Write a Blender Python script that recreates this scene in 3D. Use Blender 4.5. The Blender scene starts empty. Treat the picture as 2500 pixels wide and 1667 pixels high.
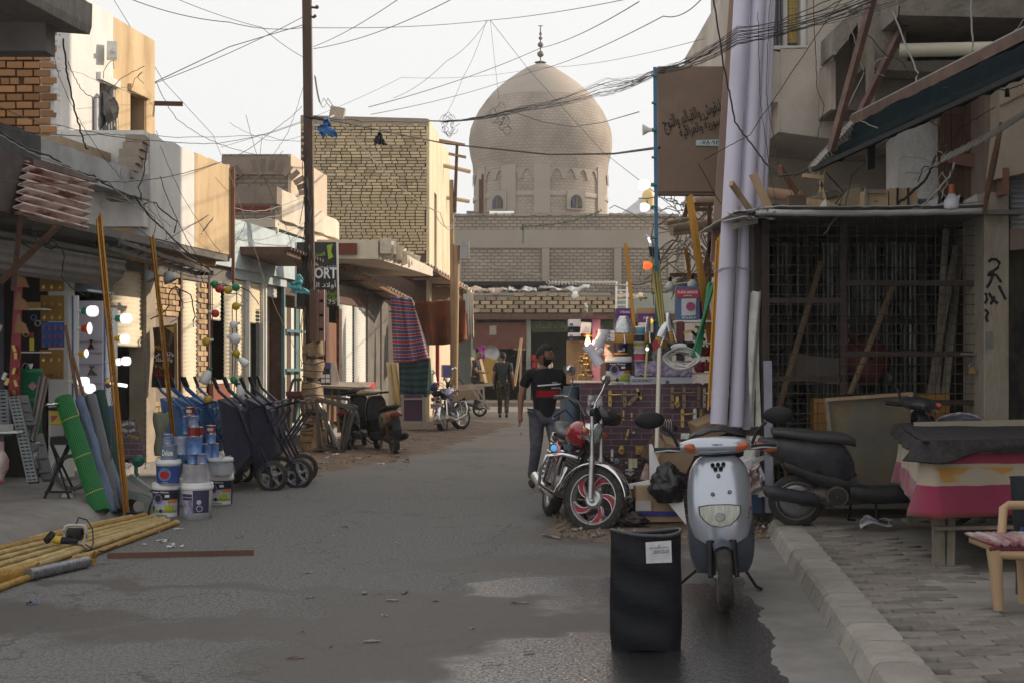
import bpy, bmesh, math, random
import numpy as np
from mathutils import Vector, Matrix, Euler, noise
from math import sin,cos,pi,atan2
rU=random.uniform; nZ=noise.noise; MR=Matrix.Rotation; BM=bpy.data.materials; rC=random.choice; rG=random.gauss
random.seed(7); R = math.radians
S = bpy.context.scene; COL = S.collection
F, H0, CH = 3472.0, 879.0, 1.55
cd = bpy.data.cameras.new('camera'); cam = bpy.data.objects.new('camera', cd); COL.objects.link(cam)
cam.location = (0, 0, CH);cam.rotation_euler = (R(90), 0, 0)
cd.sensor_width = 36; cd.lens = 50; cd.shift_y = (H0-833.5)/2500; cd.clip_end = 2000
S.camera = cam
SUN_EL, SUN_AZ = 24.0, 66.0            # azimuth clockwise from +Y
w = bpy.data.worlds.new('World'); S.world = w; w.use_nodes = True
nt = w.node_tree; bg = nt.nodes['Background']
sky = nt.nodes.new('ShaderNodeTexSky');sky.sky_type = 'NISHITA'; sky.sun_disc = False
sky.sun_elevation = R(SUN_EL);sky.sun_rotation = R(SUN_AZ);sky.dust_density = 6; sky.air_density = 1.0; sky.altitude = 60
hs = nt.nodes.new('ShaderNodeHueSaturation');hs.inputs['Saturation'].default_value = 0.22
mx = nt.nodes.new('ShaderNodeMix');mx.data_type = 'RGBA'; mx.inputs[0].default_value = 0.8
mx.inputs[7].default_value = (10.9, 10.9, 10.9, 1)      # dusty white haze veil over the whole sky
nt.links.new(sky.outputs[0], hs.inputs['Color']);nt.links.new(hs.outputs[0], mx.inputs[6])
nt.links.new(mx.outputs[2], bg.inputs['Color']);bg.inputs['Strength'].default_value = 0.1
sd = bpy.data.lights.new('sun', 'SUN'); so = bpy.data.objects.new('sun', sd); COL.objects.link(so)
sd.energy = 4.6; sd.angle = R(0.6);sd.color = (1, .83, .64)
sv = Vector((sin(R(SUN_AZ))*cos(R(SUN_EL)), cos(R(SUN_AZ))*cos(R(SUN_EL)), sin(R(SUN_EL))))
so.rotation_euler = sv.to_track_quat('Z', 'Y').to_euler()
so.location = (20, 10, 30)
S.view_settings.view_transform = 'Standard'; S.view_settings.look = 'None'; S.view_settings.exposure = 0.03
S.view_settings.gamma = 1; S.view_settings.use_curve_mapping = False
S.render.engine = 'CYCLES'; S.cycles.use_denoising = True; S.cycles.max_bounces = 6; S.cycles.volume_bounces = 0
S.cycles.transparent_max_bounces = 12
def P(px, py, Z): return Vector(((px-1250)/F*Z, Z, CH+(H0-py)/F*Z))
def G(px, py, z=0.0):
 Z = (CH-z)*F/(py-H0); return Vector(((px-1250)/F*Z, Z, z))
def xF(y): return -7.415+0.13*y            # left shop-front line
def yF(px): return 25745/(1701.4-px)
def FP(px, py, off=0.0):                   # point on the left shop front (off = metres out into the street)
 y = (7.415-off)*F/(1701.4-px); return Vector((xF(y)+off, y, CH+(H0-py)/F*y))
ORG = {}
V = Vector
class MB:
 def __init__(s): s.v=[]; s.f=[]; s.m=[]; s.s=[]; s.k=0; s.sm=False
 def add(s, vs, fs, sm=None):
  b=len(s.v);s.v+= [tuple(p) for p in vs]
  for f in fs: s.f.append([b+i for i in f]);s.m.append(s.k);s.s.append(s.sm if sm is None else sm)
  return s
 def mat(s, k): s.k=k; return s
 def box(s, c, d, rot=None, tap=1.0):
  x,y,z=[q/2 for q in d]; c=V(c)
  vs=[V((i*x*(tap if k>0 else 1), j*y*(tap if k>0 else 1), k*z)) for k in(-1,1) for j in(-1,1) for i in(-1,1)]
  if rot is not None:
   m = rot if isinstance(rot, Matrix) else Euler(rot).to_matrix()
   vs=[m@p for p in vs]
  return s.add([p+c for p in vs], [(0,2,3,1),(4,5,7,6),(0,1,5,4),(2,6,7,3),(0,4,6,2),(1,3,7,5)], False)
 def bb(s, a, b): a=V(a);b=V(b); return s.box((a+b)/2, [abs(q) for q in (b-a)])
 def beam(s, a, b, w=.04, h=None, roll=0.0):
  a=V(a);b=V(b);h=h or w; d=b-a; L=d.length
  if L<1e-6: return s
  q=d.to_track_quat('Z','Y').to_matrix() @ MR(roll,3,'Z')
  return s.box((a+b)/2,(w,h,L),q)
 def cyl(s, a, b, r, r2=None, n=10, caps=True, sm=True):
  a=V(a);b=V(b); r2=r if r2 is None else r2; q=(b-a).to_track_quat('Z','Y').to_matrix()
  vs=[]
  for p,rr in((a,r),(b,r2)):
   for i in range(n):
    t=2*pi*i/n; vs.append(p+q@V((rr*cos(t),rr*sin(t),0)))
  s.add(vs,[(i,(i+1)%n,n+(i+1)%n,n+i) for i in range(n)],sm)
  if caps: s.add(vs[:n],[tuple(range(n))[::-1]],False);s.add(vs[n:],[tuple(range(n))],False)
  return s
 def tube(s, pts, r, n=6, sm=True):
  pts=[V(p) for p in pts]; rs=r if isinstance(r,(list,tuple)) else [r]*len(pts);b=[]
  up=V((0,0,1));vs=[]
  for i,p in enumerate(pts):
   t=(pts[min(i+1,len(pts)-1)]-pts[max(i-1,0)])
   t = t.normalized() if t.length>1e-9 else V((0,0,1))
   x=t.cross(up)
   if x.length<.05: x=t.cross(V((1,0,0)))
   x.normalize();y=x.cross(t)
   for k in range(n):
    a=2*pi*k/n; vs.append(p+(x*cos(a)+y*sin(a))*rs[i])
  fs=[(i*n+k,i*n+(k+1)%n,(i+1)*n+(k+1)%n,(i+1)*n+k) for i in range(len(pts)-1) for k in range(n)]
  s.add(vs,fs,sm);m=len(vs)
  s.add(vs[:n],[tuple(range(n))[::-1]],False);s.add(vs[-n:],[tuple(range(n))],False)
  return s
 def lathe(s, o, prof, n=20, ax=(0,0,1), sm=True, a0=0, a1=360, sx=1, sy=1):
  o=V(o);q=V(ax).to_track_quat('Z','Y').to_matrix() if tuple(ax)!=(0,0,1) else Matrix.Identity(3);vs=[]
  full=abs(a1-a0)>=359.9; m=n if full else n+1
  for r,z in prof:
   for i in range(m):
    t=R(a0+(a1-a0)*i/n);vs.append(o+q@V((r*sx*cos(t),r*sy*sin(t),z)))
  fs=[]
  for j in range(len(prof)-1):
   for i in range(n):
    i2=(i+1)%m if full else i+1
    fs.append((j*m+i,j*m+i2,(j+1)*m+i2,(j+1)*m+i))
  return s.add(vs,fs,sm)
 def ball(s, c, r, n=12, rot=None):
  r=(r,)*3 if not isinstance(r,(tuple,list)) else r; c=V(c);k=max(4,n//2);vs=[]
  for j in range(k+1):
   ph=pi*j/k
   for i in range(n):
    t=2*pi*i/n; p=V((r[0]*sin(ph)*cos(t),r[1]*sin(ph)*sin(t),r[2]*cos(ph)))
    if rot is not None: p=(rot if isinstance(rot,Matrix) else Euler(rot).to_matrix())@p
    vs.append(c+p)
  return s.add(vs,[(j*n+i,(j+1)*n+i,(j+1)*n+(i+1)%n,j*n+(i+1)%n) for j in range(k) for i in range(n)],True)
 def torus(s, c, R1, r, ax=(0,0,1), n=24, m=8, ry=None):
  pr=[(R1+r*cos(2*pi*i/m),(ry or r)*sin(2*pi*i/m)) for i in range(m+1)]
  return s.lathe(c,pr,n,ax)
 def grid(s, fn, nu, nv, sm=True, thick=0):
  vs=[fn(i/nu,j/nv) for j in range(nv+1) for i in range(nu+1)]; w=nu+1
  fs=[(j*w+i,j*w+i+1,(j+1)*w+i+1,(j+1)*w+i) for j in range(nv) for i in range(nu)]
  s.add(vs,fs,sm)
  if thick:
   a,b,c=V(vs[0]),V(vs[nu]),V(vs[w*nv]);nrm=(b-a).cross(c-a).normalized()*thick
   s.add([V(p)-nrm for p in vs],[f[::-1] for f in fs],sm)
  return s
 def prism(s, poly, d, M, sm=False):
  n=len(poly);vs=[M@V((x,y,0)) for x,y in poly]+[M@V((x,y,d)) for x,y in poly]
  return s.add(vs,[tuple(range(n))[::-1],tuple(range(n,2*n))]+[(i,(i+1)%n,n+(i+1)%n,n+i) for i in range(n)],sm)
 def loft(s, rings, sm=True, caps=True):
  n=len(rings[0]);vs=[p for r in rings for p in r]
  s.add(vs,[(j*n+i,j*n+(i+1)%n,(j+1)*n+(i+1)%n,(j+1)*n+i) for j in range(len(rings)-1) for i in range(n)],sm)
  if caps: s.add(rings[0],[tuple(range(n))[::-1]],sm);s.add(rings[-1],[tuple(range(n))],sm)
  return s
 def mk(s, name, mats, parent=None, loc=None, bevel=0, sub=0, solid=0, local=False, **props):
  if not isinstance(mats,(list,tuple)): mats=[mats]
  po=ORG.get(parent.name,V((0,0,0))) if parent else V((0,0,0))
  W=V(loc) if loc is not None else (po.copy() if parent else V((0,0,0)))
  me=bpy.data.meshes.new(name); Wm=V((0,0,0)) if local else W
  me.from_pydata([(p[0]-Wm.x,p[1]-Wm.y,p[2]-Wm.z) for p in s.v],[],s.f)
  for m in mats: me.materials.append(m)
  me.polygons.foreach_set('material_index',[min(k,len(mats)-1) for k in s.m])
  me.polygons.foreach_set('use_smooth',s.s);me.update()
  o=bpy.data.objects.new(name,me); COL.objects.link(o);o.location=W-po
  if parent: o.parent=parent
  ORG[o.name]=W
  if bevel:
   b=o.modifiers.new('b','BEVEL');b.width=bevel; b.segments=2; b.limit_method='ANGLE'; b.angle_limit=R(35)
  if solid:
   b=o.modifiers.new('s','SOLIDIFY');b.thickness=solid; b.offset=0
  if sub:
   b=o.modifiers.new('u','SUBSURF');b.levels=sub; b.render_levels=sub
  for k,v in props.items(): o[k]=v
  return o
def thing(name, label, cat, loc=(0,0,0), group=None, rz=0):
 o=bpy.data.objects.new(name,None); COL.objects.link(o);o.location=loc; o.rotation_euler=(0,0,rz)
 o.empty_display_size=.2; ORG[o.name]=V(loc); return tag(o,label,cat,group)
def tag(o,label,cat,group=None,kind=None):
 o['label']=label; o['category']=cat
 if group: o['group']=group
 if kind: o['kind']=kind
 return o
def struct(o): o['kind']='structure'; return o
def copy_tree(o, parent=None):
 c=o.copy(); COL.objects.link(c);c.parent=parent; ORG[c.name]=ORG.get(o.name,V((0,0,0)))
 for ch in o.children: copy_tree(ch,c)
 return c
def inst(mesh_o, parent, loc, rot=(0,0,0), sc=(1,1,1), name=None):    # one more object sharing a mesh (pieces)
 c=bpy.data.objects.new(name or mesh_o.name.split('.')[0],mesh_o.data); COL.objects.link(c)
 po=ORG.get(parent.name,V((0,0,0)));c.parent=parent; c.location=V(loc)-po
 c.rotation_euler=rot; c.scale=sc; ORG[c.name]=V(loc); return c
MC={}
def M(name, col=(.5,.5,.5), rough=.8, metal=0., var=.18, scale=3., col2=None, c2s=1.5, c2t=.5, c2w=.12, bump=.2, bs=40., bd=.01,
      rand=0., spec=.35, stretch=(1,1,1), emit=0., alpha=1., dust=0., trans=0., coat=0., clump=0., sheen=0.):
 if name in MC: return MC[name]
 m=BM.new(name);m.use_nodes=True; MC[name]=m; t=m.node_tree; N=t.nodes.new; L=t.links.new
 b=t.nodes['Principled BSDF']; b.inputs['Roughness'].default_value=rough; b.inputs['Metallic'].default_value=metal
 b.inputs['Specular IOR Level'].default_value=spec; b.inputs['Coat Weight'].default_value=coat
 if alpha<1: b.inputs['Alpha'].default_value=alpha
 if trans: b.inputs['Transmission Weight'].default_value=trans
 if emit:
  b.inputs['Emission Color'].default_value=(*col,1);b.inputs['Emission Strength'].default_value=emit
 tc=N('ShaderNodeTexCoord');mp=N('ShaderNodeMapping');mp.inputs['Scale'].default_value=stretch
 L(tc.outputs['Object'],mp.inputs['Vector'])
 def nz(sc,det=4,w=0):
  n=N('ShaderNodeTexNoise');n.inputs['Scale'].default_value=sc; n.inputs['Detail'].default_value=det
  n.inputs['Roughness'].default_value=.62
  L(mp.outputs[0],n.inputs['Vector']); return n.outputs['Fac']
 def rmp(src,lo,hi,a=0.,b2=1.):
  n=N('ShaderNodeMapRange');n.inputs[1].default_value=lo; n.inputs[2].default_value=hi; n.inputs[3].default_value=a; n.inputs[4].default_value=b2
  L(src,n.inputs[0]); return n.outputs[0]
 def mix(f,a,c,mode='MIX'):
  n=N('ShaderNodeMix');n.data_type='RGBA'; n.blend_type=mode
  if isinstance(f,float): n.inputs[0].default_value=f
  else: L(f,n.inputs[0])
  for i,q in((6,a),(7,c)):
   if isinstance(q,tuple): n.inputs[i].default_value=(*q[:3],1)
   else: L(q,n.inputs[i])
  return n.outputs[2]
 c=tuple(col)
 if col2: c=mix(rmp(nz(c2s,6),c2t-c2w,c2t+c2w),c,tuple(col2))
 if var or rand:
  v=rmp(nz(scale,5),.25,.75,1-var,1+var)
  if rand:
   oi=N('ShaderNodeObjectInfo');q=rmp(oi.outputs['Random'],0,1,1-rand,1+rand)
   n=N('ShaderNodeMath');n.operation='MULTIPLY'; L(v,n.inputs[0]); L(q,n.inputs[1]);v=n.outputs[0]
  n=N('ShaderNodeVectorMath');n.operation='SCALE'
  if isinstance(c,tuple): n.inputs[0].default_value=c
  else: L(c,n.inputs[0])
  L(v,n.inputs['Scale']);c=n.outputs[0]
 if dust: c=mix(rmp(nz(scale*1.7,7),.42,.75,0,min(.5,dust*1.1)),c,(.27,.235,.19))
 if isinstance(c,tuple): b.inputs['Base Color'].default_value=(*c,1)
 else: L(c,b.inputs['Base Color'])
 if bump:
  n=N('ShaderNodeBump');n.inputs['Strength'].default_value=bump; n.inputs['Distance'].default_value=bd
  L(nz(bs,6),n.inputs['Height']); L(n.outputs[0],b.inputs['Normal'])
 if rough>.25 and rough<.95: L(rmp(nz(scale*2.3,4),.3,.7,max(0,rough-.12),min(1,rough+.1)),b.inputs['Roughness'])
 return m
AR={'ا':(0xFE8D,2),'أ':(0xFE83,2),'ب':(0xFE8F,4),'ة':(0xFE93,2),'ت':(0xFE95,4),'ج':(0xFE9D,4),'د':(0xFEA9,2),'ذ':(0xFEAB,2),'ر':(0xFEAD,2),
'س':(0xFEB1,4),'ش':(0xFEB5,4),'ع':(0xFEC9,4),'ف':(0xFED1,4),'ق':(0xFED5,4),'ك':(0xFED9,4),'ل':(0xFEDD,4),'م':(0xFEE1,4),'ن':(0xFEE5,4),
'ه':(0xFEE9,4),'و':(0xFEED,2),'ي':(0xFEF1,4),'ء':(0xFE80,1),'ث':(0xFE99,4),'خ':(0xFEA5,4),'ص':(0xFEB9,4),'ى':(0xFEEF,2)}
def shape(t):
 t=t.replace('لا','\u0001'); A=dict(AR); A['\u0001']=(0xFEFB,2);o=[]
 for i,c in enumerate(t):
  if c not in A: o.append(c); continue
  base,n=A[c]; prev=i>0 and t[i-1] in A and A[t[i-1]][1]==4; nxt=i+1<len(t) and t[i+1] in A and A[t[i+1]][1]>1
  if n==1: k=0
  elif n==2: k=1 if prev else 0
  else: k=(3 if nxt else 1) if prev else (2 if nxt else 0)
  o.append(chr(base+k))
 out=''.join(o);out=out if all('\u0660'<=c<='\u0669' for c in t) else out[::-1]
 return out
def text(body, width, mat, parent, o, x=(1,0,0), up=(0,0,1), name='lettering', th=.002, bold=0., height=None, shear=0):
 ar=any('\u0600'<=c<='\u06ff' for c in body)
 c=bpy.data.curves.new('t','FONT');c.body=shape(body) if ar else body; c.align_x='CENTER'; c.align_y='CENTER'
 c.offset=bold; c.extrude=0; c.resolution_u=2; c.shear=shear
 to=bpy.data.objects.new('t',c); COL.objects.link(to);bpy.context.view_layer.update()
 dg=bpy.context.evaluated_depsgraph_get();me=bpy.data.meshes.new_from_object(to.evaluated_get(dg)); COL.objects.unlink(to)
 bpy.data.objects.remove(to); 
 if not len(me.vertices): return None
 a=np.empty(len(me.vertices)*3,'f');me.vertices.foreach_get('co',a);a=a.reshape(-1,3)
 mn,mxx=a.min(0),a.max(0);k=width/(mxx[0]-mn[0]) ; ky=(height/(mxx[1]-mn[1])) if height else k
 X=V(x).normalized(); U=(V(up)-V(up).dot(X)*X).normalized(); Nn=X.cross(U);cx=(mn+mxx)/2; O=V(o)
 po=ORG.get(parent.name,V((0,0,0)))
 for v in me.vertices:
  v.co=(O-po)+X*((v.co.x-cx[0])*k)+U*((v.co.y-cx[1])*ky)+Nn*th
 me.materials.append(mat);ob=bpy.data.objects.new(name,me); COL.objects.link(ob);ob.parent=parent
 ORG[ob.name]=po.copy(); return ob
# ================================================================== materials used widely
conc=M('concrete',(.30,.285,.265),.9,var=.25,scale=2.2,bump=.5,bs=30,bd=.02,col2=(.22,.205,.19),c2s=.9)
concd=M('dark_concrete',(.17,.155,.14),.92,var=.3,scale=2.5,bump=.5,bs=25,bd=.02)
stucco=M('beige_stucco',(.62,.555,.48),.93,var=.12,scale=1.4,bump=.9,bs=55,bd=.02,col2=(.47,.41,.35),c2s=1.1,dust=.12)
wpaint=M('white_limewash',(.66,.64,.61),.9,var=.12,scale=3,bump=.4,bs=20,bd=.015,col2=(.50,.48,.45),c2s=1.3,c2t=.6,stretch=(1,1,.5))
ypaint=M('ochre_plaster',(.56,.42,.25),.9,var=.18,scale=2,bump=.4,bs=20,bd=.015,col2=(.40,.27,.15),c2s=2.4,c2t=.60,stretch=(1.2,1.2,.35))
cream=M('cream_metal',(.72,.66,.52),.55,var=.08,scale=3,bump=.1,bs=8,col2=(.60,.52,.38),c2s=2,c2t=.62,stretch=(1,1,.5))
whm=M('white_metal',(.70,.70,.66),.5,var=.08,scale=4,bump=.08)
black=M('black_plastic',(.012,.012,.014),.5,var=.25,scale=8,bump=.05,spec=.22)
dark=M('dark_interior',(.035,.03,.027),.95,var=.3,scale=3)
brownm=M('brown_steel',(.095,.05,.038),.6,var=.3,scale=6,bump=.15,col2=(.16,.08,.05),c2s=8,c2t=.6)
rust=M('rusty_steel',(.12,.065,.04),.85,var=.4,scale=9,bump=.4,bs=60,metal=.2)
greym=M('grey_steel',(.30,.30,.30),.42,metal=.75,var=.2,scale=7,bump=.08)
chrome=M('chrome',(.72,.72,.73),.16,metal=1,var=.08,scale=12,bump=.02)
dchrome=M('dull_chrome',(.42,.42,.42),.38,metal=.9,var=.25,scale=14,bump=.1,dust=.1)
brass=M('brass',(.42,.29,.10),.35,metal=.9,var=.2,scale=15,bump=.05)
rubber=M('tyre_rubber',(.028,.027,.026),.8,var=.25,scale=10,bump=.35,bs=80,dust=.16)
wood=M('raw_wood',(.36,.25,.15),.8,var=.3,scale=5,stretch=(1,1,.15),bump=.4,bs=30)
woodg=M('weathered_wood',(.25,.215,.17),.9,var=.35,scale=6,stretch=(1,1,1),bump=.6,bs=30,bd=.012)
woodb=M('brown_wood',(.20,.10,.06),.75,var=.3,scale=6,bump=.3,stretch=(1,1,.2))
card=M('cardboard',(.38,.27,.17),.9,var=.12,scale=4,bump=.15)
white=M('white_plastic',(.74,.74,.74),.45,var=.05,scale=4,bump=.03,dust=.04)
cloudy=M('cloudy_film',(.62,.62,.62),.22,var=.1,scale=9,bump=.6,bs=14,bd=.02,alpha=.38)
bulbw=M('lit_bulb',(1,.98,.95),.4,emit=5.5,var=0,bump=0)
bulbo=M('unlit_bulb',(.80,.79,.77),.25,var=.03,bump=0)
blackpaint=M('black_paint',(.02,.02,.022),.6,var=.3,bump=.2)
navy=M('navy_paint',(.020,.022,.045),.38,var=.25,scale=6,bump=.08,dust=.05)
bluep=M('blue_paint',(.05,.13,.30),.42,var=.2,scale=6,bump=.06)
gold=M('gold_aluminium',(.36,.175,.03),.3,metal=.75,var=.2,scale=6,bump=.05,stretch=(1,1,.1))
glassd=M('dark_glass',(.03,.035,.04),.12,var=.1,bump=0,spec=.6)
redp=M('red_paint',(.32,.02,.025),.35,var=.15,scale=6,bump=.04)
txtw=M('white_ink',(.78,.78,.78),.6,var=0,bump=0);txtk=M('black_ink',(.02,.02,.02),.6,var=0,bump=0)
txtb=M('navy_ink',(.03,.04,.16),.6,var=0,bump=0)
wirem=M('black_wire',(.022,.021,.02),.6,var=.1,bump=0)
wireg=M('grey_wire',(.30,.29,.27),.6,var=.1,bump=0)
ground=M('packed_dirt',(.215,.155,.11),.95,var=.3,scale=4,bump=.9,bs=22,bd=.03,col2=(.15,.11,.085),c2s=3)

def brickmat(name,c1,c2,mort,bw,bh,ms=.02,uv=False,rot=0,bump=.8,axis='XZ'):
 m=BM.new(name);m.use_nodes=True; t=m.node_tree; N=t.nodes.new; L=t.links.new; b=t.nodes['Principled BSDF']; b.inputs['Roughness'].default_value=.92
 tc=N('ShaderNodeTexCoord'); 
 if uv: src=tc.outputs['UV']
 else:
  s=N('ShaderNodeSeparateXYZ');c=N('ShaderNodeCombineXYZ'); L(tc.outputs['Object'],s.inputs[0]); L(s.outputs['X' if axis[0]=='X' else 'Y'],c.inputs[0]); L(s.outputs['Z'],c.inputs[1]);src=c.outputs[0]
 br=N('ShaderNodeTexBrick');br.inputs['Color1'].default_value=(*c1,1);br.inputs['Color2'].default_value=(*c2,1);br.inputs['Mortar'].default_value=(*mort,1)
 br.inputs['Scale'].default_value=1; br.inputs['Mortar Size'].default_value=ms; br.inputs['Brick Width'].default_value=bw; br.inputs['Row Height'].default_value=bh
 n2=N('ShaderNodeTexNoise'); n2.inputs['Scale'].default_value=9; n2.inputs['Detail'].default_value=4; L(src,n2.inputs['Vector'])
 va=N('ShaderNodeVectorMath');va.operation='MULTIPLY_ADD'; L(n2.outputs['Color'],va.inputs[0]);va.inputs[1].default_value=(bw*.12,bh*.25,0); L(src,va.inputs[2]); L(va.outputs[0],br.inputs['Vector'])
 n=N('ShaderNodeTexNoise');n.inputs['Scale'].default_value=.7; n.inputs['Detail'].default_value=7; L(src,n.inputs['Vector'])
 mr=N('ShaderNodeMapRange');mr.inputs[1].default_value=.3; mr.inputs[2].default_value=.7; mr.inputs[3].default_value=.8; mr.inputs[4].default_value=1.15; L(n.outputs[0],mr.inputs[0])
 vm=N('ShaderNodeVectorMath');vm.operation='SCALE'; L(br.outputs['Color'],vm.inputs[0]); L(mr.outputs[0],vm.inputs['Scale']); L(vm.outputs[0],b.inputs['Base Color'])
 bp=N('ShaderNodeBump');bp.inputs['Strength'].default_value=bump; bp.inputs['Distance'].default_value=.03; bp.invert=True; L(br.outputs['Fac'],bp.inputs['Height']); L(bp.outputs[0],b.inputs['Normal'])
 return m

# ================================================================== ground
def roadmat():
 m=BM.new('asphalt');m.use_nodes=True; t=m.node_tree; N=t.nodes.new; L=t.links.new; b=t.nodes['Principled BSDF']
 tc=N('ShaderNodeTexCoord'); O=tc.outputs['Object']
 def nz(sc,det=5,v=O,rg=.6):
  n=N('ShaderNodeTexNoise');n.inputs['Scale'].default_value=sc; n.inputs['Detail'].default_value=det; n.inputs['Roughness'].default_value=rg; L(v,n.inputs['Vector']); return n
 def mr(src,a,c,d=0.,e=1.):
  n=N('ShaderNodeMapRange');n.interpolation_type='SMOOTHSTEP'; n.inputs[1].default_value=a; n.inputs[2].default_value=c; n.inputs[3].default_value=d; n.inputs[4].default_value=e; L(src,n.inputs[0]); return n.outputs[0]
 def ma(op,a,c):
  n=N('ShaderNodeMath');n.operation=op
  for i,q in enumerate((a,c)):
   if isinstance(q,(int,float)): n.inputs[i].default_value=q
   else: L(q,n.inputs[i])
  return n.outputs[0]
 def mix(f,a,c):
  n=N('ShaderNodeMix');n.data_type='RGBA'; L(f,n.inputs[0])
  for i,q in((6,a),(7,c)):
   if isinstance(q,tuple): n.inputs[i].default_value=(*q,1)
   else: L(q,n.inputs[i])
  return n.outputs[2]
 wn=nz(1.1,5);vm=N('ShaderNodeVectorMath');vm.operation='MULTIPLY_ADD'; L(wn.outputs['Color'],vm.inputs[0]);vm.inputs[1].default_value=(1.7,2.4,0); L(O,vm.inputs[2])
 def blob(x,y,rx,ry):
  s=N('ShaderNodeVectorMath');s.operation='SUBTRACT'; L(vm.outputs[0],s.inputs[0]);s.inputs[1].default_value=(x+.85,y+1.2,0)
  d=N('ShaderNodeVectorMath');d.operation='MULTIPLY'; L(s.outputs[0],d.inputs[0]);d.inputs[1].default_value=(1/rx,1/ry,0)
  l=N('ShaderNodeVectorMath');l.operation='LENGTH'; L(d.outputs[0],l.inputs[0]); return mr(l.outputs['Value'],.75,1.12,1,0)
 wet=blob(.75,9.5,.62,.75)
 for q in((.45,9.75,.75,.42),(.6,7.3,1.05,.75),(1.3,8.4,.55,1.5),(.5,6.4,1.5,.6)): wet=ma('MAXIMUM',wet,blob(*q))
 damp=blob(.2,8.9,1.5,1.1)
 for q in((-1.2,8.0,1.5,.5),(-1.9,9.75,2.4,.22),(.6,10.8,1.6,.5),(-2.9,8.6,.8,.55),(1.3,12.5,1.5,.9),(.2,7.2,1.6,1.0),(-.5,6.6,1.2,.3)): damp=ma('MAXIMUM',damp,blob(*q))
 ag=nz(95,3,rg=.75).outputs[0]; ag2=nz(300,2).outputs[0]
 c=mix(mr(ma('ADD',ma('MULTIPLY',ag,.55),ma('MULTIPLY',nz(38,3,rg=.8).outputs[0],.45)),.42,.58),(.045,.044,.043),(.225,.218,.206))
 c=mix(mr(nz(.35,6).outputs[0],.4,.65,0,.5),c,(.14,.134,.126))            # dust film
 c=mix(mr(nz(2.4,7,rg=.7).outputs[0],.56,.72,0,.55),c,(.165,.158,.15))
 vo=N('ShaderNodeTexVoronoi');vo.feature='DISTANCE_TO_EDGE'; vo.inputs['Scale'].default_value=.55; L(vm.outputs[0],vo.inputs['Vector']);c=mix(mr(vo.outputs['Distance'],.002,.010,.55,0),c,(.03,.03,.03))
 c=mix(mr(nz(1.3,8,rg=.75).outputs[0],.60,.66,0,.5),c,(.075,.070,.066))   # old patches
 sx=N('ShaderNodeSeparateXYZ'); L(O,sx.inputs[0])
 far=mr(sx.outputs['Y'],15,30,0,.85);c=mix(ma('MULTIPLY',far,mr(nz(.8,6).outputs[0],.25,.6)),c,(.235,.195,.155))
 c=mix(ma('MULTIPLY',damp,.8),c,(.058,.048,.040));c=mix(ma('MULTIPLY',wet,.85),c,(.018,.018,.018))
 L(c,b.inputs['Base Color'])
 r=ma('SUBTRACT',.93,ma('MULTIPLY',damp,.30));wr=mr(ag,.40,.60,.06,.22)
 f=N('ShaderNodeMix'); L(wet,f.inputs[0]); L(r,f.inputs[2]); L(wr,f.inputs[3]); L(f.outputs[0],b.inputs['Roughness'])
 bp=N('ShaderNodeBump');bp.inputs['Strength'].default_value=1; bp.inputs['Distance'].default_value=.0032
 L(ma('ADD',ag,ma('MULTIPLY',ag2,.4)),bp.inputs['Height'])
 b2=N('ShaderNodeBump'); b2.inputs['Strength'].default_value=.5; b2.inputs['Distance'].default_value=.04; L(nz(3,5).outputs[0],b2.inputs['Height']); L(bp.outputs[0],b2.inputs['Normal'])
 L(b2.outputs[0],b.inputs['Normal']);b.inputs['Specular IOR Level'].default_value=.6
 sp=nz(52,2,rg=.8).outputs[0]; cw=ma('MULTIPLY',wet,mr(sp,.45,.51,.02,1)); L(cw,b.inputs['Coat Weight']);b.inputs['Coat IOR'].default_value=2.3
 L(mr(sp,.4,.65,.22,.05),b.inputs['Coat Roughness']); b3=N('ShaderNodeBump'); b3.inputs['Strength'].default_value=1; b3.inputs['Distance'].default_value=.0042; L(nz(34,3).outputs[0],b3.inputs['Height']); L(b3.outputs[0],b.inputs['Coat Normal'])
 return m
rm=roadmat()
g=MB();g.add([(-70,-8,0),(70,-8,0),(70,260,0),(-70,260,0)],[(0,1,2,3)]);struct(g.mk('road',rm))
g=MB()
def dirt(u,v):
 y=16.2+u*19; e=(.05+.10*sin(y*2.1)+.09*sin(y*5.3+1)); x0=-5.2+.13*(y-16);w_=1.6+min(1.0,(y-16)*.13)*1.25+e
 x=x0+v*w_; h=.012+.05*(1-abs(2*v-1)**1.5)*(0.6+nZ(V((x*2,y*2,0))))*min(1,u*12)*(1-v**6)
 return (x,y,max(.004,h) if v<.98 else -.01)
g.grid(dirt,90,22);struct(g.mk('dirt_shoulder',ground))
g=MB()
def dirt2(u,v):
 e=1+.22*nZ(V((atan2(v-.5,u-.5)*2,5,0)));x=1.5+(u-.5)*2.3*e; y=13.4+(v-.5)*2.9*e; h=.004+.05*sin(pi*min(1,u*1.1))*sin(pi*min(1,v*1.15))*(1+.9*nZ(V((x*4,y*4,2))))
 q=max(abs(u-.5),abs(v-.5))*2; rr=math.hypot(u-.5,v-.5)*2; h=h*max(0,1-rr**3)+.004-.03*max(0,rr-.92)
 return (x,y,h)
g.grid(dirt2,36,36);struct(g.mk('dirt_patch',ground))
g=MB(); 
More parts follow.
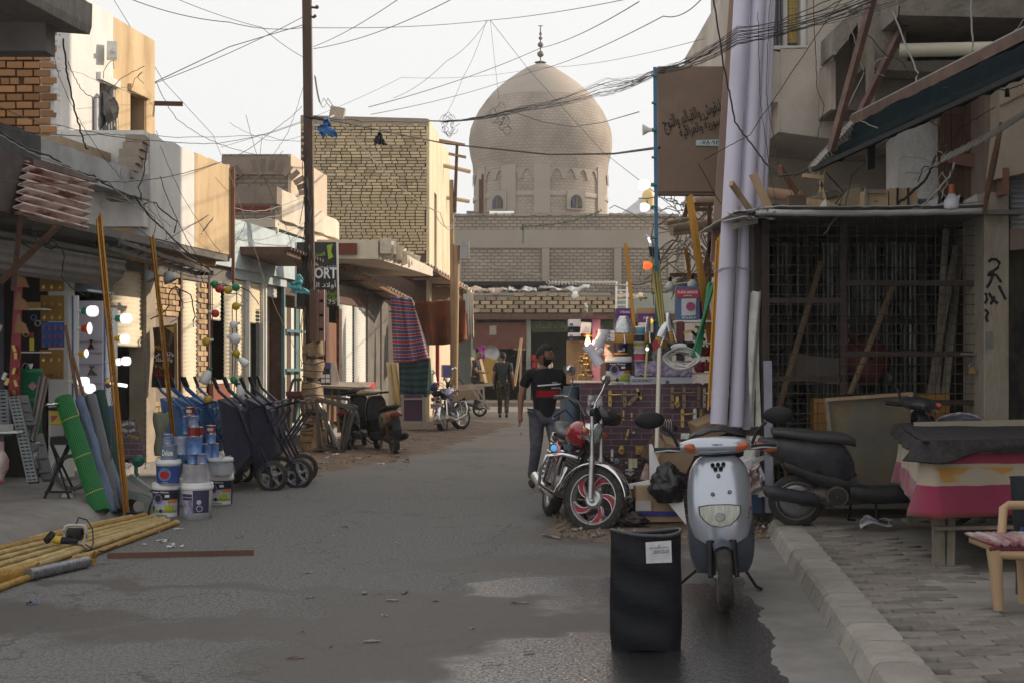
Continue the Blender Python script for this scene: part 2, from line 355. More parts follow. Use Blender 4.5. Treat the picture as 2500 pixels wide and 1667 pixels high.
def plat(u,v):
 y=9.0+u*9.5; xe=-4.42+.085*(y-9)+.05*nZ(V((y*1.7,0,4))); 
 prof=[(-3.2,.22),(-1.4,.21),(-.5,.20),(-.22,.19),(-.05,.15),(.05,.07),(.12,-.02)]
 t=v*(len(prof)-1);i=min(int(t),len(prof)-2); a,b_=prof[i],prof[i+1]; k=t-i
 x=xe+a[0]+(b_[0]-a[0])*k; z=(a[1]+(b_[1]-a[1])*k)*(1-max(0,(y-15.3)/3.2)*.65 if y>15.3 else 1)+.02*nZ(V((x*3,y*3,0)))
 return (x,y,z)
g.grid(plat,80,24);struct(g.mk('left_pavement',conc))
def xk(y): return 1.72+.1*(y-6.83)
g=MB()
def gut(u,v):
 y=5+7.4*v; e=.45+.10*nZ(V((y*1.3,3,0)))+.05*nZ(V((y*5,1,0)))+.02*nZ(V((y*17,1,0)))
 return (xk(y)+.02-e*u,y,.004+.004*(1-u)-.012*max(0,u-.93)/.07)
g.grid(gut,10,160)
struct(g.mk('gutter_strip',M('gutter_concrete',(.20,.19,.175),.75,var=.2,scale=1.6,bump=.25,bs=40,col2=(.15,.14,.13),c2s=2.2,c2t=.55)))
pv=MB();pv.add([(xk(5)+.1,5,.105),(14,5,.105),(14,24,.105),(xk(12.7)+.1,24,.105),(xk(12.7)+.1,12.7,.105)],[(0,1,2,3,4)]);pv.add([(xk(12.7)+.1,12.7,.105),(xk(12.7)+.1,24,.105),(xk(12.7)+.1,24,0),(xk(12.7)+.1,12.7,0)],[(0,1,2,3)])
pave=struct(pv.mk('pavement',M('pavement_bed',(.16,.145,.125),.95,var=.25,scale=4,bump=.6,bs=30)))
ks=M('kerb_stone',(.29,.265,.235),.9,var=.25,scale=4,bump=.7,bs=28,bd=.02,rand=.12)
y=5.2; k=0
kerb=thing('kerb','low concrete kerb running along the paved right side of the road','kerb',(xk(5),5,0)); del kerb['category']; kerb['kind']='structure'
while y<12.5:
 L_=.5; c=MB();th=math.atan(.1)
 for j in range(1):
  c.loft([[V((xk(yy)+q[0]+.008*nZ(V((yy*9,q[0]*9,q[1]*9+k)))-.02*(q[1]<.01),yy,q[1]+.006*nZ(V((yy*7,3,q[0]*8))))) for q in((-.02,0),(.0,.105),(.025,.128),(.12,.132),(.235,.131),(.245,.06))] for yy in (y+.006,y+.12,y+.25,y+.38,y+L_-.006)],False)
 c.mk('kerb_stone',ks,kerb); y+=L_; k+=1
bm_=[]; pm=M('paver_brick',(.185,.165,.145),.92,var=.2,scale=9,bump=.6,bs=45,rand=.22,dust=.1)
for v_ in range(4):
 c=MB();c.sm=False
 rr=[[V((sx*(.108-q)+.004*nZ(V((sx,sy,v_*3))),sy*(.061-q)+.003*nZ(V((sx*2,sy,v_*5))),zz)) for sx,sy in((-1,-1),(1,-1),(1,1),(-1,1))] for q,zz in((0,-.03),(0,.012),(.007,.02))]
 c.loft(rr);o=c.mk('paver',pm,pave,loc=(0,0,-5),local=True);bm_.append(o)
nP=0; row=0; y=6.35
while y<12.55:
 zone = 0 if y<8.05 else (1 if y>9.0 else 2)
 x=xk(y)+.33+(.115 if row%2 else 0)+rU(-.01,.01)
 xe={0:3.3,1:3.05+.0*(y-9),2:0}[zone]
 if zone==2: xe=xk(y)+.33+.5*abs(sin(y*9))
 while x<xe and nP<298:
  if nZ(V((x*1.1,y*.9,7)))<.34:
   inst(rC(bm_),pave,(x,y,.118+rU(-.009,.004)),(rU(-.03,.03),rU(-.03,.03),.06+rU(-.03,.03)),name='paver'); nP+=1
  x+=.228
 y+=.132; row+=1
for o in bm_: o.location=V((3.6+bm_.index(o)*.25,12.7,.118))
c=MB(); 
def slab(u,v):
 y=7.95+v*1.75; x=xk(y)+.30+u*2.6; return (x,y,.128+.012*nZ(V((x*2,y*2,0)))-.02*(abs(2*u-1)**8+abs(2*v-1)**8))
c.grid(slab,20,14);struct(c.mk('concrete_patch',M('patch_concrete',(.27,.25,.225),.85,var=.18,scale=2,bump=.3,bs=25,col2=(.17,.155,.14),c2s=1.8,c2t=.6)))
# ================================================================== far compound: dome, drum, wall
bdome=brickmat('dome_brick',(.37,.315,.26),(.32,.27,.22),(.28,.235,.195),.26,.16,.03,uv=True,bump=.5)  # brick and mortar tones kept close: distance haze put into the colours
bwall=brickmat('compound_brick',(.40,.33,.26),(.30,.25,.195),(.20,.165,.135),.30,.13,.028)
pl=M('tan_render',(.33,.285,.24),.92,var=.12,scale=.5,bump=.3,bs=8,bd=.03)
ZD=78.0; s_=F/ZD
def dz(py): return CH+(H0-py)*ZD/F
dome=thing('domed_mausoleum','huge tan brick onion dome rising over the street end','mausoleum',((1319.6-1250)/s_,ZD,0))
def lathe_uv(prof,name,m,parent,nseg=72):
 b=MB();cx,cy=(1319.6-1250)/s_,ZD; b.lathe((cx,cy,0),prof,nseg);o=b.mk(name,m,parent);me=o.data; uv=me.uv_layers.new(name='u')
 for p in me.polygons:
  an=[atan2(me.vertices[i].co.y,me.vertices[i].co.x) for i in p.vertices]
  for li,i in zip(p.loop_indices,p.vertices):
   a=atan2(me.vertices[i].co.y,me.vertices[i].co.x)
   if a<0 and max(an)-min(an)>3: a+=2*pi
   uv.data[li].uv=(a*3.75,me.vertices[i].co.z)
 return o
pr=[(166,404),(171,385),(174.5,362),(174.5,340),(171,318),(165,302),(152,275),(134,250)]
pr=[(h/s_,dz(p)) for h,p in pr]
lathe_uv([(164/s_,dz(432)),*pr],'dome_shell',bdome,dome)
smo=M('dome_cap_render',(.35,.30,.255),.92,var=.14,scale=.35,bump=.4,bs=9,bd=.04)
lathe_uv([(134/s_+.01,dz(250)),*[(h/s_+.02,dz(p)) for h,p in((126,241),(118,231),(100,214),(80,198),(60,184),(36,168),(12,158),(1,155))]],'dome_cap',smo,dome)
lathe_uv([(163/s_,dz(600)),(163/s_,dz(430))],'drum',bdome,dome)
b=MB();cx=(1319.6-1250)/s_     # scalloped frieze
for i in range(30):
 a0=2*pi*i/30; rr=165/s_
 pts=[]
 for q in range(9):
  t=q/8; a=a0+2*pi/30*t; pts.append((a,dz(457)+ (.52 if .12<t<.88 else 0)*sin(pi*(t-.12)/.76)**.6 if .12<t<.88 else dz(457)))
 tp=dz(431);vs=[]
 for a,z in pts: vs+= [(cx+rr*cos(a),ZD+rr*sin(a),z),(cx+rr*cos(a),ZD+rr*sin(a),tp)]
 b.add(vs,[(2*q,2*q+2,2*q+3,2*q+1) for q in range(8)],False)
b.mk('scalloped_frieze',M('frieze_render',(.33,.28,.235),.92,var=.1,scale=.6,bump=.4,bs=9),dome,solid=.03)
b=MB();b.lathe((cx,ZD,0),[(165.2/s_,dz(496)),(165.2/s_,dz(486)),(163.5/s_,dz(485))],60);b.mk('string_course',pl,dome)
for a in(-90,-150,-30,-118):     # pilaster strips
 pa=R(a);b=MB();b.box((cx+163.5/s_*cos(pa),ZD+163.5/s_*sin(pa),dz(480)),(.12,.85,2.6),(0,0,pa));b.mk('pilaster',pl,dome)
for an,wd in((-61,1.0),(-128,1.0)):
 pa=R(an);rr=163/s_; ct=V((cx+rr*cos(pa),ZD+rr*sin(pa),0));tx=V((-sin(pa),cos(pa),0));no=V((cos(pa),sin(pa),0))
 Mx=Matrix((( tx.x,0,no.x,ct.x),(tx.y,0,no.y,ct.y),(0,1,0,0),(0,0,0,1)))
 z0=dz(524);wf=MB(); w2=.46
 arch=[(-w2+.12,z0),(w2-.12,z0)]+[((w2-.12)*cos(t),z0+.26+.44*sin(t)**.9) for t in[pi*q/10 for q in range(11)]]
 wf.prism([(-w2-.1,z0-.1),(w2+.1,z0-.1),(w2+.1,z0+.9),(-w2-.1,z0+.9)],.1,Mx);wo=wf.mk('arched_window',pl,dome)
 g_=MB();g_.prism(arch,.14,Mx);g_.mk('glass',M('window_dark',(.05,.055,.06),.3,bump=0),wo)
 for k_,(cc,nm) in enumerate((((.05,.055,.12),'blue_glass'),((.13,.08,.045),'amber_glass'),((.04,.08,.05),'green_glass'))):
  q=MB(); x0=-w2+.15+k_*.21; q.prism([(x0,z0+.04),(x0+.19,z0+.04),(x0+.19,z0+.3+(.15 if k_!=1 else .3)),(x0+.02,z0+.3+(.12 if k_!=1 else .3))],.17,Mx);q.mk('coloured_pane',M(nm,cc,.3,bump=0),wo)
b=MB();fm=M('finial_metal',(.16,.15,.14),.5,metal=.6,var=.1)
b.cyl((cx,ZD,dz(156)),(cx,ZD,dz(66)),.035)
for py,rr in((133,.19),(110,.165),(94,.11)): b.ball((cx,ZD,dz(py)),(rr,rr,rr*.9),14)
b.lathe((cx,ZD,0),[(.02,dz(88)),(.09,dz(84)),(.05,dz(80)),(.01,dz(74))],10);b.ball((cx,ZD,dz(64)),(.16,.03,.03),8);b.lathe((cx,ZD,0),[(.33,dz(154)),(.33,dz(152.5)),(.02,dz(152))],10)
b.mk('finial',fm,dome)
ZW=57.0
def wz(py): return CH+(H0-py)*ZW/F
def wx(px): return (px-1250)*ZW/F
cw=thing('compound_wall','long tan brick wall with rendered bands in front of the dome','wall',(wx(1300),ZW,0))
b=MB();b.bb((wx(1060),ZW,0),(wx(1900),ZW+.6,wz(527)));b.mk('brick_wall',bwall,cw)
b=MB();b.bb((wx(1060),ZW-.05,wz(606)),(wx(1902),ZW-.003,wz(562)));b.mk('rendered_band',pl,cw)
for px in(1118,1332,1508,1640):
 b=MB();b.bb((wx(px-9),ZW-.1,0),(wx(px+9),ZW-.055,wz(607)));b.mk('pilaster',pl,cw)
for q in range(60):
 b=MB() if q==0 else b; x=wx(1060)+q*.165; b.box((x,ZW+.1,wz(527)+.03+rU(-.02,.03)),(.15,.3,.09))
b.mk('coping_bricks',pl,cw,kind='stuff')
b=MB()
b.cyl((wx(1180),ZW+4,wz(512)),(wx(1255),ZW+4,wz(512)),.35,n=16);t=tag(b.mk('water_tank',whm,loc=(wx(1215),ZW+4,wz(520))),'white cylindrical rooftop water tank lying beside the drum of the dome','water tank')
b=MB();b.bb((wx(1135),ZW+3,wz(527)),(wx(1190),ZW+5,wz(500)));b.bb((wx(1133),ZW+2.9,wz(499.5)),(wx(1192),ZW+5.1,wz(497)));tag(b.mk('roof_cabin',M('bluegrey_sheet',(.30,.33,.35),.7)),'small blue grey sheet cabin on the roof left of the dome','cabin')
b=MB();b.cyl((wx(1172),ZW-.2,wz(522)),(wx(1172),ZW-.2,wz(440)),.05,n=6);tag(b.mk('roof_post',rust),'left rusty post standing before the dome drum','post','rusty posts on the compound wall')
b=MB();b.cyl((wx(1179),ZW-.2,wz(522)),(wx(1179),ZW-.2,wz(428)),.06,n=6);tag(b.mk('roof_post',rust),'right and taller rusty post standing before the dome drum','post','rusty posts on the compound wall')
sh=thing('golden_domed_shrine','distant shrine with small golden dome behind a white pyramid roof','shrine',(10.4,110,0))
def Q(px,py,Z=110): return P(px,py,Z)
b=MB();a=Q(1572,478);b.add([Q(1505,530,108),Q(1640,530,108),Q(1640,530,116),Q(1505,530,116),a],[(0,1,4),(1,2,4),(2,3,4),(3,0,4)]);b.mk('pyramid_roof',M('pale_sheet',(.5,.5,.52),.6),sh)
b=MB();c_=Q(1574,498,112);b.lathe((c_.x,c_.y-3,0),[(.45,c_.z-.6),(.45,c_.z-.1),(.50,c_.z+.2),(.46,c_.z+.45),(.3,c_.z+.68),(.05,c_.z+.82)],20);b.mk('golden_dome',M('gold_leaf',(.72,.50,.20),.35,metal=.5,var=.05),sh)
b=MB();b.cyl((c_.x,c_.y-3,c_.z-1.6),(c_.x,c_.y-3,c_.z-.6),.44,n=16);b.mk('drum',pl,sh)
# ================================================================== far market row (y ~ 51)
ZM=51.0
def mz(py): return CH+(H0-py)*ZM/F
def mxx_(px): return (px-1250)*ZM/F
mk=thing('market_row','low row of open shops with brown fascia at the street end','shops',(mxx_(1300),ZM,0))
fas=M('brown_fascia',(.115,.065,.045),.7,var=.2); 
b=MB();b.bb((mxx_(900),ZM+5,0),(mxx_(1950),ZM+5.2,mz(700)));b.bb((mxx_(900),ZM+.3,mz(768)),(mxx_(1950),ZM+5,mz(760))); 
for px in(1150,1285,1497,1640,1800): b.bb((mxx_(px),ZM,0),(mxx_(px+11),ZM+5,mz(768)))
b.mk('shop_walls',M('greenish_plaster',(.33,.34,.29),.9,var=.15),mk)
b=MB();b.bb((mxx_(1140),ZM-.3,mz(781)),(mxx_(1950),ZM+.2,mz(767)));b.mk('fascia_board',fas,mk)
b=MB();b.bb((mxx_(1155),ZM-.05,mz(851)),(mxx_(1284),ZM+.1,mz(788)));o=b.mk('shutter_box',M('redbrown_panel',(.155,.062,.042),.75,var=.2),mk)
b=MB();b.bb((mxx_(1195),ZM-.08,mz(818)),(mxx_(1212),ZM-.055,mz(796)));b.mk('notice',M('notice_paper',(.35,.33,.25),.8),o)
b=MB();b.bb((mxx_(1297),ZM-.05,mz(811)),(mxx_(1497),ZM+.1,mz(785)));sg=b.mk('sign_board',M('dark_green_board',(.04,.055,.035),.6),mk)
text('معدات وادوات البناء',2.4,M('dull_gold_ink',(.22,.20,.08),.7,bump=0),sg,(mxx_(1390),ZM-.06,mz(797)),th=.01)
bk=M('parapet_brick',(.36,.28,.19),.92,var=.15,scale=2,bump=.4,rand=.3)
pb=MB();pb.box((0,0,0),(.37,.3,.125));pbo=pb.mk('brick',bk,mk,loc=(mxx_(1160),ZM,mz(758)),bevel=0,local=True)
n_=0
for r_ in range(5):
 x=mxx_(1158)+(.2 if r_%2 else 0)
 while x<mxx_(1500):
  if r_<4 or 1240<x*F/ZM+1250<1420:
   inst(pbo,mk,(x,ZM-.02+rU(-.02,.02),mz(761)+.02+r_*.145),(0,0,rU(-.02,.02)),(rU(.85,1),1,1)); n_+=1
  x+=.4
b=MB();b.box((mxx_(1330),ZM+.12,mz(745)),(mxx_(1505)-mxx_(1155),.1,.72));b.mk('parapet_core',M('dark_mortar',(.24,.195,.15),.95),mk)
b=MB()
for i in range(120): 
 t_=i/119; x=mxx_(1130)+t_*(mxx_(1340)-mxx_(1130));b.cyl((x,ZM+1.2,mz(690)+.06*(i%2)),(x,ZM+2.9,mz(683)+.06*(i%2)),.05,n=4)
b.bb((mxx_(1110),ZM+1.7,mz(705)),(mxx_(1345),ZM+1.9,mz(688)));b.mk('dark_roof_edge',M('dark_sheet',(.03,.03,.03),.7),mk)
b=MB()
def corr(x0,x1,y0,y1,z0,z1,n=90,amp=.05):
 def f(u,v): x=x0+(x1-x0)*u; return (x,y0+(y1-y0)*v,z0+(z1-z0)*v+amp*sin(u*n*pi))
 return f
b.grid(corr(mxx_(1335),mxx_(1520),ZM+.8,ZM+3,mz(690),mz(679),44,.06),176,2,solid if False else True);b.mk('corrugated_roof',M('pale_corrugated',(.5,.47,.40),.5,metal=.3),mk,solid=.02)
def crumple(c,sx,sy,sz,seed,n=14,amp=.25,flat=True):
 def f(u,v):
  q=noise.noise_vector(V((u*4+seed,v*4,seed*1.7))); q2=noise.noise_vector(V((u*11+seed,v*11,seed)))
  return V(c)+V(((u-.5)*sx,(v-.5)*sy,0))+V((q.x*sx*.08+q2.x*sx*.02,q.y*sy*.08,(q.z+q2.z*.4)*sz*(1+amp)))
 return f
for i,(x0,x1,py,mat_,lb) in enumerate(((1150,1240,712,M('dusty_tan_sheet',(.34,.26,.21),.9,bump=.5),'pinkish'),(1240,1310,712,M('grey_sheet',(.40,.39,.37),.9,bump=.5),'grey'),(1320,1435,707,M('pale_tarpaulin',(.44,.42,.40),.9,bump=.5),'pale'),(1500,1580,728,M('straw_rubbish',(.33,.27,.20),.95,bump=.8),'straw'))):
 b=MB();w_=mxx_(x1)-mxx_(x0);b.grid(crumple(((mxx_(x0)+mxx_(x1))/2,ZM+1.0,mz(py)),w_,2.0,.18,i*3.1),26,14); 
 for v_ in range(len(b.v)): x_,y_,z_=b.v[v_]; b.v[v_]=(x_,y_,z_+(y_-ZM)*.12)
 tag(b.mk('roof_sheet',mat_,solid=.02),f'{lb} sheet lying crumpled on the shop roof below the compound wall','sheet','sheets on the market roof')
b=MB();c_=P(1404,723,ZM-.1);b.ball(c_,(.16,.1,.16),12);b.cyl(c_+V((0,.05,0)),c_+V((0,.3,0)),.05);tag(b.mk('globe_lamp',bulbo),'round white lamp on the brick parapet of the market row','lamp')
def bars(name,label,cat,segs,m,grp=None):
 b=MB()
 for s in segs: b.beam(*s)
 return tag(b.mk(name,m),label,cat,grp)
tan=M('new_timber',(.50,.38,.24),.8,var=.15)
bars('leaning_plank','pale plank leaning at the shop left of the older man','plank',[(P(1153,873,ZM-8),P(1163,935,ZM-9),.10,.05)],tan,'planks by the far shop')
bars('leaning_plank','pale plank leaning just right of the older man','plank',[(P(1173,875,ZM-8),P(1187,935,ZM-9),.08,.05)],tan,'planks by the far shop')
bars('wooden_easel','brown wooden easel frame standing between the two far shops','easel',[(P(1273,826,49),P(1256,942,48),.09,.06),(P(1272,826,49),P(1270,965,48),.07,.05),(P(1254,852,49),P(1283,853,49),.06,.05),(P(1255,925,48.5),P(1272,926,48.5),.06,.05)],wood)
b=MB();c_=P(1197,866,50);b.lathe(c_,[(.0,0),(.2,.02),(.3,.07),(.34,.12)],20,(0,-1,.4));tag(b.mk('satellite_dish',greym),'grey dish in the dark opening of the far left shop','dish')
b=MB();b.grid(crumple((0,0,0),.5,.9,.1,3),8,8);b.v=[tuple(P(1176,862,49)+V((x*.45,z,y*.6))) for x,y,z in b.v]; tag(b.mk('pink_bag',M('magenta_cloth',(.45,.05,.33),.7)),'magenta bag hanging in the far left shop','bag')
b=MB();b.box(P(1193,904,49),(.5,.2,.85),(0,.3,0));tag(b.mk('yellow_panel',M('dull_yellow',(.40,.25,.06),.7)),'yellow panel leaning inside the far shop beside the walking man','panel')
b=MB();b.bb(P(1298,880,50.5),P(1313,865,50.8));b.bb(P(1299,897,50.5),P(1312,882,50.8));tag(b.mk('red_machine',redp),'small red topped machine at the second far shop','machine')
for i in range(34):   # hanging stock in the two dark shops
 px=rC([rU(1165,1280),rU(1320,1500)]);py=rU(858,900) if px<1290 else rU(830,930)
 b=MB();h=rU(.15,.5);cc=rC(((.3,.3,.28),(.10,.10,.12),(.25,.12,.06),(.16,.2,.25),(.4,.36,.28),(.05,.05,.06)))
 c_=P(px,py,ZM+rU(.6,3));k=i%3
 if k==0: b.ball(c_,(h*.4,h*.2,h*.5),8)
 elif k==1: b.box(c_,(h*.7,.1,h)); 
 else: b.torus(c_,h*.45,.04,(0,1,0),12,5)
 tag(b.mk('hanging_goods',M('goods_%d'%(i%6),cc,.7)),'small item of stock hanging in a dark far shop','goods','stock hanging in the far shops')
b=MB();b.bb((mxx_(1040),ZM-3.2,0),(mxx_(1950),ZM,.14));struct(b.mk('far_pavement',M('far_paving',(.27,.235,.20),.9)))
lad=thing('ladder','white ladder leaning against the market roof left of the blue pole','ladder',P(1517,750,46))
for px in(1505,1531):
 b=MB();b.beam(P(px,690,46),P(px-1,765,45.5),.06,.09);b.mk('rail',whm,lad)
for i in range(6):
 py=697+i*12; b=MB();b.beam(P(1505,py,45.9),P(1531,py,45.9),.05,.05);b.mk('rung',whm,lad)
# ================================================================== left row of shops
def FB(b,y0,y1,z0,z1,o0,o1):
 vs=[V((xF(y)+o,y,z)) for z in(z0,z1) for y in(y0,y1) for o in(o0,o1)]
 return b.add(vs,[(0,2,3,1),(4,5,7,6),(0,1,5,4),(2,6,7,3),(0,4,6,2),(1,3,7,5)],False)
def fpart(name,m,par,y0,y1,z0,z1,o0,o1,**k):
 b=MB();FB(b,y0,y1,z0,z1,o0,o1); return b.mk(name,m,par,**k)
def yo(px,off=0.): return (7.415-off)*F/(1701.4-px)
def zo(px,py,off=0.): return CH+(H0-py)*yo(px,off)/F
def shutter(y0,y1,z0,z1,o,m,par,name='shutter',pitch=.06):
 b=MB();n=int((z1-z0)/pitch*2);amp=.007
 for j in range(n): pass
 vs=[]; 
 for j in range(n+1):
  z=z0+(z1-z0)*j/n; oo=o+(amp if j%2 else -amp)
  vs+=[(xF(y0)+oo,y0,z),(xF(y1)+oo,y1,z)]
 b.add(vs,[(2*j,2*j+1,2*j+3,2*j+2) for j in range(n)],True); return b.mk(name,m,par,solid=.01)
FR=thing('shop_terrace','low plastered terrace of shops with shutters along the left side','shops',(xF(20),20,0))
pla=M('shop_plaster',(.42,.36,.28),.92,var=.2,scale=1.5,bump=.5,bs=20,col2=(.30,.25,.19),c2s=1.7)
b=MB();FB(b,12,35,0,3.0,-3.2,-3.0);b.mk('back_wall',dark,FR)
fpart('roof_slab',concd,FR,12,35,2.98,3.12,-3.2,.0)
fpart('floor_slab',conc,FR,12,35,0.0,.18,-3.2,.12)
for px0,px1,m_ in((160,176,whm),(352,375,pla),(437,441,brownm),(505,509,brownm),(600,606,whm),(639,643,whm),(688,692,brownm),(775,792,brownm),(895,945,concd)):
 fpart('pier',m_,FR,yo(px0),yo(px1),.15,2.98,-.22,.03)
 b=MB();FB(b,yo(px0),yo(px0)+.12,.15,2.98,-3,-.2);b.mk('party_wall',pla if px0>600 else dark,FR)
lintel=M('pale_blue_sheet',(.42,.50,.52),.6,var=.15,scale=3,bump=.1,dust=.2)
fpart('blue_fascia',lintel,FR,yo(560),yo(692),2.85,3.2,0,.06);fpart('lintel_beam',concd,FR,12,yo(560),2.72,3.0,-.2,.02);fpart('lintel_beam',brownm,FR,yo(692),35,2.72,3.0,-.2,.02)
b=MB();
for px in (575,640): FB(b,yo(px)-.05,yo(px)+.35,2.0,3.3,.03,.09)
creamr=M('cream_shutter',(.74,.66,.50),.55,var=.07,scale=2,bump=.1,bs=9,col2=(.63,.54,.38),c2s=1.3,c2t=.62)
shutter(yo(275),yo(351),zo(300,846),2.72,-.03,creamr,FR);shutter(yo(441),yo(482),.55,2.75,-.02,creamr,FR);shutter(yo(508),yo(546),zo(525,782),2.75,-.05,creamr,FR)
shutter(yo(550),yo(600),.55,2.85,-.02,creamr,FR);shutter(yo(607),yo(638),zo(620,790),2.88,-.03,creamr,FR);shutter(yo(643),yo(682),zo(660,725),2.88,-.05,M('greyblue_shutter',(.48,.50,.48),.55,dust=.2),FR)
shutter(yo(830),yo(862),.45,2.8,-.02,whm,FR);shutter(yo(866),yo(895),.35,2.8,-.02,whm,FR);shutter(yo(178),yo(272),zo(220,715),zo(220,648),.02,M('dusty_blue_shutter',(.16,.21,.30),.6,dust=.1),FR,pitch=.05)
fpart('sill_block',M('redbrown_block',(.25,.09,.06),.85,bump=.5),FR,yo(505),yo(548),.15,zo(525,935),-.1,.10);fpart('sill_cap',wpaint,FR,yo(505),yo(548),zo(525,935),zo(525,935)+.05,-.12,.12)
hb=M('shop_brick',(.45,.31,.18),.92,var=.2,scale=4,bump=.5,rand=.28)
b=MB();b.box((0,0,0),(.03,.235,.062));sb=b.mk('brick',hb,FR,loc=(xF(yo(378)),yo(378),.3),local=True)
fpart('pier_core',M('old_mortar',(.23,.19,.15),.95),FR,yo(375),yo(437),.15,2.72,-.2,-.01)
def bricks(y0,y1,z0,z1,lim):
 z=z0; r=0
 while z<z1:
  y=y0+(.12 if r%2 else .0)
  while y<y1:
   ang=math.atan(-.13)
   inst(sb,FR,(xF(y)+.0+rU(-.004,.006),y,z),(rU(-.01,.01),0,ang),(1,rU(.9,1),1)); y+=.25
  z+=.078; r+=1
bricks(yo(377),yo(436),.25,1.0,0);bricks(yo(377),yo(436),2.2,2.7,0)
fpart('pier_core',M('old_mortar'),FR,yo(482),yo(505),.15,2.72,-.2,-.005);bricks(yo(483)+.1,yo(504),.25,2.7,0)
fpart('green_wall',M('green_paint',(.30,.36,.12),.8,var=.1),FR,yo(604),yo(690)+1.8,.15,2.7,-2.2,-2.1)
b=MB();y_=yo(690);b.add([V((xF(y_)-2.2,y_+.3,.15)),V((xF(y_)-.2,y_+.3,.15)),V((xF(y_)-.2,y_+.3,2.7)),V((xF(y_)-2.2,y_+.3,2.7))],[(0,1,2,3)]);b.mk('green_end_wall',M('green_paint'),FR)
fpart('door_post',whm,FR,yo(641),yo(643.5),.15,2.85,.0,.06);fpart('door_post',black,FR,yo(628),yo(636),.15,2.4,-.1,-.02)
fpart('frame_post',M('pale_teal',(.13,.24,.27),.6),FR,yo(687),yo(690),.15,2.9,.0,.05)
for z in(.75,1.35,2.05): fpart('frame_rail',M('teal_paint',(.10,.19,.20),.6),FR,yo(690),yo(738),z,z+.05,.03,.08)
for i,px in enumerate((698,706,716,728,738)): fpart('door_panel',(creamr,brownm,whm,M('teal_paint'),creamr)[i],FR,yo(px),yo(px+7),.3,2.5,-.08-.01*i,-.04)
fpart('brown_door',woodb,FR,yo(795),yo(825),.3,2.3,-.06,0);fpart('door_frame',brownm,FR,yo(790),yo(797),.2,2.6,-.03,.05);fpart('door_frame',brownm,FR,yo(822),yo(829),.2,2.6,-.03,.05)
bn=thing('cloth_banner','torn brown cloth banner with yellow and red Arabic words on the brick pier','banner',FP(405,860))
def bf(u,v):
 return P(373+u*56+2*sin(v*5),(800-8*u)*(1-v)+(944+4*u)*v,19.2)+V((0,.04*sin(u*7+v*4),0))
b=MB();b.grid(bf,14,14);b.mk('cloth',M('brown_cloth',(.055,.035,.028),.85,var=.2),bn,solid=.004)
yel=M('yellow_ink',(.50,.36,.05),.7,bump=0);rdi=M('red_ink',(.45,.02,.03),.7,bump=0)
dF=V((.13,1,0)).normalized()
for s_,py,px,w_,m_ in(('ريم',849,384,.28,yel),('والكل هي',866,398,.72,txtw),('والاستاذ',878,398,.62,txtw),('لذي وا',892,392,.55,yel),('نشالا',909,395,.62,rdi)):
 text(s_,w_*.38,m_,bn,P(px+2,py,19.13),bold=.01)
b=MB();b.add([P(404,800,19.13),P(425,798,19.13),P(424,814,19.13),P(416,808,19.13)],[(0,1,2,3)]);b.mk('gilt_corner',yel,bn)
b=MB();b.beam(P(429,790,19.15),P(431,950,19.15),.03,.04);b.mk('frame_strip',wood,bn)
fpart('shop_side_wall',M('lilac_wall',(.22,.21,.27),.85,var=.12),FR,yo(40),yo(156),.2,2.7,-.75,-.7)
# ================================================================== balcony house (left)
BH=thing('balcony_house','two storey house with white and ochre limewash and a long broken balcony','house',(xF(17),17,3))
OFF=1.0
def BP(b,px0,px1,z0,z1,o0,o1): FB(b,yo(px0,OFF),yo(px1,OFF),z0,z1,o0,o1)
def rough_top(b,y0,y1,z0,z1,o,th,amp=.04,n=24,seed=0):
 r=[]
 for i in range(n+1):
  y=y0+(y1-y0)*i/n; zt=z1+amp*nZ(V((y*3,seed,0)))+amp*.5*nZ(V((y*11,seed,3)))
  r.append([V((xF(y)+o-th,y,z0)),V((xF(y)+o,y,z0)),V((xF(y)+o,y,zt)),V((xF(y)+o-th,y,zt+.01))])
 b.loft(r,False)
b=MB();rough_top(b,yo(367,OFF),yo(475,OFF),2.99,4.2,1.0,.2);b.mk('white_parapet',wpaint,BH)
b=MB();rough_top(b,yo(475,OFF),yo(560,OFF),2.99,4.2,1.003,.2,seed=5);b.mk('ochre_parapet',ypaint,BH)
b=MB();y_=yo(560,OFF); FB(b,y_-.002,y_+.1,2.95,4.17,-.1,1.02);b.mk('parapet_end',wood,BH)
b=MB();b.beam(V((xF(y_)+1.05,y_+.02,2.5)),V((xF(y_)+1.05,y_+.02,4.2)),.04);b.mk('corner_batten',woodb,BH)
b=MB();y_=yo(367,OFF); FB(b,y_-.15,y_,3.1,4.22,-.1,.98);b.mk('parapet_return',wpaint,BH)
b=MB();
for i in range(9): b.box((xF(y_)+.93-.02*i,y_-.28-.03*i+rU(-.02,.02),4.08-.085*i),(.22,.34,.08),(0,0,rU(-.1,.1)))
b.mk('broken_bricks',M('rubble_brick',(.30,.25,.2),.95,var=.3,bump=.8),BH,kind='stuff')
b=MB();rough_top(b,yo(100,OFF),yo(367,OFF),3.42,3.72,1.0,.22,amp=.03,seed=9);b.mk('balcony_beam',M('grey_limewash',(.40,.41,.42),.9,var=.15,bump=.4,bs=18,col2=(.30,.29,.28),c2s=2),BH)
b=MB();rough_top(b,12.6,yo(100,OFF),3.36,3.74,1.0,.22,amp=.02,seed=2);b.mk('black_painted_beam',blackpaint,BH)
fpart('balcony_slab',concd,BH,12.0,yo(563,OFF),2.9,2.99,-.1,.99);fpart('balcony_soffit_band',M('orange_band',(.36,.22,.09),.9),BH,yo(400,OFF),yo(563,OFF),2.84,2.9,-.05,.8)
b=MB();FB(b,yo(240,OFF),yo(365,OFF),3.5,3.95,.3,.6);b.mk('low_block_wall',M('block_tan',(.35,.27,.18),.95,bump=.6,bs=22),BH)
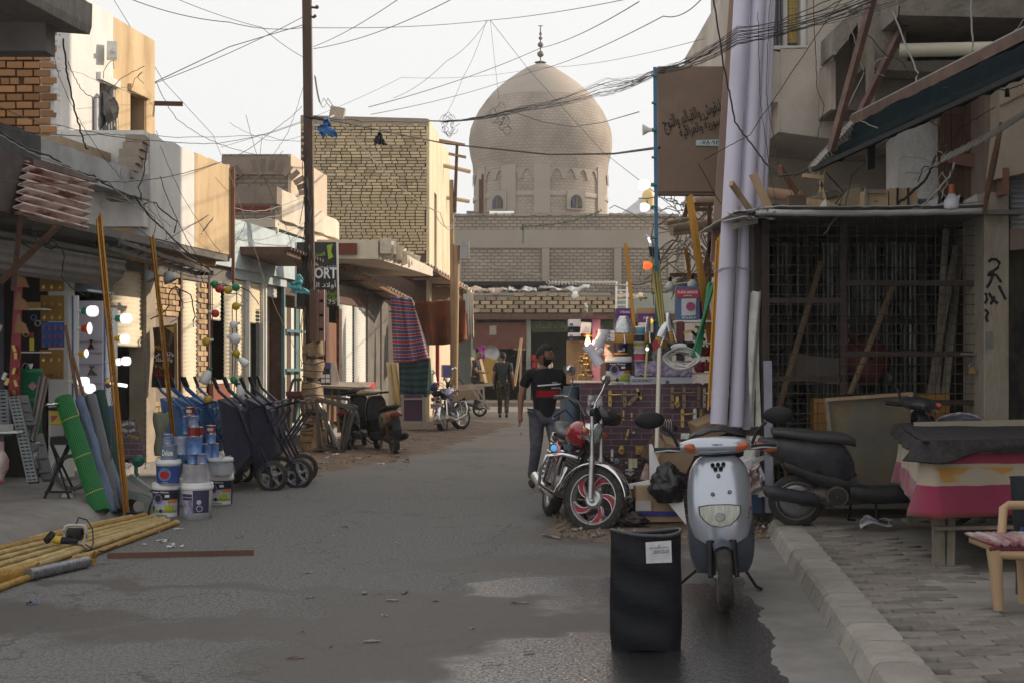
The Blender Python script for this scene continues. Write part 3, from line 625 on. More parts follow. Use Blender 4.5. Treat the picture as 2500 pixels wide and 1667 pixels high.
yA,yB,yC=yo(143),yo(277),yo(378)
def wall_with_holes(par,y0,y1,z0,z1,holes,m,name,o=0.,top=None):
 b=MB();ys=sorted({y0,y1,*[h[0] for h in holes],*[h[1] for h in holes]}); 
 for i in range(len(ys)-1):
  a,c=ys[i],ys[i+1]; hs=[h for h in holes if h[0]<=a+1e-4 and h[1]>=c-1e-4]; z=z0
  for h in sorted(hs,key=lambda q:q[2]):
   if h[2]>z: FB(b,a,c,z,h[2],-.22+o,o)
   z=h[3]
  if z<z1: FB(b,a,c,z,z1,-.22+o,o)
 return b.mk(name,m,par)
ztop=5.93; hy=[(yo(242),yo(252),4.05,zo(250,190)),(yo(320),yo(334),3.95,zo(327,225))]
hA=(yo(243),yo(282),3.6,5.08); hB=(yo(318),yo(357),3.6,5.12)
wall_with_holes(BH,yA,yB,3.0,ztop,[(hA[0],yB,hA[2],hA[3])],wpaint,'white_wall');wall_with_holes(BH,yB,yC,3.0,ztop-.02,[(yB,hA[1],hA[2],hA[3]),hB],ypaint,'ochre_wall',o=.002)
for h,nm in((hA,'window'),(hB,'doorway')):
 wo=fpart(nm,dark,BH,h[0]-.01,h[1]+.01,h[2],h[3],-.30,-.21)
 fpart('reveal',wood if nm=='doorway' else wpaint,wo,h[1]-.03,h[1]-.001,h[2],h[3],-.2,-.01)
 fpart('lintel',wpaint if nm=='window' else ypaint,wo,h[0]-.08,h[1]+.05,h[3]-.06,h[3]+.03,-.1,.05)
 if nm=='window':
  b=MB()
  for i in range(6): y=h[0]+(h[1]-h[0])*(i+.5)/6; b.beam(V((xF(y)+.03,y,h[2]+.2)),V((xF(y)+.03,y,h[3]-.3)),.015)
  for z in(h[2]+.25,h[2]+.75,h[2]+1.0): b.beam(V((xF(h[0])+.03,h[0],z)),V((xF(h[1])+.03,h[1],z)),.015)
  b.mk('iron_grille',whm,wo)
  b=MB();b.grid(lambda u,v: V((xF(h[0])+.08+.12*nZ(V((u*4,v*5,1))),h[0]-.12+.55*u,h[3]-.25-.65*v+.05*sin(u*9))),9,9);b.mk('black_rag',M('black_rag',(.02,.02,.022),.8),wo,solid=.01)
  b=MB();FB(b,h[0]-.2,h[0]+.02,h[3]-.9,h[3]-.3,.02,.05);b.mk('meter_board',M('grey_board',(.4,.4,.42)),wo)
 else: fpart('door_leaf',M('dark_wood',(.10,.05,.03),.7,stretch=(1,1,.3)),wo,h[0]+.1,h[1]-.2,h[2],h[3]-.1,-.2,-.17)
ob=M('orange_brick',(.36,.17,.065),.9,var=.22,scale=6,bump=.5,bs=35,rand=.34,col2=(.26,.13,.055),c2s=3)
y0=yA; b=MB();b.bb((-9,y0+.035,3.0),(xF(y0)-.02,y0+.2,5.93));b.mk('brick_backing',M('brown_mortar',(.15,.10,.065),.95,bump=.5),BH)
b=MB();b.box((0,0,0),(.185,.07,.072)); br0=b.mk('brick',ob,BH,loc=(-6.3,y0,3.9),local=True)
z=3.75; r=0
while z<5.85:
 x=xF(y0)-.10-(.0 if r%2 else .085)
 while x>-7.3:
  half=random.random()<.18; inst(br0,BH,(x,y0+rU(-.004,.010),z+rU(-.004,.004)),(0,0,0),(.96 if not half else .5,1,1)); x-=.2 if not half else .108
 z+=.094; r+=1
b=MB()
for i in range(30):
 z=3.75+i*.07; b.box((xF(y0)-.005+rU(-.02,.015),y0-.005,z),(.03+rU(0,.03),.05,.07),(0,rU(-.4,.4),0))
b.mk('plaster_edge',wpaint,BH,kind='stuff')
fpart('roof_deck',concd,BH,yA,yC,ztop-.15,ztop-.02,-3,-.1);b=MB();FB(b,yC-.2,yC,3,ztop-.03,-3,-.01);b.mk('end_wall',ypaint,BH)
b=MB();b.tube([FP(268,128,.06),FP(276,122,.2)],.03);b.box(FP(273,125,.12),(.12,.2,.2),(0,0,.3));b.mk('floodlight',whm,BH)
b=MB();c_=FP(378,253,0);b.beam(c_,c_+V((.36,.1,.01)),.04,.06);b.mk('iron_bracket',rust,BH)
ns=thing('overhanging_slab','rough concrete balcony slab jutting in at the top left corner','balcony',(-4.2,11,4.4))
b=MB();n=30; r=[]
ys0,ys1=9.2,12.6
for i in range(n+1):
 y=ys0+(ys1-ys0)*i/n; e=-5.36+.13*y; q=.02*nZ(V((y*5,0,0)))
 r.append([V((e-3,y,4.45)),V((e-.30,y,4.45)),V((e-.02+q,y,4.43)),V((e+q,y,4.5)),V((e+.005+q,y,4.70+.02*nZ(V((y*7,2,1))))),V((e-3,y,4.76))])
b.loft(r,False);b.mk('slab',M('rough_concrete',(.24,.22,.195),.95,var=.3,scale=6,bump=1,bs=20,bd=.03,stretch=(3,3,.6)),ns)
b=MB();b.bb((-9,12.2,4.2),(-4.0,12.45,4.45));b.mk('edge_beam',concd,ns)
ca=M('flaking_corrugated',(.64,.52,.48),.6,var=.1,col2=(.26,.09,.065),c2s=2.2,c2t=.56,c2w=.05,stretch=(1.5,.6,7),bump=.1)
A_,B_,C_,D_=P(65,393,12.0),P(225,438,14.0),P(40,520,11.6),P(207,562,13.6)
aw=thing('corrugated_awning','short corrugated awning sheet with flaking red oxide under the balcony','awning',A_)
nrm=(B_-A_).cross(C_-A_).normalized()
if nrm.y>0: nrm=-nrm
b=MB();nv=72; vs=[]
def cf(u,v): return A_.lerp(B_,u).lerp(C_.lerp(D_,u),v)+nrm*(.035*sin(v*7*2*pi)+.008*nZ(V((u*6,v*6,0))))
b.grid(cf,10,nv);b.mk('sheet',ca,aw,solid=.006)
b=MB();b.grid(lambda u,v: A_.lerp(B_,u)+V((0,v*.5,.03+.012*sin(u*90))),120,2);b.mk('ridge_sheet',rust,aw,solid=.006)
b=MB();b.beam(A_+V((0,.1,0)),B_+V((0,.1,0)),.05);b.beam(C_,D_,.03);b.beam(C_+V((.0,.1,0)),C_+V((-.2,.5,-.6)),.04);b.mk('frame',brownm,aw)
b=MB();b.bb(V((-5.2,11.2,2.75)),P(65,385,12.05));tag(b.mk('awning_box',M('brown_box',(.06,.042,.038),.7)),'dark brown sheet metal box left of the corrugated awning','box')
b=MB();gm=M('dull_galvanised',(.27,.265,.25),.5,metal=.5,var=.2,scale=4,dust=.25)
a,c_=V((xF(12.5)+.30,12.5,2.70)),V((xF(17.1)+.30,17.1,2.70));d=(c_-a);n=60
b.k=0
def dr(u,v):
 t=v*2*pi; rr=.26+.012*sin(v*2*pi*16);p=a+d*u; return p+V((cos(t)*rr,-.13*cos(t)*rr,sin(t)*rr))
b.grid(dr,2,128);b.add([dr(1,i/32) for i in range(32)],[tuple(range(32))]);tag(b.mk('shutter_drum',gm),'ribbed roller shutter drum above the first hardware shop','shutter drum')
b=MB();a,c_=P(0,690,13.0),P(150,545,14.0);b.beam(a,c_,.045);tag(b.mk('awning_strut',rust),'rusty diagonal strut below the corrugated awning','strut')
# ================================================================== second house with the brown parapet and red striped canopy
H2=thing('brown_brick_house','low brown brick house with concrete canopy left of the street pole','house',(-4.6,26,3))
bb_=brickmat('brown_house_brick',(.27,.215,.165),(.215,.17,.13),(.15,.12,.095),.25,.09,.02)
Z2=29.0
def q2(px,py,Z=Z2): return P(px,py,Z)
b=MB();a=q2(542,480);c_=q2(706,377);b.bb((a.x,Z2,3.1),(c_.x,Z2+4,c_.z));b.mk('front_wall',bb_,H2)
b=MB();b.bb((a.x,Z2-.04,c_.z-.42),(c_.x+.03,Z2-.003,c_.z-.05));b.mk('render_band',M('brown_render',(.25,.20,.165),.9),H2)
b=MB();
for i in range(15):   # relieving arch of single bricks
 t=pi*(i+.5)/15; cc=q2(643,478);b=MB();b.box(cc+V((-.85*cos(t),-.01,.62*sin(t))),(.1,.08,.24),(0,pi/2-t+0 if False else -(pi/2-t),0));b.mk('arch_brick',M('arch_brick',(.22,.17,.13),.9,rand=.3),H2)
b=MB();x0=c_.x; b.add([(x0+.01,Z2-.02,3),(x0+.30,Z2+3.4,3),(x0+.30,Z2+3.4,c_.z-.0),(x0+.01,Z2-.02,c_.z)],[(0,1,2,3)]);b.mk('side_wall',M('peach_plaster',(.52,.42,.32),.9,var=.1),H2,solid=.06)
cream2=M('cream_concrete',(.60,.53,.43),.9,var=.14,bump=.3,bs=15)
b=MB();# canopy: slab with parapet
def cx_(y): return -4.07+.13*(y-24.8)
def slabring(y,z0,z1,xl,xr): return [V((xl,y,z0)),V((xr,y,z0)),V((xr,y,z1)),V((xl,y,z1))]
b.loft([slabring(24.7,4.26,4.56,-5.0,cx_(24.7)),slabring(25.0,4.26,4.56,-5,cx_(25))],False);b.mk('canopy_parapet',M('brown_render'),H2)
b=MB();b.loft([slabring(24.66,4.12,4.22,-5,cx_(24.8)-.12),slabring(24.75,4.12,4.22,-5,cx_(24.8)-.12)],False);b.mk('red_band',M('oxide_red',(.16,.04,.03),.8),H2)
b=MB();pr_=[]
for i in range(9):
 y=25.0+i*.5; pr_.append([V((cx_(y)-.12,y,4.0)),V((cx_(y)+(.06 if i%2 else 0),y,4.0)),V((cx_(y)+(.06 if i%2 else 0),y,4.54-.025*i)),V((cx_(y)-.12,y,4.54-.025*i))])
b.loft(pr_,False);b.mk('canopy_side',cream2,H2)
b=MB();b.loft([slabring(24.75,3.86,4.0,-5.2,cx_(24.8)-.05),slabring(29.3,3.80,3.98,-4.5,cx_(29.3)-.05)],False);b.mk('canopy_slab',cream2,H2)
b=MB();b.loft([[V((xF(y)+.02,y,3.0)),V((xF(y)+.12,y,3.0)),V((xF(y)+.05,y,3.8)),V((xF(y)+.02,y,3.8))] for y in(20.7,29)],False);b.mk('blue_wall_strip',M('pale_blue_sheet'),H2)
b=MB();a,c_=q2(560,612,22.8),q2(700,612,22.8);b.loft([[a+V((0,0,-.07)),a+V((0,0,.06)),c_+V((0,0,.06)),c_+V((0,0,-.07))],[q+V((.25,1.9,-.06)) for q in(a+V((0,0,-.07)),a+V((0,0,.06)),c_+V((0,0,.06)),c_+V((0,0,-.07)))]],False)
for i in range(12): t=i/11; p=c_.lerp(c_+V((.25,1.9,-.06)),t);b.box(p+V((.03,0,.03)),(.1,.12,.05))
tag(b.mk('tin_canopy',brownm),'flat brown tin canopy over the cream shutters left of the pole','canopy')
for i,(px,py) in enumerate(((653,547),(672,560))):
 t=thing('bulkhead_lamp',('left','right')[i]+' oval cream bulkhead lamp under the concrete canopy','lamp',P(px,py,24.9),group='oval lamps under the canopy')
 c_=P(px,py,24.9);b=MB();b.ball(c_,(.065,.05,.105),16);b.mk('diffuser',M('opal_shade',(.66,.62,.53),.4,bump=0),t);b=MB();b.box(c_+V((0,.05,.08)),(.13,.05,.05));b.mk('cap',whm,t)
# ================================================================== tan brick building, each brick
BB=thing('tan_brick_building','tall building with exposed tan brick front and cream side wall beside the pole','building',(-2.2,36,0))
ZB=36.0; X0,X1=-5.35,-2.13; zt=7.62; zb=4.2
b=MB();b.bb((X0,ZB+.03,3.0),(X1-.02,ZB+6,zt));b.mk('brick_backing',M('dark_joint',(.125,.085,.065),.95,bump=.5),BB)
tb=M('tan_brick',(.50,.40,.25),.9,var=.14,scale=3,bump=.5,bs=30,rand=.26)
b=MB();b.box((0,0,0),(.232,.09,.060)); t0=b.mk('brick',tb,BB,loc=(X0+.13,ZB+.02,zt-.2),local=True)
n_=0; st=MB();z=zt-.13; r=0
while z>zb:
 x=X0+(.13 if r%2 else .02)
 while x<X1-.08:
  w_=rC((1,1,1,.52)); L_=.232*w_
  if x+L_>X1-.02: L_=X1-.02-x; w_=L_/.232
  if n_<298 and x>-4.9: inst(t0,BB,(x+L_/2,ZB+.02+rU(-.006,.010),z),(0,rU(-.01,.01),0),(w_*.97,1,rU(.9,1.05))); n_+=1
  else: st.box((x+L_/2,ZB+.02+rU(-.006,.010),z),(L_*.97,.09,.060))
  x+=L_+.018
 z-=.0785; r+=1
st.mk('brick_courses',tb,BB,kind='stuff')
b=MB();b.loft([[V((X0,ZB-.02,zt-.10)),V((X1,ZB-.02,zt-.14)),V((X1,ZB-.02,zt+.03)),V((X1-.2,ZB-.02,zt+.04)),V((X0,ZB-.02,zt+.12))],[V((X0,ZB+.3,zt-.10)),V((X1,ZB+.3,zt-.14)),V((X1,ZB+.3,zt+.03)),V((X1-.2,ZB+.3,zt+.04)),V((X0,ZB+.3,zt+.12))]],False);b.mk('mortar_cap',M('cap_mortar',(.30,.24,.18),.95,bump=.6,bs=12),BB)
sidem=M('cream_stained_plaster',(.64,.54,.38),.9,var=.15,scale=2,bump=.2,col2=(.46,.36,.23),c2s=1.6,c2t=.6,stretch=(1.5,1.5,.25))
b=MB();YE=42.3; XE=-1.885
def sw(y,z): return V((X1+(XE-X1)*(y-ZB)/(YE-ZB),y,z))
w0,w1=37.3,38.0; wz0,wz1=3.95,5.95
for (a,c_,z0,z1) in((ZB,w0,0,zt),(w0,w1,0,wz0),(w0,w1,wz1,zt),(w1,YE,0,zt)):
 b.add([sw(a,z0),sw(c_,z0),sw(c_,z1+.02),sw(a,z1+.02)],[(0,1,2,3)])
b.mk('side_wall',sidem,BB,solid=.08)
b=MB();b.add([sw(w0,wz0)-V((.15,0,0)),sw(w1,wz0)-V((.15,0,0)),sw(w1,wz1)-V((.15,0,0)),sw(w0,wz1)-V((.15,0,0))],[(0,1,2,3)]);wd=b.mk('window',M('brown_shutter',(.12,.075,.045),.7),BB)
b=MB();b.beam(sw(w0,wz0-.03)+V((.03,0,0)),sw(w1,wz0-.03)+V((.03,0,0)),.08,.06);b.mk('sill',cream2,wd)
b=MB();b.cyl(sw(40,7.05)-V((.1,0,0)),sw(40.3,6.88)+V((.78,0,0)),.06);t=b.mk('roof_spout',M('tan_pipe',(.5,.40,.28),.8),BB)
b=MB();b.cyl(sw(41,6.25)-V((.1,0,0)),sw(41.3,6.15)+V((.68,0,0)),.06);t=b.mk('roof_spout',M('tan_pipe'),BB)
b=MB();rr=[]
for i in range(7):
 y=27.5+i*.95; x=xF(y)+1.25; rr.append([V((x-1.7,y,3.52)),V((x,y,3.50)),V((x+.02*(i%2),y,3.86-.03*i)),V((x-1.7,y,3.88-.03*i))])
b.loft(rr,False); H3=thing('shop_canopy','concrete canopy with red edge at the foot of the tan brick building','canopy',(-3,28,3.4));b.mk('slab',cream2,H3)
b=MB();y=27.48; b.bb((xF(y)-.8,y-.05,3.58),(xF(y)+.85,y-.003,3.80));b.mk('red_edge',M('oxide_red'),H3)
b=MB()
for i in range(14): b.box((xF(28)+1.32+.02*i*.9,27.6+i*.36,3.72+rU(-.05,.05)),(.22,.3,.30),(rU(-.3,.3),rU(-.3,.3),.1))
b.mk('broken_edge',M('broken_concrete',(.56,.50,.41),.95,var=.25,bump=1,bs=15,bd=.04),H3,kind='stuff')
def awning(name,label,A_,B_,C_,D_,m,amp=.03,n=18,fringe=True,axis='u'):
 t=thing(name,label,'awning',A_);nn=(B_-A_).cross(C_-A_).normalized()
 b=MB();b.grid(lambda u,v: A_.lerp(B_,u).lerp(C_.lerp(D_,u),v)+nn*amp*sin((u if axis=='u' else v)*n*2*pi),n*6 if axis=='u' else 3,3 if axis=='u' else n*6);b.mk('sheet',m,t,solid=.012)
 b=MB();b.beam(A_-V((0,0,.08)),B_-V((0,0,.08)),.06);b.beam(C_-V((0,0,.08)),D_-V((0,0,.08)),.06)
 for u in(0,.33,.66,1): b.beam(A_.lerp(B_,u)-V((0,0,.05)),C_.lerp(D_,u)-V((0,0,.05)),.05)
 b.mk('frame',woodb,t); return t
mA=M('dusty_corrugated',(.42,.35,.27),.7,metal=.1,var=.2,scale=3,dust=.3)
awning('corrugated_shop_awning','corrugated tin awning sloping over the shop right of the pole',P(842,648,29),P(1010,735,33),P(775,660,29.5),P(900,718,34),mA,.05,22)
awning('corrugated_shop_awning','dusty tin awning at the corner above the orange tarpaulin',P(1045,645,33),P(1158,712,38),P(960,655,33.5),P(1060,705,38.5),mA,.04,18)
b=MB();b.grid(lambda u,v: P(1030,690,36).lerp(P(1130,705,37.5),u)+V((0,.3,-v*.5+.1*nZ(V((u*4,v*4,0))))),12,6);tag(b.mk('underside_cloth',M('brown_sacking',(.24,.15,.09),.9)),'brown sacking sagging under the corner tin awning','sacking')
b=MB();b.cyl(P(1108,1000,34),P(1102,440,34),.065,.05,n=8);b.cyl(P(1108,1000,34),P(1115,600,34),.085,.075,n=8);b.beam(P(1072,343,34),P(1135,355,34),.07,.06);b.beam(P(1095,376,34),P(1138,385,34),.07,.06)
tag(b.mk('crooked_wood_pole',M('pole_wood',(.36,.24,.13),.85,var=.3,scale=4,stretch=(1,1,.3),bump=.5)),'crooked wooden pole with two crossarms at the corner awning','pole')
b=MB();b.cyl(P(1116,352,34),P(1110,520,34),.04,.05,n=6);tag(b.mk('pole_top',rust),'rusty iron extension on top of the crooked wooden pole','pole')
b=MB();b.bb(P(1124,632,33.8),P(1146,590,34.1));tag(b.mk('meter_box',greym),'small grey meter box on the crooked wooden pole','box')
b=MB();b.bb((-4,44.5,0),(-1.95,44.8,3.2));tag(b.mk('plaster_wall',M('peach_plaster')),'plain plaster wall beyond the orange tarpaulin','wall')
# ================================================================== right side: big stucco house, cage, walls
def pxbox(b,px0,px1,py0,py1,Z0,Z1,Zr=None):      # box whose front face covers these pixels at depth Z0
 a=P(px0,py1,Z0);c=P(px1,py0,Z0); return b.bb((a.x,Z0,a.z),(c.x,Z1,c.z))
def pxprism(b,pts,Z0,d):
 q=[P(x,y,Z0) for x,y in pts]; Mx=Matrix(((1,0,0,0),(0,0,1,Z0),(0,1,0,0),(0,0,0,1)))
 return b.prism([(p.x,p.z) for p in q],d,Mx)
RB=thing('stucco_house','tall beige stucco house with overhanging storeys on the right','house',(4,15,0))
b=MB();pxprism(b,[(1836,-700),(1872,-700),(1872,121),(1905,128),(1905,323),(1900,323),(1900,250),(1836,252),(1838,150)],14.2,2.2);b.mk('stucco_wall',stucco,RB)
b=MB();pxprism(b,[(1905.5,323),(1905.5,118),(1972,116),(1972,-700),(2216,-700),(2216,345),(2050,343)],14.2,2.2);b.mk('stucco_wall',stucco,RB)
b=MB();pxbox(b,1836,1972,-700,-150,14.25,16.3);b.mk('stucco_wall',stucco,RB)
wn=MB();pxbox(wn,1870,1975,-150,118,14.55,14.6);wo=wn.mk('window',M('pale_glass',(.36,.40,.42),.15,bump=0,var=.1),RB)
b=MB();pxbox(b,1872,1887,-150,120,14.35,14.5);pxbox(b,1908,1922,-150,120,14.35,14.5);pxbox(b,1955,1971,-150,120,14.3,14.5);pxbox(b,1872,1972,112,121,14.2,14.5);b.mk('frame',wpaint,wo)
b=MB();b.grid(lambda u,v: P(1920+u*38,-60+v*166,14.5)+V((0,.02*sin(u*25),0)),24,4);b.mk('yellow_curtain',M('yellow_print',(.58,.44,.16),.8,var=.35,scale=6,stretch=(1,1,7)),wo)
b=MB()
for px in (1876,1884,1893,1902,1910): b.beam(P(px,-150,14.28),P(px,120,14.28),.014)
b.mk('iron_grille',M('grille_paint',(.16,.16,.17),.6),wo)
b=MB();pxbox(b,1860,2300,345,500,15.7,16.2);b.mk('lower_wall',M('tan_stucco',(.42,.35,.275),.93,var=.15,bump=.6,bs=30),RB)
b=MB();b.bb((2.55,15.9,0),(3.3,21,6.0));b.bb((3.3,16.5,0),(9,21,8.2));b.mk('rear_block',stucco,RB)
b=MB();a=P(1726,130,20.6);b.lathe((a.x+.35,20.2,0),[(.35,a.z+4),(.35,a.z+.25),(.30,a.z+.08),(.15,a.z),(.1,a.z)],20,sx=1);b.bb((a.x+.35,19.9,a.z+.02),(4.5,20.5,8.2));b.mk('round_bay',M('grey_stucco',(.42,.39,.34),.9,bump=.4),RB)
b=MB();b.lathe((a.x+.62,20.15,0),[(.32,a.z-.7),(.32,a.z+.1)],16);b.mk('bay_window',M('pale_glass'),RB)
b=MB();b.bb((4.95,5,0),(9,16.6,7.6));b.mk('unseen_sun_block',concd,RB)      # unseen block outside the frame, added to stop sun leaks and shade the street
kc=M('stained_concrete',(.27,.235,.195),.93,var=.3,scale=3,bump=.8,bs=16,bd=.03,col2=(.17,.15,.125),c2s=2)
BQ=thing('concrete_balconies','rough grey brown concrete balconies stacked at the upper right','balcony',P(2250,150,13))
b=MB();pxprism(b,[(2190,-60),(2620,-60),(2620,44),(2520,45),(2195,38)],12.4,2.2);b.mk('upper_slab',kc,BQ)
b=MB();pxprism(b,[(2096,18),(2130,12),(2210,60),(2215,150),(2620,140),(2620,178),(2260,176),(2108,168),(2100,120),(2094,60)],13.0,.35);b.mk('lower_beam',kc,BQ)
b=MB();pxprism(b,[(2033,74),(2094,14),(2094,58),(2040,135),(2032,134)],13.0,.5);b.mk('haunch',kc,BQ)
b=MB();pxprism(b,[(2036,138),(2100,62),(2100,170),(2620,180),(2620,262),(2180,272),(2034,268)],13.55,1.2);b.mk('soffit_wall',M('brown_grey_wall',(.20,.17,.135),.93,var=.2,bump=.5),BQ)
b=MB();pxbox(b,2028,2040,150,268,13.3,13.8);b.mk('jamb',M('pinkish_concrete',(.36,.30,.25),.9,bump=.5),BQ)
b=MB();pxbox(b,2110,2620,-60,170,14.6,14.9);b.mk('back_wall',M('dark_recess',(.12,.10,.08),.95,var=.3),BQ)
b=MB();b.cyl(P(2198,124,12.6),P(2620,116,12.0),.062,n=16);tag(b.mk('drain_pipe',M('cream_pipe',(.46,.42,.32),.5,var=.15,dust=.15)),'thick cream drain pipe running level under the upper balcony','pipe')
b=MB();pxbox(b,2120,2135,112,272,12.9,13.0);b.mk('batten',woodg,BQ)
b=MB();pxbox(b,2190,2292,265,486,13.7,14.1);b.mk('white_wall',M('flaking_white',(.58,.565,.54),.93,var=.2,scale=3,bump=1,bs=24,bd=.03,col2=(.36,.30,.25),c2s=2.4,c2t=.66,c2w=.04),RB)
gr=thing('window_grille','tall iron bar grille over a dark window at the upper right','grille',P(2340,480,13.4))
b=MB();pxbox(b,2290,2395,235,482,13.75,13.8);b.mk('dark_opening',M('brown_dark',(.07,.04,.03),.8),gr)
for i in range(22):
 px=2291+i*4.5; b=MB();b.cyl(P(px,232,13.4),P(px,480,13.4),.007,n=5);b.mk('bar',rust,gr)
b=MB();pxprism(b,[(2318,378),(2396,376),(2396,410),(2375,409),(2316,398)],13.3,.03);tag(b.mk('crossboard',M('redbrown_board',(.17,.085,.06),.8)),'reddish board nailed across the iron grille','board')
b=MB();pxbox(b,2393,2404,215,486,13.2,13.5);b.mk('white_jamb',wpaint,RB);b=MB();pxbox(b,2404,2440,215,486,13.0,13.6);b.mk('brown_column',M('brown_column',(.20,.15,.12),.92,var=.25,bump=.6),RB)
b=MB();pxprism(b,[(2440,150),(2700,150),(2700,380),(2432,438),(2430,425),(2440,330)],12.75,.6);b.mk('tan_wall',M('tan_stucco'),RB)
b=MB();pxprism(b,[(2440,250),(2505,218),(2700,150),(2700,158),(2505,226),(2441,259)],12.72,.03);b.mk('moulding',M('tan_mould',(.42,.33,.24),.9),RB)
gp=thing('graffiti_pillar','stained plaster pillar with black spray painted marks','pillar',P(2430,1030,12.9))
b=MB();pxbox(b,2402,2464,470,1262,12.9,13.5);b.mk('plaster',M('stained_pillar',(.36,.315,.25),.93,var=.22,scale=2.4,bump=.9,bs=14,bd=.02,col2=(.22,.17,.12),c2s=2.6,c2t=.56,stretch=(1,1,.45)),gp,bevel=.01)
sp=M('spray_paint',(.015,.015,.018),.7,bump=0)
for st in ([(2413,640),(2420,633),(2432,634),(2440,642),(2436,654),(2425,662),(2413,668)],[(2425,662),(2421,680),(2415,694),(2408,703)],[(2410,672),(2432,672),(2444,690)],[(2406,716),(2410,732),(2404,742)],[(2414,716),(2424,732),(2436,742)],[(2438,698),(2447,716),(2455,732)],[(2428,724),(2418,744)],[(2404,756),(2412,764),(2407,776),(2411,786)]):
 b=MB();b.tube([P(x,y,12.895) for x,y in st],.014,6);q=b.mk('spray_mark',sp,gp)
 for vv in q.data.vertices: vv.co.y=(vv.co.y-(12.895-12.9))*.12+(12.893-12.9)
b=MB();pxbox(b,2406,2424,810,850,12.892,12.9);b.mk('patch',M('patch_grey',(.2,.19,.18),.9),gp)
sr=thing('corner_shop_front','dark stained doorway with half raised corrugated shutter at the right edge','shop front',P(2480,1030,12.9))
b=MB();b.grid(lambda u,v: P(2466+u*200,420+v*140,12.95)+V((0,.012*sin(v*2*pi*11),0)),2,132);b.mk('corrugated_shutter',M('grey_shutter',(.33,.34,.35),.5,metal=.4,dust=.1),sr,solid=.01)
b=MB();pxprism(b,[(2466,560),(2700,545),(2700,590),(2466,612)],12.9,.05);b.mk('shutter_bar',M('brown_column'),sr)
b=MB();pxbox(b,2464,2700,560,1255,13.25,13.35);b.mk('door',M('paint_stained_door',(.12,.10,.05),.8,var=.3,col2=(.025,.025,.03),c2s=3.5,c2t=.5,stretch=(1,1,.5)),sr)
b=MB();pxbox(b,2452,2464,410,475,12.7,12.9);b.mk('hinge_board',woodb,sr)
b=MB();b.tube([P(2446,300,12.4),P(2430,380,12.4),P(2416,450,12.4),P(2402,520,12.4)],[.02,.03,.03,.015],5);tag(b.mk('bent_strap',rust),'bent brown metal strap hanging by the right wall','strap')
CG=thing('mesh_cage','brown steel cage store with wire mesh front and corrugated lining','cage',(3.4,13.4,.12))
Zc=13.2
def cp(px,py,Z=Zc): return P(px,py,Z)
for a,c_,w_ in((cp(1868,520),cp(1868,1250),.07),(cp(2057,520),cp(2057,970),.05),(cp(2396,520),cp(2396,1060),.07),(cp(1868,524),cp(2396,518),.07),(cp(1873,734),cp(2054,734),.045),(cp(1873,924),cp(2054,924),.05),(cp(2060,692),cp(2392,692),.045),(cp(2064,864),cp(2405,864),.03),(cp(2240,982),cp(2392,982),.04),(cp(1873,1248),cp(2392,1248),.05)):
 b=MB();b.beam(a,c_,w_,.05);b.mk('frame_bar',M('cage_steel',(.045,.026,.020),.6,var=.3,scale=6,dust=.06),CG)
b=MB();b.beam(P(1874,880,13.12),P(1878,1250,13.12),.05,.07);b.mk('pale_corner_post',M('lilac_post',(.30,.30,.36),.8,var=.25,bump=.4),CG)
cgm=M('cage_steel',(.045,.026,.020),.6,var=.3,scale=6,dust=.06);mw=M('mesh_wire',(.085,.072,.06),.7,var=0,bump=0)
b=MB()
px=1880
for i in range(38):
 px=1876+i*24
 if px>2392: break
 b.cyl(cp(px,524,13.16),cp(px,1246 if px<2060 else 1060,13.16),.0034,n=4,caps=False)
for i in range(48):
 py=528+i*24
 if py>1246: break
 b.cyl(cp(1872,py,13.155),cp(2394 if py<1060 else 2050,py,13.155),.0034,n=4,caps=False)
b.mk('wire_mesh',mw,CG,kind='stuff')
b=MB()   # side of the cage going back, thin rods
for i in range(16): z=.3+i*.165; b.cyl((cp(1868,900).x,13.25,z),(cp(1868,900).x-.02,15.3,z+.05),.005,n=4)
b.mk('side_mesh',mw,CG,kind='stuff')
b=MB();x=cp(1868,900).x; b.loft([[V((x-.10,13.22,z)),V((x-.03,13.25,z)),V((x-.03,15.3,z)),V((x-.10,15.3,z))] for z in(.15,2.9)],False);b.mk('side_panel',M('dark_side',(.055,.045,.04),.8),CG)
cm=M('lining_tin',(.34,.35,.33),.33,metal=.65,var=.35,scale=2.5,bump=.3,bs=6,col2=(.03,.026,.022),c2s=3.2,c2t=.47,stretch=(2,1,.35))
for k,(xa,xb) in enumerate(((2.45,3.0),(3.03,3.6),(3.62,4.2),(4.22,5.0))):
 b=MB();b.grid(lambda u,v: V((xa+(xb-xa)*u,15.15+.025*sin(u*(xb-xa)*2*pi/.09),.2+v*2.6)),60,2);b.mk('lining_sheet',cm,CG)
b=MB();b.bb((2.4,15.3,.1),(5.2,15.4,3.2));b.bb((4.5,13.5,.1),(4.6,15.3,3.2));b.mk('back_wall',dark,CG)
for px,Z in((1965,14.9),(2245,14.9)):
 b=MB();b.beam(P(px,540,Z),P(px+8,1180,Z),.12,.06);b.mk('inner_post',cgm,CG)
b=MB()
for i in range(12): b.cyl((2.5+i*.18,14.9,.3),(2.5+i*.18,14.9,2.7),.006,n=4,caps=False)
for i in range(14): b.cyl((2.45,14.88,.3+i*.17),(4.5,14.88,.3+i*.17),.006,n=4,caps=False)
b.beam((2.4,14.8,1.95),(4.6,14.8,1.95),.05);b.mk('inner_mesh',blackpaint,CG,kind='stuff')
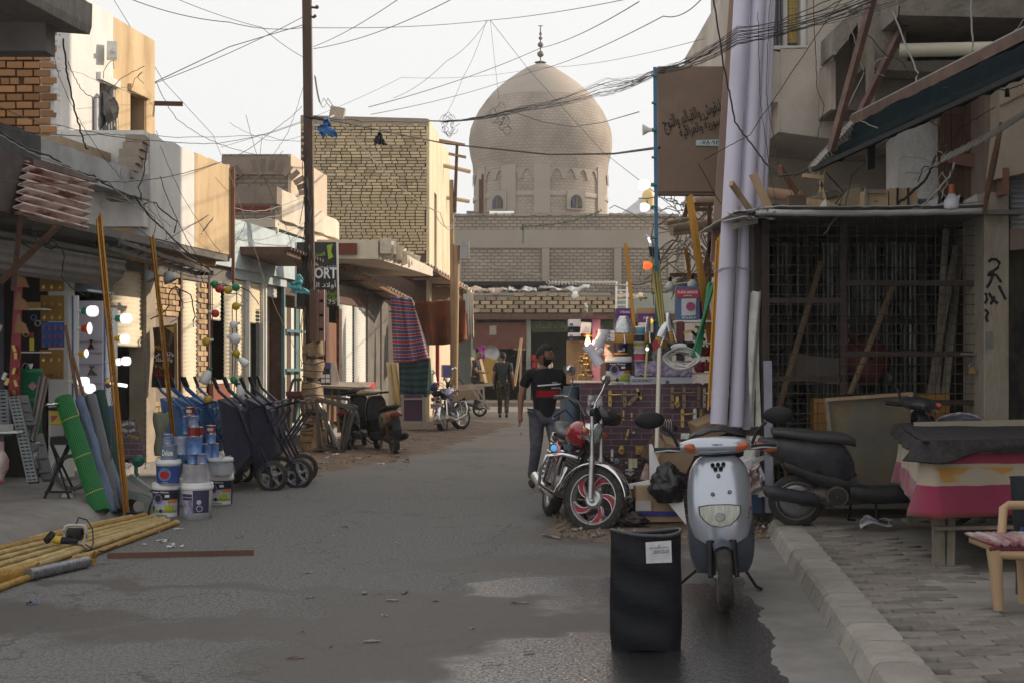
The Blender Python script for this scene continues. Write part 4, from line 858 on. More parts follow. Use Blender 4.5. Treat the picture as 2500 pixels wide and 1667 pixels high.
for k,(a,c_,w_) in enumerate(((P(2335,600,14.0),P(2265,990,13.9),.07),(P(2310,560,14.1),P(2285,1000,13.9),.06),(P(2350,560,14.2),P(2305,990,13.9),.08))):
 b=MB();b.beam(a,c_,w_,.03);tag(b.mk('rough_board',woodg),('first','second','third')[k]+' weathered board from the left leaning inside the cage on the right','board','boards leaning in the cage')
for k,(a,c_) in enumerate(((P(2005,640,14.2),P(1900,1000,13.6)),(P(2180,700,14.2),P(2075,960,13.8)))):
 b=MB();b.beam(a,c_,.045,.03);tag(b.mk('wood_prop',wood),('prop slanting in the left half of the mesh cage','prop slanting in the right half of the mesh cage')[k],'wooden prop')
b=MB();c_=P(2115,880,14.4);b.lathe(c_,[(.02,-.12),(.22,-.10),(.26,0),(.18,.1),(.02,.12)],20,(.2,-1,.2));b.tube([c_+V((-.1,-.1,.15)),c_+V((-.25,-.2,.3)),c_+V((-.3,-.2,.25))],.03,6);tag(b.mk('red_machine',M('dull_red',(.13,.035,.03),.6)),'dull red round machine stored inside the cage','machine')
for k in range(6):
 b=MB();b.torus((2.95+.02*k,14.0,.75+.05*k),.30-.01*k,.017,(0,.15,1),26,6);tag(b.mk('cable_coil',wirem if k%2 else M('brown_cable',(.09,.07,.06),.7)),('lowest','second','third','fourth','fifth','topmost')[k]+' ring of the dark cable coil stacked low inside the cage','cable coil','coils of cable in the cage')
b=MB();b.bb((2.45,13.7,.55),(4.4,14.6,.6));b.bb((2.45,13.8,.12),(2.55,14.6,.55));tag(b.mk('low_shelf',woodg),'low plank shelf inside the left half of the cage','shelf')
b=MB();b.box(P(1990,900,14),(.55,.03,.25),(0,.1,0));tag(b.mk('grey_board',M('grey_brd',(.16,.14,.12),.9)),'grey board lying slanted on the low shelf in the cage','board')
b=MB();b.box(P(2010,1010,13.5),(.22,.2,.3));tag(b.mk('orange_box',M('orange_card',(.34,.17,.04),.8)),'small orange box behind the big leaning board','box')
b=MB();b.box(P(2275,1005,13.6),(.28,.2,.34));tag(b.mk('orange_box',M('orange_card')),'orange carton behind the black scooter handlebar','box')
pd=thing('padlock','brass padlock hanging on the cage bolt','padlock',P(2370,905,13.05))
b=MB();b.box(P(2371,905,13.05),(.06,.03,.05));b.mk('body',brass,pd);b=MB();b.torus(P(2371,893,13.05),.02,.005,(0,1,0),14,5);b.mk('shackle',greym,pd);b=MB();b.cyl(P(2345,864,13.1),P(2402,865,13.1),.012,n=8);b.mk('bolt',greym,pd)
b=MB();pxbox(b,2350,2380,900,1020,14.2,14.3); 
tr=thing('tin_roof_edge','dented galvanised tin sheet edge along the cage roof','tin roof',P(2000,515,13))
b=MB();b.grid(lambda u,v: P(1792+u*620,524-16*min(1,u*6)+3*sin(u*4),12.6)+V((.0,-.02+v*2.4,.02+v*.03+.01*nZ(V((u*30,v*3,0))))),60,6);b.mk('sheet',M('galvanised',(.40,.40,.39),.42,metal=.6,dust=.2,var=.2),tr,solid=.012)
b=MB();b.grid(lambda u,v: P(1845+u*565,511+3*sin(u*4),12.58)+V((0,0,-v*.055-.006*nZ(V((u*20,0,0))))),40,2);b.mk('edge_lip',M('galvanised'),tr,solid=.01)
b=MB()
for i in range(9): b.box(P(1795+i*9,534-1.5*i+rU(-6,6),12.7),(.05,.3,.012),(rU(-.4,.4),rU(-.6,.6),.6))
b.mk('torn_teeth',M('galvanised'),tr)
b=MB();pxprism(b,[(1785,548),(1850,530),(1850,545),(1787,562)],12.75,.02);tag(b.mk('flat_bar',M('tan_bar',(.24,.20,.17),.7)),'flat tan bar poking out left under the cage roof','bar')
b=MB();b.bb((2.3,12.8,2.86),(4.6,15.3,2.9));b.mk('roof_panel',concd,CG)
def plank(pts,w_,h_,m,lb,nm='plank',cat='plank',grp=None):
 b=MB();b.beam(pts[0],pts[1],w_,h_); return tag(b.mk(nm,m),lb,cat,grp)
plank((P(1835,520,13.0),P(1785,448,12.6)),.035,.05,wood,'short snapped plank leaning left over the lilac pipes')
plank((P(1880,515,13.2),P(1838,425,13.2)),.05,.07,wood,'thick orange plank leaning left on the cage roof')
plank((P(1948,475,13.6),P(1903,408,13.4)),.03,.05,woodb,'dark brown broken stick standing on the cage roof')
plank((P(1903,408,13.4),P(1908,436,13.4)),.025,.04,woodb,'splinter dangling from the broken stick on the cage roof','splinter','stick')
plank((P(1868,520,13),P(2040,476,13.6)),.05,.06,wood,'pale plank lying across the cage roof towards the cartons')
plank((P(1950,492,13.2),P(2130,508,13.1)),.04,.06,wood,'long thin plank lying flat along the cage roof')
plank((P(2000,480,13.4),P(2110,455,13.8)),.04,.06,woodg,'grey plank behind the long flat plank on the cage roof')
b=MB();b.cyl(P(1865,470,14),P(1955,482,13.6),.055,n=12);tag(b.mk('cardboard_tube',M('orange_tube',(.36,.22,.13),.85,bump=.4)),'fat orange tan roll lying on the cage roof','roll')
b=MB();b.box(P(1943,498,12.9),(.155,.14,.14),(0,0,.05));tag(b.mk('brown_block',M('brown_block',(.10,.065,.05),.8)),'square dark brown block standing on the cage roof edge','block')
b=MB();pxprism(b,[(1993,514),(2016,485),(2020,512)],12.85,.02);tag(b.mk('white_fragment',wpaint),'white triangular fragment on the tin roof edge','fragment')
b=MB();pxprism(b,[(2075,462),(2100,456),(2108,506),(2050,500),(2055,478)],13.1,.05);tag(b.mk('green_board',M('mossy_board',(.20,.19,.10),.9,col2=(.26,.20,.14),c2s=5)),'greenish stained board leaning on the cage roof','board')
for nm,x0,x1,y0,y1,lb in(('wooden_box',2112,2168,466,514,'pale wooden box with scribbled letters on the cage roof'),('carton',2171,2240,460,510,'brown carton with two dark straps on the cage roof')):
 t=thing(nm,lb,'box',P((x0+x1)/2,y1,12.95));b=MB();pxbox(b,x0,x1,y0,y1,12.9,13.2);b.mk('body',card if nm=='carton' else M('pale_ply',(.42,.31,.18),.85),t)
 if nm=='wooden_box':
  b=MB();pxbox(b,x0+4,x1-4,y0-3,y0+7,12.87,12.9);pxbox(b,x0,x0+5,y0-6,y1,12.86,12.9);b.mk('slat',woodg,t);text('UDC',.055,txtk,t,P(2140,492,12.895),shear=.3)
 else:
  for q in(2190,2216): b=MB();pxbox(b,q,q+4,y0-1,y1,12.88,12.9);b.mk('strap',black,t)
for k,(pts,lb) in enumerate((([(2215,515),(2290,482),(2288,505),(2235,516)],'leftmost bent white tin offcut on the cage roof'),([(2290,500),(2345,475),(2340,497),(2285,506)],'middle white tin offcut behind the hanging lamp'),([(2350,495),(2385,473),(2386,492),(2372,494)],'small white tin offcut at the right end of the cage roof'))):
 b=MB();pxprism(b,pts,12.7+.1*k,.01);tag(b.mk('tin_offcut',M('pale_tin',(.52,.54,.56),.4,metal=.4)),lb,'tin offcut','tin offcuts on the cage roof')
A1,A2,A3,A4=P(1985,415,11.6),P(2085,306,12.6),P(2600,132,8.9),P(2600,52,9.6)
sa=thing('shade_awning','slanting dark teal shade cloth on a brown steel frame at upper right','awning',A1)
b=MB();b.grid(lambda u,v: A1.lerp(A2,u).lerp(A3.lerp(A4,u),v)+V((0,0,-.07*sin(u*pi)+.03*sin(u*14+v*3)+.012*nZ(V((u*40,v*6,1)))+.02*nZ(V((u*6,v*30,1))))),40,60);b.mk('cloth',M('teal_shade_net',(.002,.009,.011),.9,var=.5,scale=18,bump=.9,bs=50,stretch=(3,1,3),spec=.08),sa,solid=.01)
b=MB();b.beam(A2+V((0,0,.03)),A4+V((0,0,.03)),.09,.09);b.mk('long_bar',brownm,sa);b=MB();b.beam(A2+V((0,0,.085)),A4+V((0,0,.085)),.05,.02);b.mk('bar_trim',wireg,sa)
b=MB();b.beam(A1+V((0,0,.0)),A2+V((0,0,.02)),.05,.06);b.mk('end_bar',M('grey_bar',(.26,.23,.2),.6),sa)
b=MB();b.beam(A1,A3,.035);b.mk('lower_bar',black,sa)
b=MB()
for i in range(15): c_=A1.lerp(A2,(i+.5)/15);b.torus(c_,.05,.0035,(A2-A1).normalized(),12,4)
b.mk('wire_loops',M('grey_wire'),sa,kind='stuff')
b=MB();pxprism(b,[(2118,348),(2138,345),(2136,412),(2118,415)],11.8,.05);b.mk('hanging_strip',black,sa)
for k,(a,c_) in enumerate(((P(2138,-30,12.2),P(2028,372,11.9)),(P(2252,-30,12.9),P(2084,312,12.5)))):
 b=MB();b.beam(a,c_,.055,.055);b.mk('hanger_bar',brownm,sa)
b=MB();b.box(P(1985,432,11.6),(.17,.05,.035),(0,.1,0));b.box(P(2003,445,11.6),(.02,.03,.28),(0,-.25,0));b.box(P(2008,440,11.6),(.02,.03,.22),(0,.2,0));tag(b.mk('splintered_wood',wood),'orange splintered wood hanging at the tip of the shade awning','wood')
hl=thing('hanging_lamp','large white bulb in an orange socket hanging before the grille','lamp',P(2323,495,11))
c_=P(2323,495,11)
b=MB();b.lathe((c_.x,c_.y,0),[(.0,c_.z-.052),(.045,c_.z-.052),(.056,c_.z-.035),(.056,c_.z+.01),(.052,c_.z+.02),(.025,c_.z+.066),(.0,c_.z+.07)],20);b.mk('bulb',M('frosted_bulb',(.55,.56,.60),.3,bump=0),hl)
b=MB();b.cyl(c_+V((0,0,.066)),c_+V((0,0,.14)),.022,n=12);b.mk('socket',M('orange_socket',(.40,.10,.03),.5),hl);b=MB();b.tube([c_+V((0,0,.14)),c_+V((0,.0,.40)),c_+V((.02,.1,.9))],.004,5);b.mk('flex',wirem,hl)
b=MB();c_=P(2459,227,10.5)
b.lathe((c_.x,c_.y,0),[(.0,c_.z-.03),(.02,c_.z-.03),(.014,c_.z+.03),(.0,c_.z+.03)],10);tag(b.mk('lamp_socket',black),'small black lamp socket on a wire at the right edge','lamp socket')
p0,p1,p2=P(2520,262,10.5),P(2430,330,10.6),P(2298,390,10.8)
for s_ in range(1):
 b=MB()
 for k in range(3):
  pts=[]
  for i in range(91):
   t=i/90; q=p0.lerp(p1,t).lerp(p1.lerp(p2,t),t);a=t*34+k*2.094; pts.append(q+V((0,cos(a)*.016,sin(a)*.016)))
  b.tube(pts,.014,6)
 tag(b.mk('twisted_rope',M('grey_rope',(.34,.32,.28),.85)),'thick grey twisted rope sagging across the grille','rope')
b=MB()
for k in range(2):
 pts=[]
 for i in range(41):
  t=i/40; q=P(2062,12,12).lerp(P(2085,30,12),min(1,t*2)) if t<.5 else P(2085,30,12).lerp(P(2118,-4,12),t*2-1);a=t*16+k*3.14; pts.append(q+V((0,cos(a)*.014,sin(a)*.014)))
 b.tube(pts,.016,6)
tag(b.mk('twisted_rope',M('grey_rope')),'short loop of twisted rope at the top above the haunch','rope')
RR=thing('unseen_shade_row','unseen low shop row on the right, added to shade the street','shops',(4,28,0))  # hidden row, its height chosen to keep the sun off the road
def xr(y): return 3.1+.13*(y-20)
b=MB();b.loft([[V((xr(y),y,0)),V((xr(y)+4,y,0)),V((xr(y)+4,y,3.9)),V((xr(y),y,3.9))] for y in(21.2,46)],False);b.mk('shop_wall',pla,RR)
fr=thing('iron_frame','rusty iron frame with crossbars behind the cardboard sign','frame',P(1680,640,17))
for a,c_ in((P(1732,500,16.8),P(1732,690,16.8)),(P(1678,500,17),P(1740,500,17)),(P(1675,512,17),P(1740,512,17)),(P(1635,672,17),P(1745,672,17)),(P(1678,500,17),P(1672,530,17)),(P(1735,590,16.8),P(1715,680,16.8))):
 b=MB();b.beam(a,c_,.045);b.mk('bar',rust,fr)
for k,(a,c_,r_,lb) in enumerate(((P(1697,493,17.5),P(1760,490,17.5),.055,'topmost tan roof pole behind the cardboard sign'),(P(1625,546,17),P(1690,533,17.6),.03,'leftmost thin tan roof pole behind the sign'),(P(1638,558,17),P(1750,541,17.6),.045,'thick tan roof pole below the iron frame'),(P(1640,571,17),P(1740,560,17.6),.03,'lowest thin tan roof pole below the iron frame'))):
 b=MB();b.cyl(a,c_,r_,n=10);tag(b.mk('roof_pole',M('tan_pole',(.34,.26,.18),.85,bump=.4)),lb,'pole','roof poles behind the sign')
b=MB();random.seed(5)
for i in range(70):
 p=P(rU(1640,1755),rU(495,660),rU(17.5,18.5));pts=[p]; d=V((rG(0,1),rG(0,.3),rG(-.6,1))).normalized()
 for j in range(7):
  d=(d+V((rG(0,.5),rG(0,.3),rG(-.1,.5)))).normalized();pts.append(pts[-1]+d*.11)
 b.tube(pts,rU(.004,.009),4)
tag(b.mk('tangled_wires',M('dry_vine',(.17,.14,.11),.9)),'tangle of dry wires and twigs behind the cardboard sign','tangle',kind='stuff')
b=MB();pxprism(b,[(1655,680),(1745,668),(1752,745),(1650,745)],18.6,.1);tag(b.mk('awning_wall',M('dark_brown_panel',(.14,.115,.095),.9)),'dark panel behind the stall shelves','panel')
for k,(px,py) in enumerate(((1636,699),(1690,694),(1747,690))):
 t=thing('globe_bulb',('left','middle','right')[k]+' large unlit bulb hanging above the stall shelves','bulb',P(px,py,16),group='unlit bulbs above the shelves');c_=P(px,py,16)
 b=MB();b.lathe((c_.x,c_.y,0),[(0,c_.z-.06),(.05,c_.z-.055),(.055,c_.z+.0),(.03,c_.z+.05),(0,c_.z+.055)],14);b.mk('glass',M('dusty_bulb',(.48,.46,.42),.4,bump=0),t);b=MB();b.cyl(c_+V((0,0,.05)),c_+V((0,0,.1)),.02,n=8);b.mk('cap',black,t)
b=MB();pxprism(b,[(1650,470),(1760,480),(1760,700),(1650,640)],20.0,.1)
# ================================================================== right: pipes, sign, stall and its goods
ZS=14.2
def pxy(px,py,Z=ZS): return P(px,py,Z)
def tb(name,label,cat,px0,px1,py0,py1,Z,d,m,grp=None,bev=.004):
 t=thing(name,label,cat,P((px0+px1)/2,py1,Z),grp);b=MB();pxbox(b,px0,px1,py0,py1,Z,Z+d);b.mk('body',m,t,bevel=bev); return t
lil=M('lilac_pvc',(.56,.53,.64),.42,var=.06,scale=3,bump=.03,dust=.08,stretch=(1,1,.3))
for k,(tx,bx,r,Zt,Zb) in enumerate(((1815,1754,.080,13.85,13.3),(1853,1797,.072,13.9,13.35),(1876,1826,.05,13.98,13.45),(1888,1843,.03,14.04,13.5))):
 b=MB();a=P(bx,1036+6*k,Zb);a=V((a.x,a.y,max(a.z,.12)));c=P(tx,-60,Zt);n_=22; b.cyl(a,c,r,n=28,caps=False);b.cyl(c,a,r*.93,n=20,caps=False);b.cyl(a+(c-a)*.06,a+(c-a)*.075,r*1.03,n=24,caps=False)
 tag(b.mk('plastic_pipe',lil),('thickest lilac plastic pipe, leftmost of the leaning bundle','second lilac plastic pipe of the leaning bundle','thinner lilac plastic pipe third in the leaning bundle','thin lilac plastic pipe at the right edge of the bundle')[k],'pipe','lilac pipes leaning on the stall')
b=MB();q=[P(1745,667,13.45),P(1765,657,13.3),P(1800,654,13.3),P(1835,660,13.4),P(1850,668,13.6)]
for i in range(28):
 t=i/27*4; j=min(int(t),3);c=q[j].lerp(q[j+1],t-j);b.torus(c,.012,.0035,(0,1,0) if i%2 else (0,0,1),8,4)
tag(b.mk('chain',greym),'thin chain tied round the lilac pipes','chain')
b=MB();a,c=P(1758,640,14.6),P(1808,-60,14.9); 
b.loft([[p+V((sx*.10+ (.0),sy,0)) for sx,sy in((-1,-.02),(1,-.05),(1,.0),(-1,.03))] for p in(a,c)],False);tag(b.mk('brown_sheet_roll',M('brown_vinyl',(.27,.185,.15),.7,var=.12,scale=2)),'tall brown sheet strip standing behind the lilac pipes','sheet')
sb_=thing('sign_board','large brown sign board with handwritten style Arabic lettering beside the pipes','sign',P(1690,472,15.4))
m_sg=M('brown_sign',(.255,.175,.125),.85,var=.16,scale=2.2,bump=.3,bs=12,col2=(.20,.145,.11),c2s=2)
b=MB();pxbox(b,1605,1772,162,470,15.4,15.52);b.mk('panel',m_sg,sb_,bevel=.012);b=MB();pxprism(b,[(1603,470),(1772,472),(1774,477),(1606,476)],15.38,.14);b.mk('bottom_edge',M('brown_edge',(.16,.11,.08),.8),sb_)
u1=V((1,0,.33));text('لنقوش والقبالم والتوج',.66,txtk,sb_,P(1690,287,15.39),x=u1,up=(0,0,1),bold=.012,height=.21);text('سورية والعراقية',.46,txtk,sb_,P(1709,312,15.39),x=u1,bold=.012,height=.15)
b=MB();pxprism(b,[(1700,343),(1758,341),(1757,357),(1699,356)],15.385,.01);b.mk('number_strip',M('mint_strip',(.50,.62,.60),.6,bump=0),sb_);text('٠٧٨٠٩٢',.20,txtk,sb_,P(1732,349,15.384),bold=.012,height=.045)
bp=thing('blue_lamp_pole','tall blue pole carrying lamp sockets beside the brown sign','pole',P(1603,830,14.6))
bl=M('blue_pole_paint',(.05,.15,.27),.5,var=.15)
b=MB();b.beam(P(1604,835,14.6),P(1599,165,14.6),.036,.036);b.mk('pole',bl,bp)
gs=M('green_socket',(.05,.20,.15),.5)
for py in(185,252,318,385,452,505,581,649,716,784):
 b=MB();b.cyl(P(1602,py,14.57),P(1591,py,14.57),.013,n=8);b.mk('socket',gs,bp)
litm=M('lit_white',(1,.98,.96),.4,emit=1.0,var=0,bump=0)
def lamp(px,py,Z,w_,h_,m,lb,name='bulb',prof=None,neck=gs,d=-1):
 t=thing(name,lb,'lamp',P(px,py,Z));c=P(px,py,Z);k=F/Z; w=w_/k; h=h_/k
 pr=prof or [(0,-.5),(.36,-.5),(.5,-.32),(.5,.1),(.3,.4),(.15,.5)]
 b=MB();b.lathe(c,[(r_*h,z_*w) for r_,z_ in pr],16,(-d,0,0.0));b.mk('glass',m,t)
 b=MB();b.cyl(c+V((-d*w*.5,0,0)),c+V((-d*(w*.5+.035),0,0)),h*.17,h*.2,n=10);b.mk('cap',neck,t); return t
lamp(1580,318,14.55,22,28,bulbo,'unlit cone shaped bulb on the blue pole beside the sign',prof=[(.5,-.5),(.42,-.3),(.2,.2),(.15,.5)])
lamp(1574,452,14.55,28,26,litm,'upper glowing white bulb on the blue pole');lamp(1575,507,14.55,24,22,litm,'lower glowing white bulb on the blue pole')
t=thing('folding_lamp','small white three blade lamp on the blue pole under the glowing bulbs','lamp',P(1586,585,14.5))
for i in range(3): b=MB();b.box(P(1582+i*3,578+i*9,14.5),(.055,.02,.02),(0,.7+.5*i,0));b.mk('blade',litm if i==1 else bulbo,t)
lamp(1582,649,14.55,22,20,M('orange_bulb',(1,.16,.04),.4,emit=.8,bump=0),'orange square bulb on the blue pole',prof=[(0,-.5),(.42,-.5),(.5,-.4),(.5,.1),(.3,.4),(.15,.5)])
lamp(1587,784,14.5,16,13,M('yellow_bulb',(1,.62,.03),.4,emit=.9,bump=0),'small yellow bulb low on the blue pole')
def rails(pts,lb,n=2,r=.018,m=gold,nm='gold_rail',cat='rail',gap=.03,Z0=14.3,Z1=14.3,grp='gold rails standing in the stall'):
 a,c=P(*pts[0],Z0),P(*pts[1],Z1);t=thing(nm,lb,cat,c,grp)
 for i in range(n): b=MB();o=V((gap*(i-(n-1)/2),.01*(i%2),.03*((i*7)%3)));b.beam(a+o,c+o,r*1.3,r*2);b.mk('strip',m,t)
 return t
rails(((1527,595),(1552,835)),'single gold rail leaning left of the blue pole in the stall',1,.018);rails(((1683,484),(1742,880)),'long gold rails slanting right of the blue pole',2,.02);rails(((1757,588),(1736,1000)),'bundle of gold rails standing against the lilac pipes',4,.012,gap=.018,Z0=13.9,Z1=13.7);rails(((1674,608),(1686,690)),'short gold rail end showing behind the shelf bulbs',1,.02,Z0=16,Z1=16)
for k,(x0,x1) in enumerate(((1588,1612),(1597,1617),(1606,1622))):
 t=thing('broom_handle',('left','middle','right')[k]+' olive handle with black grip leaning by the blue pole','handle',P(x1,800,14.3),'olive handles beside the blue pole')
 b=MB();b.cyl(P(x0,612+k*4,14.7),P(x1,800,14.3),.014,n=8);b.mk('shaft',M('olive_paint',(.27,.23,.06),.45),t);b=MB();b.cyl(P(x0-1,602+k*4,14.72),P(x0+2,628+k*4,14.66),.017,n=8);b.mk('grip',black,t)
grn=M('green_pipe',(.02,.20,.085),.35,var=.1)
for k in range(4):
 b=MB();b.cyl(P(1744-5*k,690+9*(k%2),14.0+.03*k),P(1690+6*k,872,13.9),.017,n=8);tag(b.mk('green_pipe',grn),('first','second','third','fourth')[k]+' green tube from the left in the slanting bundle above the coil','tube','green tubes over the stall')
st=thing('stall_table','stall table hidden behind a board printed with purple bricks','table',P(1570,1270,13.95))
pb_=BM.get('x');pbr=brickmat('purple_brick_print',(.105,.062,.078),(.085,.05,.064),(.19,.15,.17),.20,.062,.004,bump=.02)
b=MB();pxprism(b,[(1414,940),(1738,934),(1738,1268),(1428,1278)],13.95,.03);b.mk('printed_board',pbr,st)
b=MB();b.bb(P(1428,1275,14.0),V((P(1740,900,15.6).x,15.5,P(1500,941,14.0).z)));b.mk('body',dark,st)
brz=M('bronze',(.20,.15,.09),.4,metal=.8,var=.2,scale=15);slv=M('silver_trim',(.6,.6,.58),.3,metal=.9,var=.1)
def hw(px,py,w_,h_,m,kind,lb,rot=0):
 c=P(px,py,13.93);k=F/13.93; w=w_/k; h=h_/k; t=thing('door_fitting',lb,'door fitting',c,'door fittings hung on the printed board');t.rotation_euler=(0,rot,0)
 b=MB();Mx=Matrix(((1,0,0,c.x),(0,0,-1,c.y),(0,1,0,c.z),(0,0,0,1)))
 if kind=='square': b.box(c,(w,.012,h));b.mk('plate',m,t);b=MB();b.cyl(c+V((0,-.006,0)),c+V((0,-.05,0)),w*.27,n=14);b.mk('cylinder',m,t); return
 if kind=='hinge':
  for sx in(-1,1): b=MB();b.box(c+V((sx*w*.26,0,0)),(w*.46,.008,h));b.mk('leaf',m,t)
  b=MB();b.cyl(c-V((0,.006,h/2)),c+V((0,-.006,h/2)),.006,n=6);b.mk('pin',m,t); return
 if kind=='ring': b.lathe(c,[(w*.2,-.0),(w*.5,.0),(w*.5,.02),(w*.2,.03)],14,(0,-1,0));b.mk('rosette',m,t);b=MB();b.ball(c+V((0,-.03,0)),w*.26,8);b.mk('knob',m,t); return
 n=10; pts=[(w/2*cos(a),h/2-w/2+w/2*sin(a)) for a in[pi*i/n for i in range(n+1)]]+[(-w/2*cos(a),-h/2+w/2-w/2*sin(a)) for a in[pi*i/n for i in range(n+1)]]
 b.prism(pts,.010,Mx);b.mk('plate',m,t)
 b=MB();b.cyl(c+V((0,-.01,-h*.2)),c+V((0,-.014,-h*.2)),.009,n=8);b.mk('keyhole',blackpaint,t)
 if kind=='lever': b=MB();q=c+V((0,-.01,h*.22));b.tube([q,q+V((0,-.04,0)),q+V((.03,-.05,0)),q+V((.115,-.045,.008))],[.009,.009,.010,.006],6);b.mk('lever',m,t)
 if kind=='leverl': b=MB();q=c+V((0,-.01,h*.22));b.tube([q,q+V((0,-.04,0)),q+V((-.03,-.05,0)),q+V((-.09,-.045,-.008))],[.009,.009,.010,.006],6);b.mk('lever',m,t)
 if kind=='pull': b=MB();b.torus(c+V((0,-.03,-.02)),w*.7,.006,(0,1,0),14,5);b.mk('ring_pull',m,t)
for q in ((1489,972,8,40,brass,'lever','bright brass door handle at the top left of the printed board'),(1525,972,9,40,brz,'lever','dull bronze door handle, second on the top row'),(1548,972,9,46,brz,'plate','bronze plate crossing diagonally on the top row',.75),(1560,960,6,30,brass,'plate','short brass strip beside the diagonal plate',-.4),
 (1641,970,9,54,brz,'lever','tall bronze handle right of the white shaft'),(1653,980,8,28,brass,'pull','brass ring pull between two tall bronze handles'),(1670,970,8,54,brz,'lever','second tall bronze handle right of the white shaft'),(1706,967,8,52,brz,'plate','bronze lock plate near the pipes'),(1720,970,7,50,slv,'lever','silver door handle nearest the pipes'),
 (1666,1020,8,46,brass,'lever','brass handle on the second row by the scooter mirror'),(1696,1021,8,50,slv,'plate','silver plate on the second row'),(1711,1012,6,30,brass,'plate','small brass piece at the end of the second row'),(1522,1013,4,26,brass,'plate','thin brass bolt under the bronze handle'),(1542,1016,4,20,brass,'plate','short thin brass bolt, second from left'),(1562,1012,5,28,brz,'plate','thin bronze bolt, third from left'),
 (1531,1060,5,28,brass,'plate','slanting brass handle in the middle of the board',.25),(1547,1056,9,18,slv,'ring','glass knob with brass rosette in the middle'),(1562,1098,21,21,brass,'square','square brass rim lock with round cylinder'),(1545,1130,22,22,M('cream_hinge',(.60,.55,.38),.5),'hinge','pair of cream hinge leaves on the board'),(1528,1129,8,18,slv,'ring','small silver knob left of the hinges'),(1562,1129,8,18,brass,'ring','small brass knob right of the hinges'),
 (1538,1146,22,4,slv,'square','upper silver bar under the hinges'),(1538,1154,22,4,slv,'square','lower silver bar under the hinges'),(1519,1170,9,9,M('green_glass_k',(.05,.14,.12),.2),'ring','green knob low on the board'),(1546,1172,9,9,black,'ring','black knob low on the board'),(1517,1095,10,18,brass,'pull','brass pull left of the square lock'),(1494,1110,6,30,slv,'plate','silver plate above the motorcycle mudguard'),(1649,1044,9,11,black,'square','small black block beside the hooks'),(1673,1064,22,14,slv,'square','wide silver latch near the lower right of the board'),(1482,1115,9,14,brz,'ring','left bronze knob behind the motorcycle lamp')):
 hw(*q[:7],rot=q[7] if len(q)>7 else 0)
t=thing('wire_hooks','cluster of bent wire hooks hanging on the printed board beside the white shaft','hooks',P(1622,1060,13.9))
for i in range(5): x=1610+i*6; b=MB();b.tube([P(x,1026+3*i%7,13.9),P(x+3,1022,13.88),P(x+5,1030,13.88),P(x+4,1090,13.87),P(x,1096,13.87),P(x-3,1088,13.87)],.004,5);b.mk('hook',slv,t)
tb('plywood_board','tan plywood board standing behind the pink plank','board',1383,1503,832,936,14.75,.03,M('tan_ply',(.42,.27,.15),.8,var=.1,scale=4))
t=tb('pink_plank','pink display plank standing upright with door locks','plank',1446,1466,773,931,14.2,.03,M('pink_board',(.52,.24,.36),.7,var=.08)); 
for py in(777,811): b=MB();b.cyl(P(1457,py,14.19),P(1457,py,14.185),.008,n=8);b.mk('screw',black,t)
for k,(y0,y1,m_,lb) in enumerate(((780,798,white,'top white carton'),(798,812,black,'black carton'),(812,822,white,'lower white carton'),(822,832,M('charcoal_card',(.04,.04,.045),.7),'bottom charcoal carton'))):
 t=tb('lamp_carton',lb+' in the stack left of the pink plank','carton',1388,1418,y0,y1-.6,14.5,.2,m_,'cartons left of the pink plank');b=MB();pxbox(b,1391,1399,y0+(y1-y0)*.55,y1-2,14.497,14.5);b.mk('label',bluep,t)
for k in range(3): t=tb('lamp_carton',('top','middle','bottom')[k]+' small white carton behind the shovel blade','carton',1483,1502,807+k*9,815.4+k*9,14.5,.15,white,'cartons behind the shovel');b=MB();pxbox(b,1485,1490,811+k*9,814+k*9,14.497,14.5);b.mk('label',bluep,t)
t=tb('wall_socket_box','white square wall socket held up beside the pink plank','socket',1416,1443,787,815,14.0,.05,white,bev=.01);t.rotation_euler=(0,.06,0);b=MB();b.box(P(1430,800,13.995),(.004,.004,.02));b.mk('switch',greym,t)
t=thing('door_lock_set','set of brass and steel locks standing on top of the pink plank','lock',P(1434,772,14.2))
for i,(px,py,m_,s_) in enumerate(((1425,768,brz,(.06,.03,.05)),(1433,752,slv,(.025,.02,.10)),(1441,766,brz,(.05,.03,.07)),(1428,758,brass,(.02,.02,.06)),(1440,752,brz,(.03,.02,.05)))): b=MB();b.box(P(px,py,14.2),s_,(0,.3*(i-2),0));b.mk('lock_part',m_,t)
b=MB();pxbox(b,1418,1480,773,779,14.15,14.3);tag(b.mk('shelf_strip',M('mauve_shelf',(.20,.09,.12),.7)),'narrow mauve shelf under the door locks','shelf')
t=thing('glowing_filament_lamp','glowing warm filament bulb in a copper fitting beside the pink plank','lamp',P(1435,838,14.0));c=P(1435,838,14.0)
b=MB();b.lathe((c.x,c.y,0),[(0,c.z-.035),(.025,c.z-.02),(.03,c.z),(.018,c.z+.04),(.015,c.z+.055)],14);b.mk('bulb',M('warm_lit',(1,.55,.22),.4,emit=5,bump=0),t);b=MB();b.lathe((c.x,c.y,0),[(.015,c.z+.055),(.05,c.z+.075),(.06,c.z+.08)],12);b.mk('fitting',M('copper',(.50,.25,.12),.35,metal=.9),t)
pl_=bpy.data.lights.new('bulb_light','POINT');pl_.energy=5; pl_.color=(1,.6,.3);pl_.shadow_soft_size=.04; po_=bpy.data.objects.new('bulb_light',pl_); COL.objects.link(po_);po_.location=c+V((0,-.1,0));po_.parent=t; po_.location=V((0,-.09,0))
random.seed(11)
